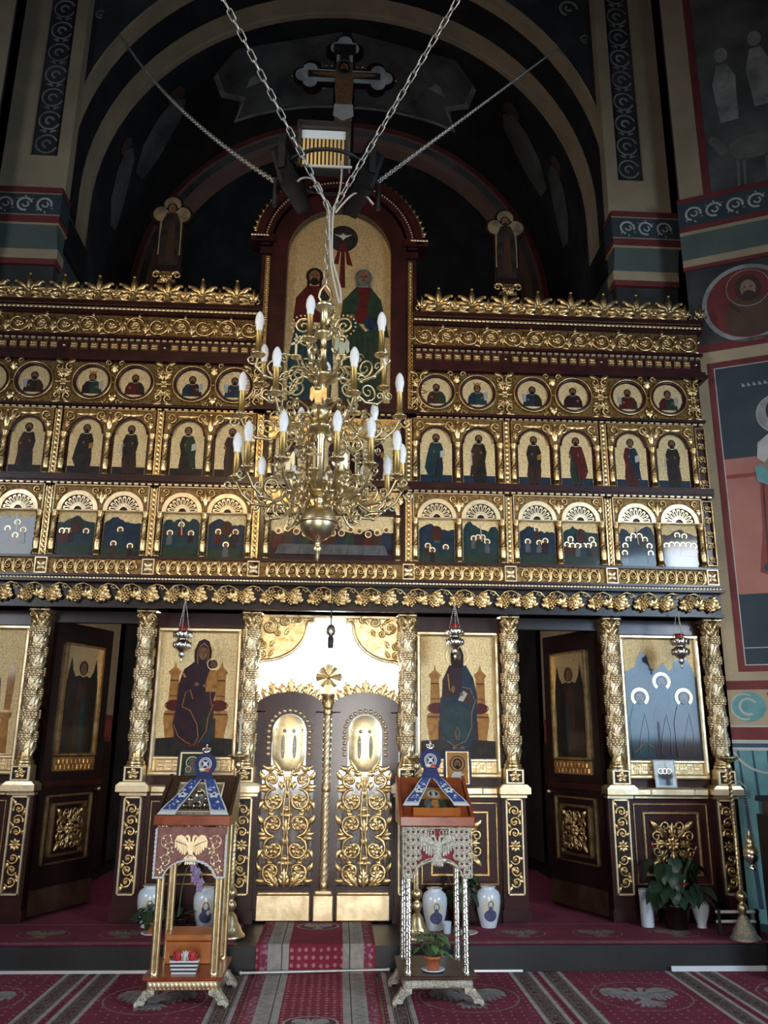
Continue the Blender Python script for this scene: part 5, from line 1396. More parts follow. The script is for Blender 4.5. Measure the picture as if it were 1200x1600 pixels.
def royal_leaf(s):
    sd = SIDE[s]
    t = thing('royal_door_leaf', f'{sd} leaf of the maroon royal doors with gilded openwork and an oval icon', 'door', (s*.335, .05, .20), group='royal door leaves')
    W_ = .300; y0, y1 = -.03, .03
    b = MB().mat('maroon')
    b.box(-W_, W_, y0, y1, 0, .235); b.box(-W_, -.225, y0, y1, .235, 1.70); b.box(.225, W_, y0, y1, .235, 1.70); b.box(-.225, .225, y0+.01, y1, .235, .262)
    top = [(-W_, 1.70)]
    for i in range(21):
        u = -1+2*i/20; top.append((u*W_, 1.70+.17*sqrt(max(0, 1-(u*.93)**2))))
    top.append((W_, 1.70))
    # crown board with an oval window cut out: built as two side strips around the oval
    oc, ow, oh = 1.43, .150, .245      # oval (stadium) centre, half width, half height
    def oval(n=28, g=1.0):
        pts = []
        r_ = ow*g; st = oh-ow
        for i in range(n):
            a = 2*pi*i/n; z_ = (st if sin(a) > 0 else -st if sin(a) < 0 else 0)
            pts.append((r_*cos(a), oc+z_+r_*sin(a)))
        return pts
    def zlow(x): return 1.262
    cols = 24
    for i in range(cols):
        xa, xb = -W_+2*W_*i/cols, -W_+2*W_*(i+1)/cols
        def tz(x): return 1.70+.17*sqrt(max(0, 1-(x/W_*.93)**2))
        def oz(x): return sqrt(max(ow*ow-x*x, 0))+(oh-ow) if abs(x) < ow else 0
        xm = (xa+xb)/2
        if abs(xm) < ow:
            b.prism([(xa, oc+oz(xa)), (xb, oc+oz(xb)), (xb, tz(xb)), (xa, tz(xa))], y0, y1)
        else:
            b.prism([(xa, 1.20 if abs(xm) < .225 else 1.69), (xb, 1.20 if abs(xm) < .225 else 1.69), (xb, tz(xb)), (xa, tz(xa))], y0, y1)
    b.build('leaf_frame', t)
    b = MB().mat('gold_pale'); b.bev(-.225, .225, y0-.055, y0, .0, .205, .008); b.bev(-.215, .215, y0-.045, y0, .205, .225, .006); b.build('kick_panel', t)
    inst('openwork_panel', OPENWORK, t, (0, y0+.008, .262), None, (1.0, 1, .985))
    b = MB().mat('gold')
    n = 40
    b = MB().mat('gold_pale'); b.dome(0, 0, .0195, .018, 0, 9); BEAD = b.mesh('bead')
    for i in range(13):
        a = pi*i/12; inst('bead', BEAD, t, (.182*cos(a), y0-.001, oc+oh-ow+.182*sin(a)))
    for f in (-1, 1):
        for k in range(4): inst('bead', BEAD, t, (f*.182, y0-.001, oc+oh-ow-.048*(k+1)))
    ic = MB().mat('p_brown'); ic.add([(x, y0-.002-.05*0, z) for x, z in oval(36, .99)], [tuple(range(36))])
    # domed oval cover plate
    g = ic.mat('brass'); rings = [(.99, 0), (.85, .010), (.6, .017), (.3, .021)]
    vv = []; fs = []
    for gq, h in rings:
        for (x, z) in oval(36): vv.append((x*gq, y0-.004-h, oc+(z-oc)*gq))
    vv.append((0, y0-.027, oc))
    for k in range(3):
        for i in range(36): fs.append((k*36+i, k*36+(i+1) % 36, (k+1)*36+(i+1) % 36, (k+1)*36+i))
    for i in range(36): fs.append((3*36+i, 3*36+(i+1) % 36, 4*36))
    ic.add(vv, fs, True)
    # embossed figures on the oval
    ic.mat('silver_stamped')
    for (dx, dz, w_, h_) in ((-.05,-.03,.035,.11),(.05,-.03,.035,.11)):
        n2 = 12; vv = [(dx+w_*.6*cos(2*pi*i/n2), y0-.020, oc+dz+h_*sin(2*pi*i/n2)) for i in range(n2)]+[(dx+w_*.3*cos(2*pi*i/n2), y0-.036, oc+dz+h_*.7*sin(2*pi*i/n2)) for i in range(n2)]
        ic.add(vv, [(i,(i+1)%n2,n2+(i+1)%n2,n2+i) for i in range(n2)]+[tuple(range(n2,2*n2))], True)
        ic.dome(dx*.8, oc+dz+h_+.02, .020, .014, y0-.018, 10)
    ic.mat('p_brown')
    for dx in (-.115, .09): ic.box(dx, dx+.03, y0-.016, y0-.004, oc+.03, oc+.12)
    ic.build('oval_icon', t)
    b = MB().mat('gold')
    for i in range(9):
        u = -.9+1.8*i/8; x = u*W_; z = 1.70+.17*sqrt(max(0, 1-(u*.93)**2)); a = pi/2-u*.8
        acanthus(b, x, z-.03, a, .155 if i % 2 == 0 else .12, .12, -.012, 2, h=.02)
        f = 1 if u > 0 else -1
        b.tube(spiral(x+.035*f, z+.022, .034, a-pi/2, 1.1, f, 12, .2, -.018), taper(13, .012, .008), 5)
    b.build('leaf_crest', t)
    return t
for s in (-1, 1): royal_leaf(s)
# centre post with twisted shaft and star finial
t = thing('door_post', 'gilded twisted post with star cross finial between the royal doors', 'post', (0, .01, .20))
b = MB().mat('gold_pale'); b.bev(-.085, .085, -.06, .03, 0, .205, .008); b.bev(-.07, .07, -.03, .03, .205, .235, .006); b.build('foot_block', t)
b = MB().mat('gold_pale'); b.box(-.030, .030, -.005, .03, .235, 1.74)
b.lathe([(.030,.235),(.030,1.70)], 14, (0,-.01,0))
for k in range(4):
    p = []
    for i in range(120):
        tt = i/119; a = 2*pi*(k/4+6.5*tt); p.append((.030*cos(a), -.01+.030*sin(a), .30+1.0*0+1.36*tt))
    b.tube(p, .0095, 4, False)
b.build('twisted_shaft', t)
for z in (.245, 1.02, 1.665): b = MB().mat('gold'); b.lathe([(.036,0),(.040,.01),(.040,.045),(.036,.055)], 14, (0,-.01,z)); b.build('collar', t)
b = MB().mat('gold')
b.lathe([(.034,1.72),(.044,1.74),(.040,1.75),(.052,1.82),(.062,1.84),(.062,1.855)], 14, (0,-.01,0))
for k in range(8):
    b.T = Matrix.Rotation(2*pi*k/8, 4, 'Z') @ Matrix.Translation((0, -.044, 1.75)); b.leaf(0, 0, pi/2, .085, .035, .012)
b.T = None; b.build('capital', t)
b = MB().mat('gold')
for k in range(4):
    a = pi/4+k*pi/2
for k in range(8):
    a = k*pi/4; L_ = .115 if k % 2 == 0 else .105
    w_ = .36
    b.add([(0,-.035,2.0),(L_*cos(a-w_),-.012,2.0+L_*sin(a-w_)),(L_*1.05*cos(a),-.020,2.0+L_*1.05*sin(a)),(L_*cos(a+w_),-.012,2.0+L_*sin(a+w_))], [(0,1,2,3)])
b.box(-.075,.075,-.010,.0,1.925,2.075); b.lathe([(.001,-.055),(.018,-.045),(.022,-.03)], 12, (0,0,2.0), 'y'); b.box(-.03,.03,-.03,.0,1.85,1.93)
b.build('star_finial', t)
# arched carved surround above the doors
t = thing('door_arch_surround', 'gilded carved arch with stepped edge above the royal doors', 'arch', (0, .045, 2.0))
for s in (-1, 1):
    curve = [(.665,.30),(.625,.33),(.60,.345)]+[(.60-.40*sin(a)*.98, .345+.33*(1-cos(a))) for a in [pi/2*i/8 for i in range(1, 9)]]+[(.20,.70),(.15,.70),(.15,.735)]
    b = MB().mat('gold')
    out2 = [(.665,.765)]
    # panel between the curve and the beam, as vertical slices
    xs = sorted(set([round(c_[0], 4) for c_ in curve]))
    def zc_(x):
        for (x1, z1), (x0, z0) in zip(curve[:-1], curve[1:]):
            if min(x0, x1)-1e-6 <= x <= max(x0, x1)+1e-6 and abs(x1-x0) > 1e-6: return z0+(z1-z0)*(x-x0)/(x1-x0)
        return curve[-1][1]
    for xa, xb in zip(xs[:-1], xs[1:]):
        b.prism([(s*xa, zc_(xa)), (s*xb, zc_(xb)), (s*xb, .765), (s*xa, .765)], .012, .05)
    b.mat('gold')
    for (x, z, r_, g) in ((.555,.655,.075,1),(.41,.705,.048,-1),(.605,.49,.045,-1),(.30,.725,.03,1),(.475,.60,.03,-1),(.61,.40,.028,1)):
        b.tube(spiral(s*x, z, r_, pi/2, 1.4, s*g, 18, .18, -.004), taper(19, .015, .009), 5); rosette(b, s*x, z, r_*.5, .002, 5)
        acanthus(b, s*(x-.06), z-.02, radians(120) if s > 0 else radians(60), .08, .05, .008, 2)
    b.build('carved_spandrel', t)
    b = MB().mat('gold_pale')
    b.tube([(s*x, .005, z) for x, z in curve], .020, 6); b.box(s*.655, s*.625, -.01, .05, .32, .765)
    b.build('arch_moulding', t)
b = MB().mat('gold_pale'); b.bev(-.55, .55, -.015, .05, .735, .765, .006); b.build('head_moulding', t)
b = MB().mat('maroon')
for s in (-1, 1): b.box(s*.642, s*.70, .01, .08, -1.80, .765)
b.build('door_jamb', t)
# white curtain behind the doors
b = MB().mat('curtain')
n = 120; vv = []
for z in (.26, 1.0, 1.9, 2.74):
    for i in range(n+1):
        x = -.68+1.36*i/n; amp = .022 if z < 2.7 else .012
        vv.append((x+.006*sin(i*.9), .17+amp*sin(i*.55)+amp*.5*sin(i*1.31+z), z))
b.add(vv, [(k*(n+1)+i, k*(n+1)+i+1, (k+1)*(n+1)+i+1, (k+1)*(n+1)+i) for k in range(3) for i in range(n)], True)
b.tube([(-.70,.17,2.745),(.70,.17,2.745)], .008, 6)
o = b.build('curtain'); tag(o, 'sunlit white patterned curtain hanging behind the royal doors', 'curtain')

# unseen table shape, added to block window light from the lower curtain
th = thing('curtain_light_blocker', 'unseen table-shaped block added to shade the lower curtain', 'table', (0, 1.5, .185))
b = MB().mat('brown_cloth'); b.bev(-.62, .62, -.55, .55, 0, 1.02, .03); b.build('cloth', th)
b = MB().mat('gold'); b.bev(-.30, .30, -.25, .25, 1.02, 1.40, .02); b.bev(-.55, .55, .0, .1, 1.02, 1.62, .02); b.build('upper_blocker', th)

# ================================================================ open side doors
def side_door(s):
    sd = SIDE[s]
    t = thing('side_door', f'open dark {sd} side door with a gold-framed winged figure panel', 'door', (s*2.47, .06, .20), group='open side doors')
    ang = radians(68)
    t.rotation_euler = (0, 0, pi-ang if s > 0 else ang)       # leaf swings back into the altar room
    # local x runs from the hinge to the free edge; the painted face looks to -y (left) or +y (right)
    W_ = .80; g = 1 if s < 0 else -1
    F = lambda y: g*y
    def fb_(b, x0, x1, ya, yb, z0, z1): b.box(x0, x1, min(F(ya), F(yb)), max(F(ya), F(yb)), z0, z1)
    b = MB().mat('maroon_dark'); fb_(b, 0, W_, -.02, .025, 0, 2.48); b.build('leaf', t)
    b = MB().mat('gold'); 
    for (x0,x1,z0,z1) in ((.13,.67,1.30,1.32),(.13,.67,2.28,2.30),(.13,.155,1.30,2.30),(.645,.67,1.30,2.30)): fb_(b, x0, x1, -.045, -.02, z0, z1)
    b.build('panel_frame', t)
    b = MB().mat('gold_ground'); fb_(b, .155, .645, -.024, -.02, 1.32, 2.28)
    b.T = Matrix.Translation((.40, 0, 1.32)) @ Matrix.Scale(g, 4, Vector((0, 1, 0)))
    pt = Paint(b, 0, 0, .245, .48, -.0245)
    pt.p('p_dark', [(-.98,.0),(.98,.0),(.98,.9),(.90,1.3),(.72,1.80),(.60,1.55),(.42,1.42),(.2,1.45),(.0,1.42),(-.2,1.45),(-.42,1.42),(-.60,1.55),(-.72,1.80),(-.90,1.3),(-.98,.9)])
    pt.p('p_brown', [(-.25,.1),(.25,.1),(.3,.8),(.22,1.35),(-.22,1.35),(-.3,.8)]); pt.p('p_teal', [(.0,.1),(.25,.1),(.3,.8),(.1,1.2),(.02,.6)]); pt.face(0, 1.58, .11, False, 'p_dark')
    b.T = None; b.build('painted_panel', t)
    b = MB().mat('gold'); fb_(b, .13, .67, -.034, -.02, 1.17, 1.29)
    for i in range(9):
        for j in range(2): fb_(b, .15+.056*i+.028*(j % 2), .19+.056*i+.028*(j % 2), -.042, -.034, 1.185+.05*j, 1.22+.05*j)
    b.build('woven_apron_panel', t)
    b = MB().mat('maroon'); fb_(b, .02, .78, -.05, -.02, 1.04, 1.09); b.build('mid_rail', t)
    b = MB().mat('gold')
    for (x0,x1,z0,z1,d) in ((.10,.70,.40,.415,.034),(.10,.70,.955,.97,.034),(.10,.115,.40,.97,.034),(.685,.70,.40,.97,.034),(.18,.62,.46,.48,.042),(.18,.62,.88,.90,.042),(.18,.20,.46,.90,.042),(.60,.62,.46,.90,.042)): fb_(b, x0, x1, -d, -.02, z0, z1)
    b.build('lower_moulding', t)
    inst('carved_square', SQUARECARV, t, (.40, F(-.022), .68), None, (.92, g, .92))
    b = MB().mat('dark_wood'); fb_(b, .0, .80, -.032, -.02, .02, .22); b.build('kick_board', t)
    b = MB().mat('brass'); b.ball((.74, F(-.06), 1.0), .022); b.cyl((.74, F(-.02), 1.0), (.74, F(-.06), 1.0), .008); b.build('door_knob', t)
for s in (-1, 1): side_door(s)
# ================================================================ carpets
FLAT = Matrix.Rotation(-pi/2, 4, 'X')      # xz drawing laid on the floor: x stays, z becomes y, -y becomes up
def eagle(b, cx, cz, s_, m1, y=0.0, m2=None):
    b.mat(m1)
    def P(pts): b.poly([(cx+s_*x, cz+s_*z) for x, z in pts], y)
    P([(-.15,.25),(0,.32),(.15,.25),(.16,-.1),(.08,-.38),(-.08,-.38),(-.16,-.1)])
    for f in (-1, 1):
        P([(f*.03,.30),(f*.06,.55),(f*.15,.66),(f*.26,.63),(f*.36,.54),(f*.24,.54),(f*.17,.48),(f*.15,.26)])
        P([(f*.15,.26),(f*.30,.52),(f*.52,.66),(f*.74,.60),(f*.86,.36),(f*.72,.30),(f*.42,.20),(f*.16,.05)])
        for k, (xa, xb, zt, zb_) in enumerate(((.72,.86,.36,-.02),(.60,.72,.32,-.14),(.48,.60,.28,-.26),(.36,.48,.24,-.34),(.24,.36,.18,-.36),(.15,.24,.10,-.24))):
            P([(f*xa,zt),(f*xb,zt),(f*(xb-.01),zb_+.06),(f*((xa+xb)/2+.02),zb_),(f*(xa+.015),zb_+.08)])
        P([(f*.09,-.30),(f*.30,-.46),(f*.38,-.62),(f*.26,-.58),(f*.12,-.46)])
    for k in range(-2, 3):
        P([(k*.04-.03,-.34),(k*.04+.03,-.34),(k*.12+.05,-.76),(k*.12,-.84),(k*.12-.05,-.76)])
def floor_carpet(x0, x1, label, y0=-4.4, y1=-.832, eagles=(-1.46, -2.9), th=.010):
    b = MB().mat('carpet_red'); b.box(x0, x1, y0, y1, 0.002, th)
    b.T = Matrix.Translation((0, 0, th)) @ FLAT
    for e, d in ((x0, 1), (x1, -1)):
        for a, c, m_, h in ((.022,.050,'carpet_cream',.0006),(.050,.165,'carpet_dark',.0005),(.165,.193,'carpet_cream',.0006),(.055,.060,'carpet_grey',.0008),(.155,.160,'carpet_grey',.0008)):
            b.mat(m_); xa, xb = sorted((e+d*a, e+d*c)); b.poly([(xa,y0),(xb,y0),(xb,y1),(xa,y1)], -h)
        b.mat('carpet_beige'); y = y1-.05; c = e+d*.1075
        while y > y0+.1:        # meander
            for (u0,u1,v0,v1) in ((-.036,.036,0,.008),(-.036,-.028,-.07,0),(-.036,.018,-.07,-.062),(.010,.018,-.062,-.03),(-.012,.018,-.038,-.03),(.028,.036,-.085,0)):
                b.poly([(c+u0,y+v0),(c+u1,y+v0),(c+u1,y+v1),(c+u0,y+v1)], -.0009)
            y -= .093
    cx = (x0+x1)/2
    for ey in eagles:
        b.mat('carpet_beige'); b.ring(cx, ey, .325, .337, -.0006, n=40)
        eagle(b, cx, ey, .30, 'carpet_grey', -.0008)
    b.T = None
    o = b.build('carpet'); return tag(o, label, 'carpet', 'red floor carpets with eagles')
floor_carpet(-2.86, -1.632, 'red eagle carpet lying at the far left of the floor')
floor_carpet(-1.626, -.49, 'red eagle carpet under the lectern with brown cloth')
floor_carpet(.425, 1.582, 'red eagle carpet under the lectern with pierced silver panel')
floor_carpet(1.588, 2.76, 'red eagle carpet in front of the right side doorway')
floor_carpet(2.766, 3.9, 'red eagle carpet at the far right of the floor')
# centre runner climbing the step
def runner():
    b = MB()
    prof = [(-4.4,.011),(-.86,.011),(-.838,.03),(-.832,.18),(-.815,.197),(-.03,.197)]     # (y, z)
    cols = [(-.470,-.440,'carpet_runner'),(-.440,-.385,'carpet_plum'),(-.385,-.285,'carpet_cream'),(-.285,-.278,'carpet_line'),(-.278,-.230,'carpet_cream'),(-.230,.165,'carpet_runner'),
            (.165,.213,'carpet_cream'),(.213,.220,'carpet_line'),(.220,.320,'carpet_cream'),(.320,.375,'carpet_plum'),(.375,.405,'carpet_runner')]
    for xa, xb, m_ in cols:
        b.mat(m_)
        vv = [(x, y, z) for y, z in prof for x in (xa, xb)]
        b.add(vv, [(2*i, 2*i+1, 2*i+3, 2*i+2) for i in range(len(prof)-1)])
    b.mat('carpet_line')
    for x in (-.470, .405): b.add([(x, y, z) for y, z in prof]+[(x, y, z-.008) for y, z in prof], [(i, i+1, len(prof)+i+1, len(prof)+i) for i in range(len(prof)-1)])
    b.T = Matrix.Translation((0, 0, .0)) @ FLAT
    for ey, z in ((-.20, .1975), (-1.98, .0115), (-3.5, .0115)):
        b.mat('carpet_cream'); b.ring(-.0325, ey, .155, .172, -z-.0005, n=30, sz=.75); b.mat('carpet_dark'); b.ring(-.0325, ey, .125, .155, -z-.0004, n=30, sz=.75)
        eagle(b, -.0325, ey, .13, 'carpet_cream', -z-.0008)
    # printed flowers along the cream bands
    for xx in (-.335, .270):
        y = -.05
        while y > -4.3:
            z = .1975 if y > -.81 else .0115
            b.mat('carpet_grey'); b.ring(xx, y, .014, .028, -z-.0005, .4, 5.2, 9); b.ell(xx+.02, y-.035, .015, .010, -z-.0005, 7); y -= .085
            if -.86 < y < -.80: y = -.88
    b.T = None
    return tag(b.build('runner_carpet'), 'crimson runner with pale bands climbing the step to the royal doors', 'carpet')
runner()
def dais_carpet(x0, x1, label):
    b = MB().mat('carpet_red'); b.box(x0, x1, -.80, -.09, .187, .195)
    b.T = Matrix.Translation((0, 0, .195)) @ FLAT
    for a, c, m_ in ((-.795,-.775,'carpet_plum'),(-.775,-.765,'carpet_cream'),(-.745,-.738,'carpet_cream'),(-.12,-.11,'carpet_grey')):
        b.mat(m_); b.poly([(x0,a),(x1,a),(x1,c),(x0,c)], -.0006)
    x = x0+.33
    while x < x1-.2:
        b.mat('carpet_beige'); b.ring(x, -.46, .19, .20, -.0008, n=24, sz=.8); eagle(b, x, -.46, .17, 'carpet_beige', -.0009)
        x += .62
    b.T = None
    return tag(b.build('dais_carpet'), label, 'carpet', 'carpets along the step')
dais_carpet(-3.7, -.64, 'narrow red carpet along the step, left of the runner')
dais_carpet(.62, 3.55, 'narrow red carpet along the step, right of the runner')
for s in (-1, 1):
    b = MB().mat('carpet_red'); b.box(s*1.72, s*2.48, -.085, 3.0, .187, .193)
    tag(b.build('altar_carpet'), f'dark red carpet inside the {SIDE[s]} side doorway', 'carpet', 'carpets inside the doorways')
# metal edging strips at the foot of the step and the runner rod
def strip(x0, x1, y, z, label, h=.012, tilt=0.0, name='edging_strip', m='metal_strip'):
    b = MB().mat(m); b.add([(x0,y-.012,z-tilt),(x1,y-.012,z+tilt),(x1,y+.008,z+tilt),(x0,y+.008,z-tilt),(x0,y-.010,z+h-tilt),(x1,y-.010,z+h+tilt),(x1,y+.006,z+h+tilt),(x0,y+.006,z+h-tilt)], [(0,1,5,4),(1,2,6,5),(2,3,7,6),(3,0,4,7),(4,5,6,7)])
    return tag(b.build(name), label, 'strip', 'floor strips')
strip(-2.9, -.95, -.835, .012, 'pale metal strip along the foot of the step, left of the lecterns', .020)
strip(.98, 1.50, -.835, .012, 'short pale metal strip at the step foot beside the right lectern', .014)
strip(2.62, 3.6, -.845, .012, 'pale metal strip at the step foot near the tall candle stand', .035, 0, 'edging_strip', 'white_paint')
b = MB().mat('metal_strip'); b.tube([(-.56,-.90,.026),(.49,-.85,.032)], .0105, 8); b.ball((-.57,-.90,.026), .015); b.ball((.50,-.85,.032), .015)
tag(b.build('carpet_rod'), 'thin metal rod holding the runner at the foot of the step', 'rod')

# ================================================================ lecterns
def stole(b, u0, v0, u1, v1, w0, w1, y):
    """one tail of the embroidered ribbon on the desk plane: from (u0,v0) down to (u1,v1)"""
    N_ = 10
    def pt_(t, e): 
        w_ = w0+(w1-w0)*t; return (u0+(u1-u0)*t+e*w_, v0+(v1-v0)*t)
    def band(ea, eb, m_, dy, ta=0, tb=1):
        b.mat(m_); vv = []
        for i in range(N_+1):
            t = ta+(tb-ta)*i/N_; sag = .004*sin(t*9)
            for e in (ea, eb): x, z = pt_(t, e); vv.append((x, y-dy-sag, z))
        b.add(vv, [(2*i, 2*i+1, 2*i+3, 2*i+2) for i in range(N_)], True)
    band(-.5, .5, 'embroid_white', .003); band(-.40, .40, 'embroid_blue', .005, 0, .98)
    band(-.5, .5, 'embroid_white', .001, 1.0, 1.10)
    b.mat('embroid_white')
    cx, cz = pt_(.52, 0)
    for k in range(5):
        a = pi/2+k*2*pi/5; b.leaf(cx+.006*cos(a), cz+.006*sin(a), a, .032, .030, .004, y-.006)
    for t, e in ((.18,-.1),(.28,.15),(.74,.1),(.86,-.15),(.36,-.2)):
        x, z = pt_(t, e)
        for k in range(3): b.leaf(x, z, k*2.1+t*5, .016, .014, .003, y-.006)
    b.mat('velvet_blue'); b.dome(cx, cz, .010, .006, y-.009, 8)
def lectern(x, label, left):
    t = thing('lectern', label, 'lectern', (x, -1.40, .012), group='lecterns')
    W_, F, B = .225, -.275, .22           # half width, front and back local y
    metal = 'brass' if left else 'silver'; stamp = 'gold_pale' if left else 'silver_stamped'
    # paw feet
    fb = MB().mat('silver_stamped')
    fb.T = None
    p = [(-.02,.115),(.05,.115),(.05,.085),(.012,.068),(-.004,.045),(-.012,.02),(-.045,.02),(-.055,.0),(-.07,0),(-.075,.03),(-.055,.06),(-.035,.085)]
    fb.prism(p, -.028, .028)
    for k in range(3): fb.ball((-.062, -.02+.02*k, .014), .016, 7, 4)
    for k in range(4): fb.leaf(-.02+.012*k, .05+.012*k, radians(100), .04, .02, .01, -.029)
    FOOT = fb.mesh('paw_foot')
    for sx in (-1, 1):
        for (fy, rz) in ((F+.02, 0), (B-.02, 0)):
            inst('paw_foot', FOOT, t, (sx*(W_-.005), fy, 0), (0, 0, rz), (sx*-1*-1 if False else (1 if sx < 0 else -1), 1, .90))
    b = MB().mat(stamp); b.bev(-W_, W_, F, B, .098, .160, .008)
    for i in range(16): b.leaf(-W_+.02+.0275*i, .108, pi/2, .044, .028, .008, F-.001)
    b.build('base_frieze', t)
    b = MB().mat('dark_wood' if not left else 'red_wood'); b.bev(-W_-.025, W_+.025, F-.03, B+.02, .160, .182, .006); b.build('shelf', t)
    for sx in (-1, 1):
        for py in (F+.045, B-.03):
            b = MB().mat(metal)
            xx = sx*(W_-.035)
            if left:
                b.box(xx-.024, xx+.024, py-.006, py+.014, .182, 1.08)
                for d in (-.014, .014): b.cyl((xx+d, py-.008, .182), (xx+d, py-.008, 1.08), .0135, 10)
                b.lathe([(.030,0),(.030,.012),(.02,.02)], 10, (xx, py, .182))
            else:
                b.lathe([(.028,0),(.028,.014),(.021,.02),(.021,.90)], 12, (xx, py, .182))
                for k in range(2):
                    q = []
                    for i in range(160):
                        tt = i/159; a = 2*pi*(k/2+11*tt); q.append((xx+.018*cos(a), py+.018*sin(a), .22+.84*tt))
                    b.tube(q, .0065, 4, False)
            b.build('post', t)
    # hanging front panel with an arched lower edge
    zt, zb, ar = 1.075, .765, .125
    n_ = 24; low = []
    for i in range(n_+1):
        u = -1+2*i/n_; xx = u*(W_+.005)
        low.append((xx, zb+(.105*sqrt(max(0, 1-(xx/.165)**2)) if abs(xx) < .165 else 0)))
    yf = F-.012
    b = MB()
    if left:
        b.mat('brown_cloth')
        vv = []
        for xx, z in low: vv += [(xx, yf, z), (xx, yf, zt)]
        b.add(vv, [(2*i, 2*i+2, 2*i+3, 2*i+1) for i in range(n_)])
        b.add([(a, yf+.006, c) for a, _, c in vv], [(2*i, 2*i+1, 2*i+3, 2*i+2) for i in range(n_)])
        pn = b.build('front_cloth', t)
        r = MB().mat('embroid_white')
        for k in range(2):
            path = [(-W_-.005, zt-.01)]+[(-W_-.005, zt-.01-(zt-zb-.01)*i/10) for i in range(1, 10)]+low+[(W_+.005, zb+(zt-zb-.01)*i/10) for i in range(10)]
            # twisted cord border
            dense = []
            for (p0, p1) in zip(path[:-1], path[1:]):
                L_ = hypot(p1[0]-p0[0], p1[1]-p0[1]); m_ = max(1, int(L_/.006))
                for i in range(m_): dense.append((p0[0]+(p1[0]-p0[0])*i/m_, p0[1]+(p1[1]-p0[1])*i/m_))
            q = [(xx+.004*cos(i*.75+k*pi), yf-.007+.005*sin(i*.75+k*pi), z+.004*cos(i*.75+k*pi)) for i, (xx, z) in enumerate(dense)]
            r.tube(q, .0055, 4)
        r.build('cord_border', pn)
        e = MB(); eagle(e, 0, .945, .125, 'gold_pale', yf-.004); e.build('embroidered_eagle', pn)
        e = MB().mat('gold_pale')
        for f in (-1, 1):
            for (sx, sz, sr, d) in ((.155,.99,.048,1),(.165,.875,.04,-1),(.135,.93,.022,1),(.19,.81,.018,-1)):
                e.tube(spiral(f*sx, sz, sr, -pi/2, 1.4, f*d, 20, .15, yf-.002), taper(21, .0035, .002), 4)
                for k in range(4):
                    a = k*1.6+sx*7; e.leaf(f*sx+sr*.5*cos(a), sz+sr*.5*sin(a), a, .02, .012, .002, yf-.002)
        e.build('embroidered_scrolls', pn)['kind'] = 'stuff'
    else:
        b.mat('red_cloth'); vv = []
        for xx, z in low: vv += [(xx*.96, yf+.010, z+.02), (xx*.96, yf+.010, zt)]
        b.add(vv, [(2*i, 2*i+2, 2*i+3, 2*i+1) for i in range(n_)])
        bk = b.build('red_backing', t)
        b = MB().mat('silver_stamped')
        path = [(-W_-.005, zt)]+low+[(W_+.005, zt)]
        b.tube([(xx, yf, z) for xx, z in path]+[(-W_-.005, yf, zt)], .008, 6)
        b.tube([(xx*.93, yf, z+.018) for xx, z in low], .005, 5)
        for f in (-1, 1):
            for i in range(4):
                for j in range(6):
                    cx = f*(.095+.034*i); cz = .80+.05*j
                    lowz = zb+(.105*sqrt(max(0, 1-(cx/.165)**2)) if abs(cx) < .165 else 0)
                    if cz-.02 < lowz: continue
                    if i == 0 and .86 < cz < 1.0: continue
                    b.tube([(cx+.021*cos(a), yf, cz+.027*sin(a)) for a in [2*pi*k/10 for k in range(10)]], .0062, 4, closed=True)
                    for k in range(8): b.leaf(cx+.006*cos(k*pi/4), cz+.008*sin(k*pi/4), k*pi/4, .022, .010, .005, yf)
            for j in range(3): b.tube([(f*(.03+.02*j)+.014*cos(a), yf, 1.045+.018*sin(a)) for a in [2*pi*k/8 for k in range(8)]], .004, 4, closed=True)
        pn = b.build('pierced_panel', t)
        e = MB(); e.T = Matrix.Translation((0, yf-.004, .945)); e.mat('silver_stamped')
        eagle(e, 0, 0, .135, 'silver_stamped', -.002)
        for k in range(5): e.leaf(0, .05-.025*k, -pi/2, .06, .06, .008, -.003)
        e.T = None; e.build('silver_eagle', pn)
    # sloping desk
    b = MB().mat('red_wood' if left else 'dark_wood')
    zf0, zf1, zbk = 1.085, 1.15, 1.395
    b.mat('red_wood'); b.bev(-W_-.028, W_+.028, F-.035, F-.005, zf0, zf1, .006)
    b.mat('dark_wood'if left else 'red_wood')
    yb_ = B-.06
    for sx in (-1, 1):
        xa, xb = sorted((sx*(W_+.028), sx*(W_+.005)))
        b.add([(xa,F-.005,zf0),(xb,F-.005,zf0),(xb,F-.005,zf1),(xa,F-.005,zf1),(xa,yb_,zf0),(xb,yb_,zf0),(xb,yb_,zbk),(xa,yb_,zbk)], [(0,1,2,3),(4,7,6,5),(0,4,5,1),(3,2,6,7),(0,3,7,4),(1,5,6,2)])
    b.add([(-W_,F-.005,zf0+.045),(W_,F-.005,zf0+.045),(W_,yb_,zbk-.012),(-W_,yb_,zbk-.012),(-W_,F-.005,zf0+.02),(W_,F-.005,zf0+.02),(W_,yb_,zf0),(-W_,yb_,zf0)], [(0,1,2,3),(4,7,6,5),(2,6,7,3)])
    b.build('sloping_desk', t)
    slope = atan2(zbk-.012-(zf0+.045), yb_-F+.005)
    PL = Matrix.Translation((x, -1.40+F-.005, .012+zf0+.048)) @ Matrix.Rotation(-(pi/2-slope), 4, 'X')
    Ls = hypot(zbk-zf0-.057, yb_-F)
    # icon lying on the desk
    ic = thing('lectern_icon', 'embossed silver icon lying under the blue ribbon on the left lectern' if left else 'colourful printed icon under the blue ribbon on the right lectern', 'icon', (x, -1.40+F, 1.15))
    inv = Matrix.Translation((-x, 1.40-F, -1.15))
    b = MB(); b.T = inv @ PL
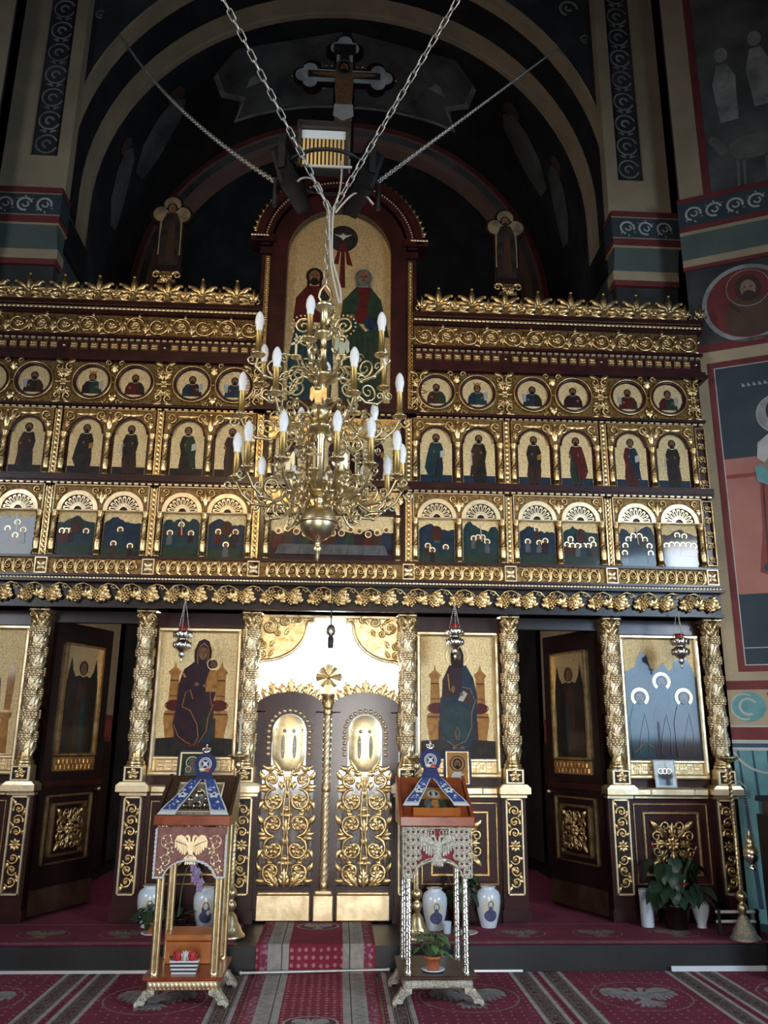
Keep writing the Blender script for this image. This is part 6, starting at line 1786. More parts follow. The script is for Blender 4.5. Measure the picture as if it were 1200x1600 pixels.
    if left:
        b.mat('silver_stamped'); b.bev(-.155, .155, -.022, 0, .03, .38, .006); b.mat('gold_pale'); frame_rect(b, -.155, .155, .03, .38, .012, -.028, -.02, .003)
        b.build('cover', ic)
        b = MB(); b.T = inv @ PL; b.mat('silver')
        for (u, v, r_) in ((0,.25,.04),(-.07,.12,.03),(.07,.13,.03),(0,.12,.035),(-.05,.19,.022),(.06,.2,.02)): b.dome(u, v, r_, r_*.5, -.022, 10)
        for k in range(9): b.leaf(-.10+.025*k, .06, radians(80+k*3), .06, .025, .01, -.022)
        b.mat('gold'); b.dome(0, .255, .022, .02, -.03, 9); b.build('embossed_figures', ic)
    else:
        b.mat('dark_wood'); b.box(-.15, .15, -.020, 0, .06, .36); b.build('board', ic)
        b = MB(); b.T = inv @ PL; pt = Paint(b, 0, .07, .135, .14, -.0205)
        pt.p('p_green', [(-1,0),(1,0),(1,2),(-1,2)]); pt.p('p_ochre', [(-.8,.9),(.8,.9),(.6,1.9),(-.6,1.9)]); pt.e('p_white', 0, 1.35, .35, .35); pt.e('p_blue', 0, 1.35, .22, .25); pt.p('p_white', [(-.1,1.1),(.1,1.1),(.08,1.55),(-.08,1.55)])
        for k in range(5): pt.e(['p_brown','p_grey','p_ochre','p_green','p_brown'][k], -.75+.38*k, .5, .22, .35); pt.e('p_skin', -.75+.38*k, .85, .08, .09, 8)
        b.build('painted_scene', ic)
        b = MB(); b.T = inv @ PL; b.mat('orange_wood'); b.prism([(-.16,.02),(.16,.02),(.16,.05)]+[(.16-.02*i, .05+.006*(i % 2)) for i in range(1, 16)]+[(-.16,.05)], -.05, 0); b.build('carved_rest', ic)
    # blue ribbon with rosette
    rb = thing('icon_ribbon', 'blue embroidered ribbon with rosette draped over the '+('left' if left else 'right')+' lectern', 'ribbon', (x, -1.40+F, 1.15), group='blue lectern ribbons')
    for sx in (-1, 1):
        b = MB(); b.T = inv @ PL
        if left: stole(b, sx*.045, .40, sx*.165, .025, .075, .115, -.032)
        else: stole(b, sx*.04, .40, sx*.165, .10, .07, .105, -.055)
        b.build('ribbon_tail', rb)
    zz = 1.475 if left else 1.515
    yy = -1.40+yb_-.03
    rx = x+(.0 if left else -.0)
    D = Matrix.Translation((rx-x, yy-(-1.40+F), zz-1.15)) @ Matrix.Rotation(radians(-8), 4, 'X')
    b = MB(); b.T = D; b.mat('velvet_blue')
    n_ = 28; vv = [(0, -.018, 0)]
    for k, (r_, h) in enumerate(((.045,.012),(.078,.006))):
        for i in range(n_): a = 2*pi*i/n_; q = r_*(1 if k == 0 else 1+.05*(i % 2)); vv.append((q*cos(a), -.006-h*(1 if i % 2 else .3), q*sin(a)))
    b.add(vv, [(0, 1+i, 1+(i+1) % n_) for i in range(n_)]+[(1+i, 1+n_+i, 1+n_+(i+1) % n_, 1+(i+1) % n_) for i in range(n_)], True)
    b.lathe([(.001,.012),(.07,.012),(.078,0)], 24, (0,0,0), 'y')
    b.poly([(-.045,-.05),(.045,-.05),(.075,-.13),(-.075,-.13)], -.004)
    b.build('pleated_rosette', rb)
    b = MB(); b.T = D; b.mat('embroid_white'); b.tube([(.043*cos(2*pi*i/24), -.020, .043*sin(2*pi*i/24)) for i in range(24)], .004, 5, closed=True); b.tube([(.032*cos(2*pi*i/24), -.020, .032*sin(2*pi*i/24)) for i in range(24)], .003, 5, closed=True)
    for k in range(4): b.leaf(0, 0, pi/4+k*pi/2, .028, .014, .004, -.02)
    b.build('embroidered_badge', rb)
    b = MB(); b.T = D
    for f, m_ in ((-1,'flower_white'),(1,'flower_red')): b.mat(m_); b.leaf(0, -.045, 0.25 if f > 0 else pi-.25, .045, .022, .006, -.022); b.mat('p_ochre'); b.leaf(0, -.048, -.15 if f > 0 else pi+.15, .04, .012, .006, -.023)
    b.build('small_bow', rb)
    b = MB(); b.T = D; b.mat('silver'); b.box(-.005,.005,-.008,.002,.078,.13); b.box(-.022,.022,-.008,.002,.105,.115); b.ico((0,-.003,.135), .008); b.ico((-.024,-.003,.11), .007); b.ico((.024,-.003,.11), .007)
    for f in (-1, 1): b.leaf(0, .08, pi/2+f*.9, .04, .018, .006, -.006)
    b.build('small_cross', rb)
    return t
lectern(-.858, 'wooden lectern on brass posts with a brown embroidered front cloth', True)
lectern(.775, 'lectern on twisted silver posts with a pierced silver front panel', False)
# ================================================================ chandelier
CHX, CHY = -.035, -3.40
t = thing('chandelier', 'brass chandelier with three rings of scrolled arms and white candle bulbs', 'chandelier', (CHX, CHY, 2.54))
Z0 = 2.54
def zz(z): return z-Z0
b = MB().mat('brass')
b.lathe([(.004,0),(.010,.012),(.012,.03),(.020,.045),(.026,.062),(.020,.078),(.012,.085),(.018,.095),(.022,.105)], 16)
b.build('finial', t)
b = MB().mat('brass')
prof = [(.022,.105)]
for k in range(1, 12): a = pi*k/12; prof.append((.097*sin(a), zz(2.742)-.097*cos(a)))
prof += [(.024, zz(2.845))]
b.lathe(prof, 28); b.lathe([(.098,-.008),(.106,-.004),(.106,.004),(.098,.008)], 28, (0,0,zz(2.742))); b.build('brass_ball', t)
b = MB().mat('brass')
b.lathe([(.024,zz(2.845)),(.030,zz(2.86)),(.022,zz(2.875)),(.070,zz(2.885)),(.085,zz(2.895)),(.085,zz(2.91)),(.05,zz(2.925)),(.026,zz(2.94)),(.030,zz(2.98)),(.022,zz(3.0)),(.022,zz(3.20)),
         (.030,zz(3.215)),(.024,zz(3.23)),(.060,zz(3.25)),(.078,zz(3.262)),(.078,zz(3.28)),(.05,zz(3.295)),(.024,zz(3.31)),(.028,zz(3.34)),(.034,zz(3.37)),(.026,zz(3.42)),(.021,zz(3.52)),
         (.034,zz(3.53)),(.060,zz(3.548)),(.082,zz(3.56)),(.082,zz(3.578)),(.050,zz(3.59)),(.024,zz(3.61)),(.030,zz(3.63)),(.020,zz(3.65)),(.018,zz(3.72)),(.024,zz(3.73)),(.018,zz(3.74)),(.018,zz(3.80)),(.050,zz(3.82)),(.054,zz(3.84)),(.024,zz(3.85)),
         (.022,zz(3.90)),(.022,zz(3.975)),(.050,zz(3.99)),(.058,zz(4.005)),(.040,zz(4.02)),(.012,zz(4.03))], 20)
b.build('stem', t)
b = MB().mat('brass'); b.lathe([(.001,-.022),(.018,-.020),(.022,-.010),(.038,-.012),(.046,-.004),(.040,.006),(.001,.006)], 20, (-.012,-.03,zz(3.36)), 'y'); b.build('round_boss', t)
b = MB().mat('brass')
for f in (-1, 1): b.tube([(f*.012,0,zz(4.02)),(f*.034,0,zz(4.06)),(f*.030,0,zz(4.10)),(f*.010,0,zz(4.13)),(0,0,zz(4.14))], .008, 6)
b.build('hook', t)
def arm_mesh(Rr, hubr, cupz):
    b = MB().mat('brass')
    def T_(pts, r_): b.tube([(x, 0, z) for x, z in pts], r_, 6)
    T_([(hubr,0),(hubr+.05,.03),(.15,.02),(.20,-.045),(.27,-.088),(.345,-.082),(.40,-.040),(Rr,cupz-.012)], taper(8, .010, .007))
    def S(cx, cz, r_, a0, tu, d, w_=.0075): b.tube([(x, 0, z) for x, _, z in spiral(cx, cz, r_, a0, tu, d, 20, .12)], taper(21, w_, w_*.55), 5)
    S(.155, -.035, .060, pi/2, 1.5, -1); S(.285, -.020, .055, -pi/2, 1.6, 1); S(.365, -.03, .030, -pi/2, 1.3, 1, .006); S(.245, .045, .032, 0, 1.4, 1, .006)
    S(Rr+.035, cupz-.035, .028, pi, 1.3, 1, .006); S(.10, .060, .036, -pi/2, 1.3, 1, .006); S(.205, -.118, .034, pi/2, 1.3, 1, .006)
    T_([(.10,.024),(.14,.07),(.20,.078),(.245,.077)], .006)
    T_([(.155,-.095),(.18,-.14),(.205,-.152)], .006)
    for x, z in ((.20,-.045),(.345,-.082),(.15,.02)): b.ball((x, 0, z), .013, 7, 4)
    return b.mesh('arm')
def pan_mesh():
    b = MB().mat('brass'); b.lathe([(.006,-.022),(.010,-.012),(.018,-.006),(.036,0),(.040,.006),(.034,.007),(.017,.003),(.017,.02)], 16); return b.mesh('drip_pan')
def sleeve_mesh():
    b = MB().mat('candle_brass'); b.lathe([(.018,0),(.0195,.015),(.0165,.022),(.0165,.135),(.0175,.137)], 12); return b.mesh('candle_sleeve')
def bulb_mesh():
    b = MB().mat('bulb_glass')
    b.lathe([(.0165,0),(.018,.004),(.0185,.022),(.024,.045),(.0245,.060),(.021,.085),(.013,.103),(.005,.113),(.001,.115)], 14); return b.mesh('bulb')
PAN, SLEEVE, BULB = pan_mesh(), sleeve_mesh(), bulb_mesh()
tiers = [(2.90, .44, .07, .045, [-168,-144,-113,-78,-54,-25,2,32,56,85,112,140]),
         (3.27, .43, .065, .035, [-172,-121,-67,-14,46,108]),
         (3.57, .39, .07, .025, [-99,-150,-37,28,88,152])]
for zt, Rr, hr, cz, angs in tiers:
    A = arm_mesh(Rr, hr, cz)
    for a in angs:
        ar = inst('arm', A, t, (0, 0, zz(zt)), (0, 0, radians(a)))
        inst('drip_pan', PAN, ar, (Rr, 0, cz)); inst('candle_sleeve', SLEEVE, ar, (Rr, 0, cz+.008)); inst('bulb', BULB, ar, (Rr, 0, cz+.142))
# small upper brackets without bulbs
b = MB().mat('brass')
b.tube([(x, 0, z) for x, _, z in spiral(.115, .03, .055, pi, 1.6, -1, 22, .12)], taper(23, .008, .005), 5); b.tube([(x, 0, z) for x, _, z in spiral(.10, -.06, .036, pi/2, 1.5, -1, 18, .14)], taper(19, .007, .004), 5)
for k in range(14):
    a = pi-2*pi*k/17; b.ico((.115+.066*cos(a), 0, .03+.066*sin(a)), .007)
BR = b.mesh('upper_bracket')
for a in (-175, -15, 55, 125, -70): inst('upper_bracket', BR, t, (0, 0, zz(3.84)), (0, 0, radians(a)))
# cast crosses and winged figures standing between the arms
b = MB().mat('brass'); b.box(-.007,.007,-.003,.003,0,.11); b.box(-.030,.030,-.003,.003,.068,.080); b.box(-.016,.016,-.003,.003,.095,.102); b.lathe([(.030,-.012),(.034,-.006),(.01,0)], 12)
for x, z in ((-.032,.074),(.032,.074),(0,.113)): b.ico((x,0,z), .008)
CROSSP = b.mesh('cast_cross')
b = MB().mat('brass'); b.prism([(-.016,0),(.016,0),(.020,.05),(.012,.075),(-.012,.075),(-.020,.05)], -.004, .004); b.ball((0,0,.09), .014, 8, 5)
for f in (-1, 1): b.prism([(f*.012,.07),(f*.03,.10),(f*.042,.085),(f*.044,.03),(f*.032,.015),(f*.016,.045)], -.003, .003)
b.lathe([(.030,-.012),(.034,-.006),(.01,0)], 12); ANGELP = b.mesh('cast_angel')
for zt, rr_, angs in ((3.31, .24, [-150,-93,-40,15,75,140]), (2.96, .25, [-157,-128,-95,-65,-40,-12,18,60,120]), (3.60, .24, [-125,-65])):
    for k, a in enumerate(angs):
        inst('cast_angel' if k % 2 else 'cast_cross', ANGELP if k % 2 else CROSSP, t, (rr_*cos(radians(a)), rr_*sin(radians(a)), zz(zt)), (0, 0, radians(a)+pi/2))
        bb = MB().mat('brass'); bb.tube([(.05,0,-.03),(.13,0,-.06),(.20,0,-.055),(rr_,0,-.012)], .006, 5); bb.build('ornament_stem', t, (0, 0, zz(zt)), (0, 0, radians(a)))
# ---------------------------------------------------------------- chains, cables, flood lamps above it
def link_mesh(L_, W_, r_):
    b = MB().mat('steel_chain'); pts = []
    for i in range(14):
        a = 2*pi*i/14; pts.append((W_/2*cos(a), 0, (L_/2-W_/2)*(1 if sin(a) >= 0 else -1)+W_/2*sin(a)))
    b.tube(pts, r_, 5, closed=True); return b.mesh('link')
LINK = link_mesh(.066, .030, .0042)
def chain(name, p, q, label, pitch=.054, mesh=LINK, group=None, sag=0.0):
    p, q = Vector(p), Vector(q); d = q-p; n_ = int(d.length/pitch)
    th = thing(name, label, 'chain', p, 0, group)
    for i in range(n_):
        t_ = (i+.5)/n_; c = p+d*t_; c.z -= sag*4*t_*(1-t_)
        dd = d.copy(); dd.z -= sag*4*(1-2*t_)
        rot = dd.to_track_quat('Z', 'Y').to_matrix().to_4x4() @ Matrix.Rotation(pi/2*(i % 2)+.4, 4, 'Z')
        inst('link', mesh, th, c-p, rot.to_euler())
    return th
J = (CHX+.01, CHY, 4.63)
chain('hanging_chain', (CHX, CHY, 4.14), (CHX+.008, CHY, 4.62), 'short vertical chain holding the chandelier hook', .048, link_mesh(.056,.026,.004), 'chandelier chains')
def ext(p, q, z): p, q = Vector(p), Vector(q); k = (z-p.z)/(q.z-p.z); return tuple(p+(q-p)*k)
chain('hanging_chain', J, ext(J, (-.609,-4.0,5.483), 9.6), 'pale steel chain rising to the upper left from the chandelier', .054, LINK, 'chandelier chains')
chain('hanging_chain', (J[0]+.02, J[1], J[2]), ext(J, (.640,-4.0,5.566), 9.6), 'pale steel chain rising to the upper right from the chandelier', .054, LINK, 'chandelier chains')
THIN = link_mesh(.050, .026, .0045)
chain('stay_chain', (-.345,-3.38,4.82), (-2.64,.43,9.60), 'thin dark chain from the flood lamps to the arch on the left', .046, THIN, 'stay chains', .16)
chain('stay_chain', (.255,-3.38,4.85), (2.55,.43,9.72), 'thin dark chain from the flood lamps to the arch on the right', .046, THIN, 'stay chains', .0)
def cable(pts, label, r_=.006):
    b = MB().mat('cable')
    P_3 = [Vector(p) for p in pts]; out_ = []
    for i in range(len(P_3)-1):
        p0, p1, p2, p3 = P_3[max(i-1,0)], P_3[i], P_3[i+1], P_3[min(i+2,len(P_3)-1)]
        for k in range(6):
            s_ = k/6; out_.append(.5*((2*p1)+(p2-p0)*s_+(2*p0-5*p1+4*p2-p3)*s_*s_+(3*p1-p0-3*p2+p3)*s_**3))
    out_.append(P_3[-1]); b.tube(out_, r_, 6); return tag(b.build('cable'), label, 'cable', 'lamp cables')
cable([(.035,CHY-.01,4.96),(.04,CHY-.03,4.86),(.03,CHY-.02,4.74),(.0,CHY-.02,4.62),(-.005,CHY-.02,4.45),(.0,CHY-.02,4.30),(.025,CHY-.02,4.20),(.05,CHY-.02,4.10),(.055,CHY-.01,4.02)], 'cream cable running down beside the chandelier chain')
cable([(-.25,CHY,4.76),(-.20,CHY-.02,4.82),(-.13,CHY-.02,4.82),(-.07,CHY-.02,4.72),(-.03,CHY-.02,4.62),(-.02,CHY-.02,4.45),(-.005,CHY-.02,4.25),(.03,CHY-.02,4.08),(.045,CHY-.01,4.02)], 'cream cable looping in from the left flood lamp')
cable([(.23,CHY,4.68),(.17,CHY-.02,4.74),(.11,CHY-.02,4.73),(.05,CHY-.02,4.66),(.01,CHY-.02,4.60)], 'short cream cable looping in from the right flood lamp')
def floodlamp(label, loc, rz, tilt, front):
    th = thing('flood_lamp', label, 'lamp', loc, rz, 'black flood lamps')
    W_, H_, D_ = .15, .135, .045
    b = MB().mat('black_paint'); b.T = Matrix.Rotation(tilt, 4, 'X')
    b.box(-W_, W_, -D_+.02, D_, -H_, H_); b.box(-W_, W_, -D_, D_, H_-.018, H_); b.box(-W_, W_, -D_, D_, -H_, -H_+.018); b.box(-W_, -W_+.018, -D_, D_, -H_, H_); b.box(W_-.018, W_, -D_, D_, -H_, H_)
    b.build('housing', th)
    b = MB(); b.T = Matrix.Rotation(tilt, 4, 'X')
    b.mat('lamp_glass'); b.box(-W_+.02, W_-.02, -D_+.012, -D_+.018, H_-.075, H_-.02); b.build('glass', th)
    b = MB(); b.T = Matrix.Rotation(tilt, 4, 'X'); b.mat('reflector')
    for k in range(11): x = -W_+.034+.0232*k; b.box(x-.006, x+.006, -D_+.006, -D_+.02, -H_+.02, H_-.078)
    b.build('reflector_ribs', th)
    b = MB().mat('black_paint'); b.box(-W_-.012, -W_-.004, -.02, .02, -.03, .20); b.box(W_+.004, W_+.012, -.02, .02, -.03, .20); b.box(-W_-.012, W_+.012, -.02, .02, .195, .203); b.build('bracket', th)
floodlamp('black flood lamp with pale glass facing the viewer, above the chandelier', (-.072, CHY+.02, 5.05), 0, radians(6), True)
floodlamp('black flood lamp turned to the left above the chandelier', (-.26, CHY+.06, 4.87), radians(-108), radians(16), False)
floodlamp('black flood lamp turned to the right above the chandelier', (.17, CHY+.06, 4.86), radians(108), radians(16), False)
b = MB().mat('black_paint')
ringp = [(.24*cos(2*pi*i/20)-.045, CHY+.02+.2*sin(2*pi*i/20), 4.905) for i in range(20)]
b.tube(ringp, .012, 6, closed=True)
for f in (-1, 1): b.tube([(-.045+f*.24,CHY+.02,4.905),(-.045+f*.305,CHY+.02,4.83),(-.045+f*.305,CHY+.02,4.66)], .014, 6)
tag(b.build('lamp_bracket'), 'black metal ring bracket carrying the flood lamps', 'bracket')
b = MB().mat('white_paint'); b.box(-.16, .10, CHY-.04, CHY-.03, 4.895, 4.908); tag(b.build('lamp_crossbar'), 'thin pale bar under the front flood lamp', 'bar')

# ================================================================ hanging vigil lamps
def vigil_lamp(x, y, zb, zt, label, m='silver', dark=False):
    th = thing('vigil_lamp', label, 'lamp', (x, y, zb), 0, 'hanging vigil lamps')
    Sx = Matrix.Diagonal((1.25, 1.25, 1.0, 1.0))
    h = zt-zb
    b = MB().mat(m); b.T = Sx
    b.lathe([(.003,0),(.010,.02*h/.3),(.006,.035),(.016,.05),(.022,.062),(.016,.078),(.020,.088),(.045,.115),(.056,.145),(.050,.175),(.034,.192),(.040,.205),(.060,.225),(.066,.245),(.058,.262),(.040,.27)], 20)
    for k in range(12):
        b.T = Sx @ Matrix.Rotation(2*pi*k/12, 4, 'Z') @ Matrix.Translation((0,-.054,.118)); b.leaf(0, 0, pi/2, .055, .026, .010)
        b.T = Sx @ Matrix.Rotation(2*pi*k/12, 4, 'Z') @ Matrix.Translation((0,-.060,.208)); b.leaf(0, 0, pi/2, .055, .028, .008)
    b.T = None; b.build('silver_body', th)
    b = MB().mat('glass_red' if not dark else 'lamp_glass'); b.lathe([(.030,.255),(.036,.27),(.040,.305),(.038,.305),(.030,.262)], 14); b.build('oil_glass', th)
    b = MB().mat('steel_chain')
    top = 2.83-zb
    for k in range(3):
        a = 2*pi*k/3+.5; p0 = Vector((.058*cos(a), .058*sin(a), .25)); p1 = Vector((0, 0, top))
        n_ = int((p1-p0).length/.02)
        for i in range(n_): c = p0+(p1-p0)*(i+.5)/n_; b.ico(tuple(c), .0065)
        b.cyl(tuple(p0), tuple(p1), .002, 4)
    b.tube([(0,0,top),(0,.03,top+.02),(0,.085,top+.02)], .005, 5)
    b.build('suspension_chains', th)
vigil_lamp(-1.262, -.335, 2.285, 2.60, 'silver vigil lamp hanging before the mother-and-child icon')
vigil_lamp(1.100, -.335, 2.345, 2.66, 'silver vigil lamp hanging before the enthroned figure icon')
vigil_lamp(3.110, -.335, 2.290, 2.60, 'silver vigil lamp hanging before the blue icon on the right')
th = thing('door_lantern', 'small dark lantern hanging on a rod over the royal doors', 'lantern', (.012, -.36, 2.42))
b = MB().mat('black_paint'); b.lathe([(.022,0),(.026,.02),(.026,.09),(.020,.10)], 10); b.build('lantern_cup', th)
b = MB().mat('silver')
for k in range(5): 
    b.T = Matrix.Rotation(2*pi*k/5, 4, 'Z') @ Matrix.Translation((0,-.028,.11)); b.leaf(0, 0, pi/2, .07, .04, .012)
b.T = None; b.lathe([(.02,.10),(.034,.12),(.036,.15),(.026,.165),(.034,.19),(.02,.20),(.006,.21)], 12); b.build('ornate_top', th)
b = MB().mat('black_paint'); b.cyl((0,0,.20), (0,0,.50), .008, 6, .004); b.tube([(0,0,.50),(0,.05,.51),(0,.11,.51)], .006, 5); b.build('hanging_rod', th)
# ================================================================ candle stands
def candle_stand(x, y, h, label, base_m='brass', dish=True):
    th = thing('candle_stand', label, 'candle stand', (x, y, .196), 0, 'tall brass candle stands')
    b = MB().mat(base_m)
    b.lathe([(.115,0),(.118,.010),(.108,.022),(.098,.030),(.085,.055),(.060,.10),(.045,.145),(.030,.165),(.020,.175)], 24)
    for k in range(10):
        b.T = Matrix.Rotation(2*pi*k/10, 4, 'Z') @ Matrix.Translation((0,-.085,.04)) @ Matrix.Rotation(radians(-32), 4, 'X'); b.leaf(0, 0, pi/2, .09, .05, .012)
    b.T = None; b.build('bell_base', th)
    b = MB().mat('brass')
    b.lathe([(.020,.175),(.030,.20),(.040,.225),(.030,.25),(.016,.262),(.034,.285),(.045,.31),(.034,.335),(.014,.35),(.012,h-.25),(.02,h-.245),(.026,h-.22),(.014,h-.20)], 16)
    for k in range(2):
        q = []
        for i in range(130):
            tt = i/129; a = 2*pi*(k/2+13*tt); q.append((.011*cos(a), .011*sin(a), .36+(h-.62)*tt))
        b.tube(q, .007, 4, False)
    b.build('twisted_stem', th)
    b = MB().mat('brass')
    b.lathe([(.014,h-.21),(.020,h-.19),(.060,h-.175),(.085,h-.155),(.088,h-.148),(.060,h-.155),(.022,h-.16),(.022,h-.12)], 20)
    for k in range(10): a = 2*pi*k/10; b.lathe([(.010,0),(.012,.018),(.009,.018)], 8, (.072*cos(a), .072*sin(a), h-.158))
    b.build('candle_dish', th)
    b = MB().mat('candle_wax'); b.lathe([(.010,h-.155),(.010,h+.16),(.002,h+.17)], 10); b.build('candle', th)
candle_stand(-.70, -.57, 1.48, 'tall brass candle stand left of the royal doors, behind the lectern')
candle_stand(.735, -.62, 1.48, 'tall brass candle stand right of the royal doors, behind the lectern')
candle_stand(3.275, -.70, 1.50, 'tall twisted brass candle stand at the far right', 'silver_stamped')

# ================================================================ vases
VP = [(.060,0),(.064,.012),(.075,.05),(.092,.12),(.101,.19),(.100,.235),(.088,.268),(.066,.285),(.056,.292),(.056,.300),(.066,.306),(.064,.310),(.050,.308)]
def vrad(z, prof):
    for (r0, z0), (r1, z1) in zip(prof[:-1], prof[1:]):
        if z0 <= z <= z1 and z1 > z0: return r0+(r1-r0)*(z-z0)/(z1-z0)
    return prof[-1][0]
def patch(b, prof, a0, zc, rx, rz, m_, lift, n=16, k=4):
    """curved elliptical patch lying on a vase surface, centred at angle a0"""
    b.mat(m_); vv = []
    def P(u, v):
        z = zc+v; r_ = vrad(z, prof)+lift; a = a0+u/r_; return (r_*sin(a), -r_*cos(a), z)
    vv.append(P(0, 0))
    for j in range(1, k+1):
        for i in range(n): t_ = 2*pi*i/n; vv.append(P(rx*j/k*cos(t_), rz*j/k*sin(t_)))
    fs = [(0, 1+i, 1+(i+1) % n) for i in range(n)]
    for j in range(k-1): fs += [(1+j*n+i, 1+(j+1)*n+i, 1+(j+1)*n+(i+1) % n, 1+j*n+(i+1) % n) for i in range(n)]
    b.add(vv, fs, True)
def portrait_vase(x, y, label, a0, hood, h=1.0):
    th = thing('portrait_vase', label, 'vase', (x, y, .196), 0, 'white portrait vases')
    prof = [(r_*h, z*h) for r_, z in VP]
    b = MB().mat('porcelain'); b.lathe(prof, 28); b.build('body', th)
    b = MB()
    patch(b, prof, a0, .15*h, .066*h, .095*h, 'porcelain_cream', .0006)
    patch(b, prof, a0+.05, .098*h, .054*h, .046*h, 'porcelain_blue', .0012); patch(b, prof, a0+.05, .145*h, .018*h, .02*h, 'porcelain_blue', .0011)
    patch(b, prof, a0+.05, .180*h, .025*h, .032*h, 'porcelain_blue', .0015); patch(b, prof, a0+.04, .178*h, .017*h, .025*h, 'porcelain_cream', .0020)
    if hood: patch(b, prof, a0+.05, .155*h, .034*h, .03*h, 'porcelain_blue', .0012); patch(b, prof, a0+.25, .13*h, .014*h, .018*h, 'porcelain_cream', .0022)
    else: patch(b, prof, a0+.04, .160*h, .011*h, .012*h, 'porcelain_blue', .0024)
    patch(b, prof, a0-.03, .181*h, .003*h, .002*h, 'porcelain_blue', .0026, 8, 1); patch(b, prof, a0+.12, .181*h, .003*h, .002*h, 'porcelain_blue', .0026, 8, 1)
    b.build('painted_portrait', th)
portrait_vase(-1.395, -.20, 'white portrait vase at the left, behind the dark potted plant', .15, False)
portrait_vase(-.935, -.27, 'white vase with a hooded mother portrait behind the left lectern', .1, True)
portrait_vase(.905, -.33, 'white portrait vase seen between the posts of the right lectern', .0, False)
portrait_vase(1.358, -.23, 'white portrait vase right of the right lectern', .0, False)
def plain_vase(x, y, label, prof):
    b = MB().mat('porcelain'); b.lathe(prof, 24); o = b.build('white_vase', None, (x, y, .196)); return tag(o, label, 'vase')
plain_vase(2.68, -.23, 'tall white cylindrical vase left of the red-flowered plant', [(.050,0),(.053,.01),(.056,.27),(.058,.285),(.050,.285),(.048,.05)])
plain_vase(3.118, -.27, 'small white bulbous vase right of the red-flowered plant', [(.040,0),(.040,.012),(.036,.02),(.055,.08),(.070,.135),(.068,.17),(.050,.20),(.034,.212),(.036,.222),(.028,.22)])
b = MB().mat('porcelain'); b.lathe([(.026,0),(.030,.01),(.036,.08),(.038,.085),(.033,.082),(.028,.02)], 18)
tag(b.build('white_cup', None, (.985, -.47, .196)), 'small white cup standing in front of the middle portrait vase', 'cup')
b = MB().mat('porcelain_cream'); b.lathe([(.04,0),(.075,.006),(.095,.016),(.093,.02),(.06,.010),(.001,.008)], 24)
tag(b.build('saucer', None, (1.13, -.50, .196)), 'pale saucer on the step carpet beside the right lectern', 'saucer')

# ================================================================ plants
def blade_mesh(name, m_, W_, L_, heart=False, fold=.18, droop=.35, n=6):
    b = MB().mat(m_); vv = []
    for i in range(n+1):
        t_ = i/n
        if heart: w_ = W_*(.55+.9*t_ if t_ < .25 else (1-((t_-.25)/.75)**1.6)*.78+.0)*.7
        else: w_ = W_*.5*sin(pi*min(1, t_*.92+.06))
        x = L_*t_; z = -droop*L_*t_*t_
        vv += [(x, -w_, z+fold*w_), (x, 0, z), (x, w_, z+fold*w_)]
    fs = []
    for i in range(n):
        for j in range(2): fs.append((3*i+j, 3*i+j+1, 3*i+4+j, 3*i+3+j))
    b.add(vv, fs, True); return b.mesh(name)
HEART = blade_mesh('leaf', 'leaf_green', .15, .20, True)
SMALL = blade_mesh('leaf', 'leaf_light', .045, .065, False)
DARKS = blade_mesh('leaf', 'leaf_green', .05, .085, False)
STRAP = blade_mesh('leaf', 'leaf_green', .05, .22, False, .3, .5)
SPATHE = blade_mesh('flower', 'flower_red', .07, .085, True, .25, .1)
def plant(name, label, loc, pot, leaves, seed, flowers=None):
    th = thing(name, label, 'plant', loc)
    rnd = random.Random(seed)
    if pot:
        m_, r0, r1, h = pot
        b = MB().mat(m_); b.lathe([(r0,0),(r1,h*.8),(r1*1.12,h*.8),(r1*1.14,h),(r1*.95,h),(r1*.9,h*.85)], 18); b.mat('soil'); b.lathe([(.001,h*.86),(r1*.92,h*.86)], 14, smooth=False); b.build('pot', th)
    me, n_, rad, z0, z1, sc = leaves
    st = MB().mat('leaf_light')
    for i in range(n_):
        a = rnd.uniform(0, 2*pi) if me is not HEART else rnd.uniform(-pi*1.15, pi*.15); r_ = rad*sqrt(rnd.random()); z = rnd.uniform(z0, z1); el = rnd.uniform(-.5, .35) if me is not HEART else rnd.uniform(.25, 1.1)
        p = Vector((r_*cos(a), r_*sin(a), z)); k = sc*rnd.uniform(.75, 1.15)
        st.tube([(0,0,(pot[3]*.8 if pot else 0)), tuple(p*.55+Vector((0,0,z*.2))), tuple(p)], .0028, 4, False)
        inst('leaf', me, th, p, (0, el, a+rnd.uniform(-.4, .4)), k)
    st.build('stems', th)
    return th, rnd
# anthurium at the right, in a dark pot
th, rnd = plant('anthurium', 'leafy dark green plant with red flowers between two white vases', (2.90, -.30, .196), ('maroon_dark', .085, .11, .20), (HEART, 44, .22, .26, .56, .72), 4)
for (x, y, z, rz) in ((-.19,-.10,.62,-2.2),(.05,-.24,.56,-1.2),(-.02,-.26,.36,-1.6),(.13,-.16,.60,-.9)):
    inst('flower', SPATHE, th, (x, y, z), (0, -.5, rz), 1.0)
    b = MB().mat('candle_wax'); b.tube([(x,y,z),(x+.02*cos(rz),y+.02*sin(rz),z+.045)], .005, 5); b.build('spadix', th); b = MB().mat('leaf_light'); b.tube([(0,0,.17),(x*.6,y*.6,z*.75),(x,y,z)], .003, 4); b.build('flower_stem', th)
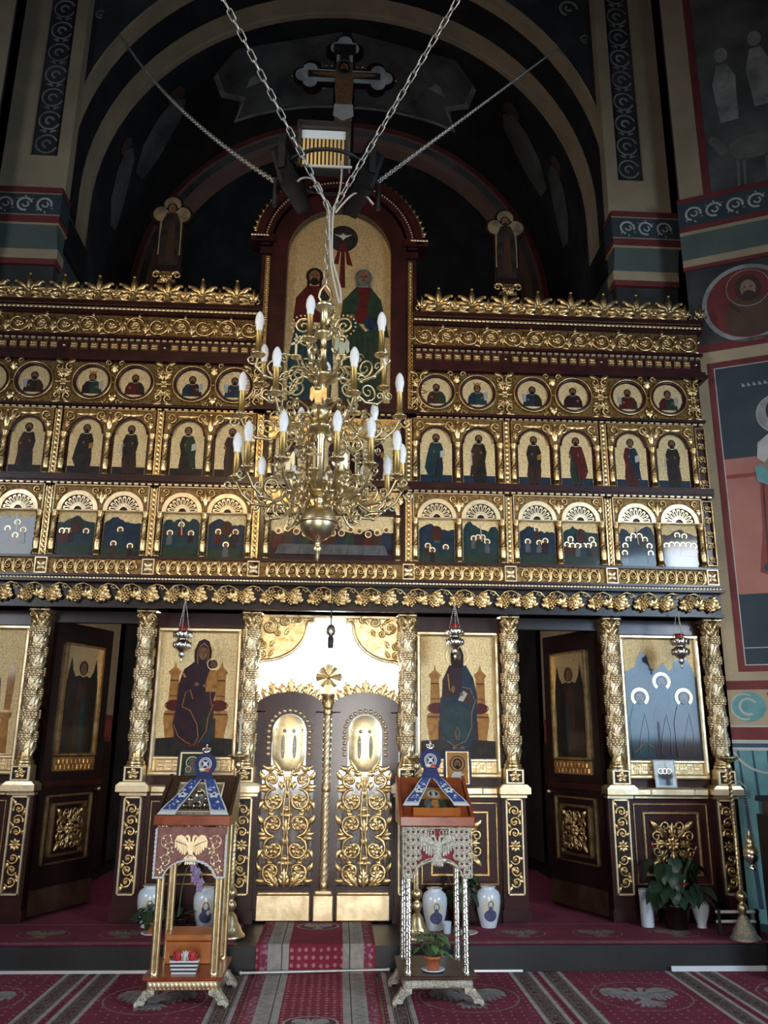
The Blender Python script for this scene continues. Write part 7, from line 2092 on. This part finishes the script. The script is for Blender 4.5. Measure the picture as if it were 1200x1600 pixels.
# potted plant on the right lectern with its saucer
b = MB().mat('porcelain'); b.lathe([(.045,0),(.070,.005),(.078,.014),(.075,.016),(.05,.008),(.001,.006)], 24)
tag(b.build('saucer', None, (.752, -1.575, .1955)), 'white saucer under the small pot on the right lectern', 'saucer')
th, rnd = plant('potted_plant', 'small bushy plant in a terracotta pot on the right lectern shelf', (.752, -1.575, .203), ('terracotta', .038, .052, .085), (SMALL, 60, .085, .09, .22, 1.0), 8)
# dark plant in front of the left vase
b = MB().mat('porcelain'); b.lathe([(.045,0),(.070,.005),(.080,.014),(.077,.016),(.05,.008),(.001,.006)], 24)
tag(b.build('saucer', None, (-1.315, -.48, .196)), 'white saucer under the pot at the left edge of the step', 'saucer')
plant('potted_plant', 'dark leafy plant in a red pot before the left portrait vase', (-1.315, -.48, .203), ('terracotta', .042, .055, .085), (DARKS, 34, .12, .09, .19, 1.1), 5)
# greenery behind the right vases
plant('potted_plant', 'shadowy dark green plant behind the two right portrait vases', (1.12, -.16, .196), ('maroon_dark', .06, .075, .14), (HEART, 16, .15, .20, .45, .75), 9)
# orchid seen through the left lectern
th = thing('orchid', 'orchid with a drooping mauve flower spike behind the left lectern', 'plant', (-1.13, -.38, .196))
b = MB().mat('maroon_dark'); b.lathe([(.05,0),(.065,.09),(.07,.10),(.06,.10)], 16); b.build('pot', th)
for k in range(5): inst('leaf', STRAP, th, (0, 0, .09), (0, -.7, k*1.3+.3), .9)
b = MB().mat('leaf_light'); stem = [(0,0,.09),(.01,0,.30),(.04,0,.46),(.10,0,.52),(.155,-.01,.44),(.18,-.01,.32)]; b.tube(stem, .005, 5); b.build('flower_stem', th)
b = MB().mat('flower_mauve')
for k in range(5): b.T = Matrix.Rotation(k*2*pi/5, 4, 'Y'); b.leaf(0, 0, 0, .036, .032, .006)
b.T = None; b.dome(0, 0, .008, .012); FL = b.mesh('flower')
for k, (x, z) in enumerate(((.10,.50),(.12,.46),(.135,.43),(.145,.39),(.16,.36),(.175,.32),(.11,.42),(.13,.38))): inst('flower', FL, th, (x-.02*(k % 2), -.02, z), (0, 0, (k % 3-1)*.5), 1.0)
# wooden box and striped planter on the left lectern shelf
th = thing('wooden_box', 'orange varnished wooden box on the left lectern shelf', 'box', (-.878, -1.235, .1955))
b = MB().mat('orange_wood'); b.bev(-.155, .155, -.14, .12, 0, .135, .004); b.build('body', th)
b = MB().mat('orange_wood'); b.bev(-.160, .160, -.145, .125, .140, .180, .005); b.build('lid', th)
th = thing('striped_planter', 'black and white striped planter of rosebuds on the left lectern', 'planter', (-.862, -1.60, .1955))
b = MB()
for k in range(7):
    b.mat('white_paint' if k % 2 == 0 else 'stripe_black'); w_ = .078+.0025*k; b.box(-w_, w_, -.032, .032, .011*k, .011*(k+1))
b.build('box', th)
b = MB().mat('leaf_green')
for k in range(26): a = k*2.4; r_ = .012+.0024*k; b.T = Matrix.Translation((r_*cos(a)*1.1, .4*r_*sin(a), .078)) @ Matrix.Rotation(a, 4, 'Z'); b.leaf(0, 0, radians(50), .035, .022, .004)
b.T = None; b.build('foliage', th)
for (x, m_) in ((-.045,'flower_red'),(.005,'flower_white'),(.05,'flower_red')):
    b = MB().mat(m_)
    for r_, n_, hh in ((.024,6,.05),(.015,5,.058),(.006,4,.060)):
        for k in range(n_):
            b.T = Matrix.Translation((x, -.005, .072)) @ Matrix.Rotation(2*pi*k/n_+r_*50, 4, 'Z') @ Matrix.Translation((0, -r_, 0)) @ Matrix.Rotation(radians(8), 4, 'X'); b.leaf(0, 0, pi/2, hh, .034, .006)
    b.T = None; b.build('rosebud', th)

# ================================================================ small icons on the ledges
def ledge_icon(x, y, z, w_, h, label, frame, painter, tilt=-8):
    th = thing('ledge_icon', label, 'icon', (x, y, z), 0, 'small icons on the ledges')
    Tm = Matrix.Rotation(radians(tilt), 4, 'X')
    b = MB().mat(frame); b.T = Tm; f = w_*.16 if frame != 'paper_white' else .006
    frame_rect(b, -w_, w_, 0, h, f, -.018, 0, .004); b.build('frame', th)
    b = MB().mat('gold_pale' if frame != 'paper_white' else 'paper_white'); b.T = Tm; b.box(-w_+f*.8, w_-f*.8, -.006, -.001, f*.8, h-f*.8); b.build('ground', th)
    b = MB(); b.T = Tm; pt = Paint(b, 0, f, w_-f, (h-2*f)/2, -.0065); painter(pt); b.build('painted_figure', th)
def mini_mother(pt):
    pt.p('p_green', [(-.85,.1),(.85,.1),(.85,1.9),(-.85,1.9)]); pt.halo(.1, 1.3, .42, 'gold_pale', (0, 2*pi), .9); pt.p('p_grey', [(-.6,.15),(.6,.15),(.55,.9),(.35,1.55),(.1,1.65),(-.15,1.55),(-.4,.9)]); pt.e('p_skin', .1, 1.3, .16, .2); pt.e('p_skin', -.2, .85, .12, .13); pt.halo(-.2, .87, .2, 'gold_pale', (0, 2*pi), .85)
def mini_head(pt):
    pt.p('p_ochre', [(-.9,.05),(.9,.05),(.9,1.95),(-.9,1.95)]); pt.p('p_white', [(-.6,.1),(.6,.1),(.5,.6),(.2,.8),(-.2,.8),(-.5,.6)]); pt.halo(0, 1.25, .5, 'p_blue', (0, 2*pi), .86); pt.face(0, 1.22, .26)
def mini_trio(pt):
    pt.p('p_white', [(-.95,.05),(.95,.05),(.95,1.95),(-.95,1.95)]); pt.p('p_grey', [(-.7,.1),(.7,.1),(.75,1.1),(.4,1.5),(0,1.4),(-.4,1.5),(-.75,1.1)])
    for x in (-.4, 0, .4): pt.p(['p_blue','p_brown','p_teal'][int((x+.4)/.4+.1)], [(x-.22,.15),(x+.22,.15),(x+.2,1.0),(x-.2,1.0)]); pt.halo(x, 1.2, .22, 'gold_pale', (0, 2*pi), .8); pt.e('p_skin', x, 1.18, .12, .14, 10)
ledge_icon(-1.172, -.035, 1.274, .115, .29, 'small dark-blue framed icon on the ledge behind the left lectern', 'navy_frame', mini_mother)
ledge_icon(1.150, -.035, 1.274, .122, .315, 'small dark-blue framed icon of a bearded face on the right ledge', 'navy_frame', mini_head)
ledge_icon(2.998, -.045, 1.276, .096, .235, 'small unframed white paper icon on the far right ledge', 'paper_white', mini_trio)

# ================================================================ dark furniture and censer at the right edge
th = thing('choir_desk', 'black sloping choir desk cut by the right edge of the photo', 'desk', (3.55, -1.10, 0.012))
b = MB().mat('black_paint'); b.box(-.20, .45, -.22, .16, .04, 1.12); b.box(-.22, .48, -.25, .19, 0, .06); b.build('cabinet', th)
b = MB().mat('black_paint'); b.add([(-.36,-.22,1.235),(.50,-.26,1.235),(.50,-.22,1.275),(-.36,-.18,1.275),(-.36,-.16,1.235),(.50,-.20,1.235)], [(0,1,2,3),(3,2,5,4),(0,4,5,1),(0,3,4),(1,5,2)]); b.build('front_rail', th)
b = MB().mat('black_paint'); b.add([(-.26,-.16,1.27),(.50,-.16,1.27),(.50,.12,1.62),(.12,.12,1.52),(-.26,-.13,1.25),(.50,-.13,1.25),(.50,.15,1.60),(.12,.15,1.50)], [(0,1,2,3),(4,7,6,5),(0,3,7,4),(3,2,6,7),(1,5,6,2),(0,4,5,1)]); b.build('book_rest', th)
b = MB().mat('dark_wood'); b.box(-.16, .45, -.20, .14, 1.12, 1.24); b.build('top_box', th)
th = thing('low_rail', 'low white two-bar rail behind the tall candle stand', 'rail', (3.28, -.56, .196))
b = MB().mat('white_paint')
for z in (.10, .17): b.cyl((-.16,0,z), (.19,0,z), .012, 8)
b.build('bar', th)
for x in (-.14, .17): 
    b = MB().mat('black_paint'); b.box(x-.012, x+.012, -.012, .012, 0, .19); b.build('upright', th)
th = thing('censer', 'silver hanging censer beside the tall candle stand', 'censer', (3.37, -.74, .70))
b = MB().mat('silver'); b.lathe([(.030,0),(.040,.01),(.018,.03),(.020,.045),(.055,.075),(.062,.105),(.055,.12)], 18); b.build('bowl', th)
b = MB().mat('brass'); b.lathe([(.058,.122),(.060,.135),(.050,.165),(.030,.185),(.035,.195),(.034,.22),(.020,.245),(.010,.26),(.014,.275),(.003,.30)], 18); b.build('domed_lid', th)
b = MB().mat('steel_chain')
for k in range(4):
    a = k*pi/2+.4
    for i in range(26): q = i/25; b.ico((.058*cos(a)*(1-q), .058*sin(a)*(1-q)-.02*q, .12+.50*q), .005)
b.tube([(0,-.02,.62),(-.03,.0,.66),(-.095,.04,.66)], .005, 5); b.build('chains', th)
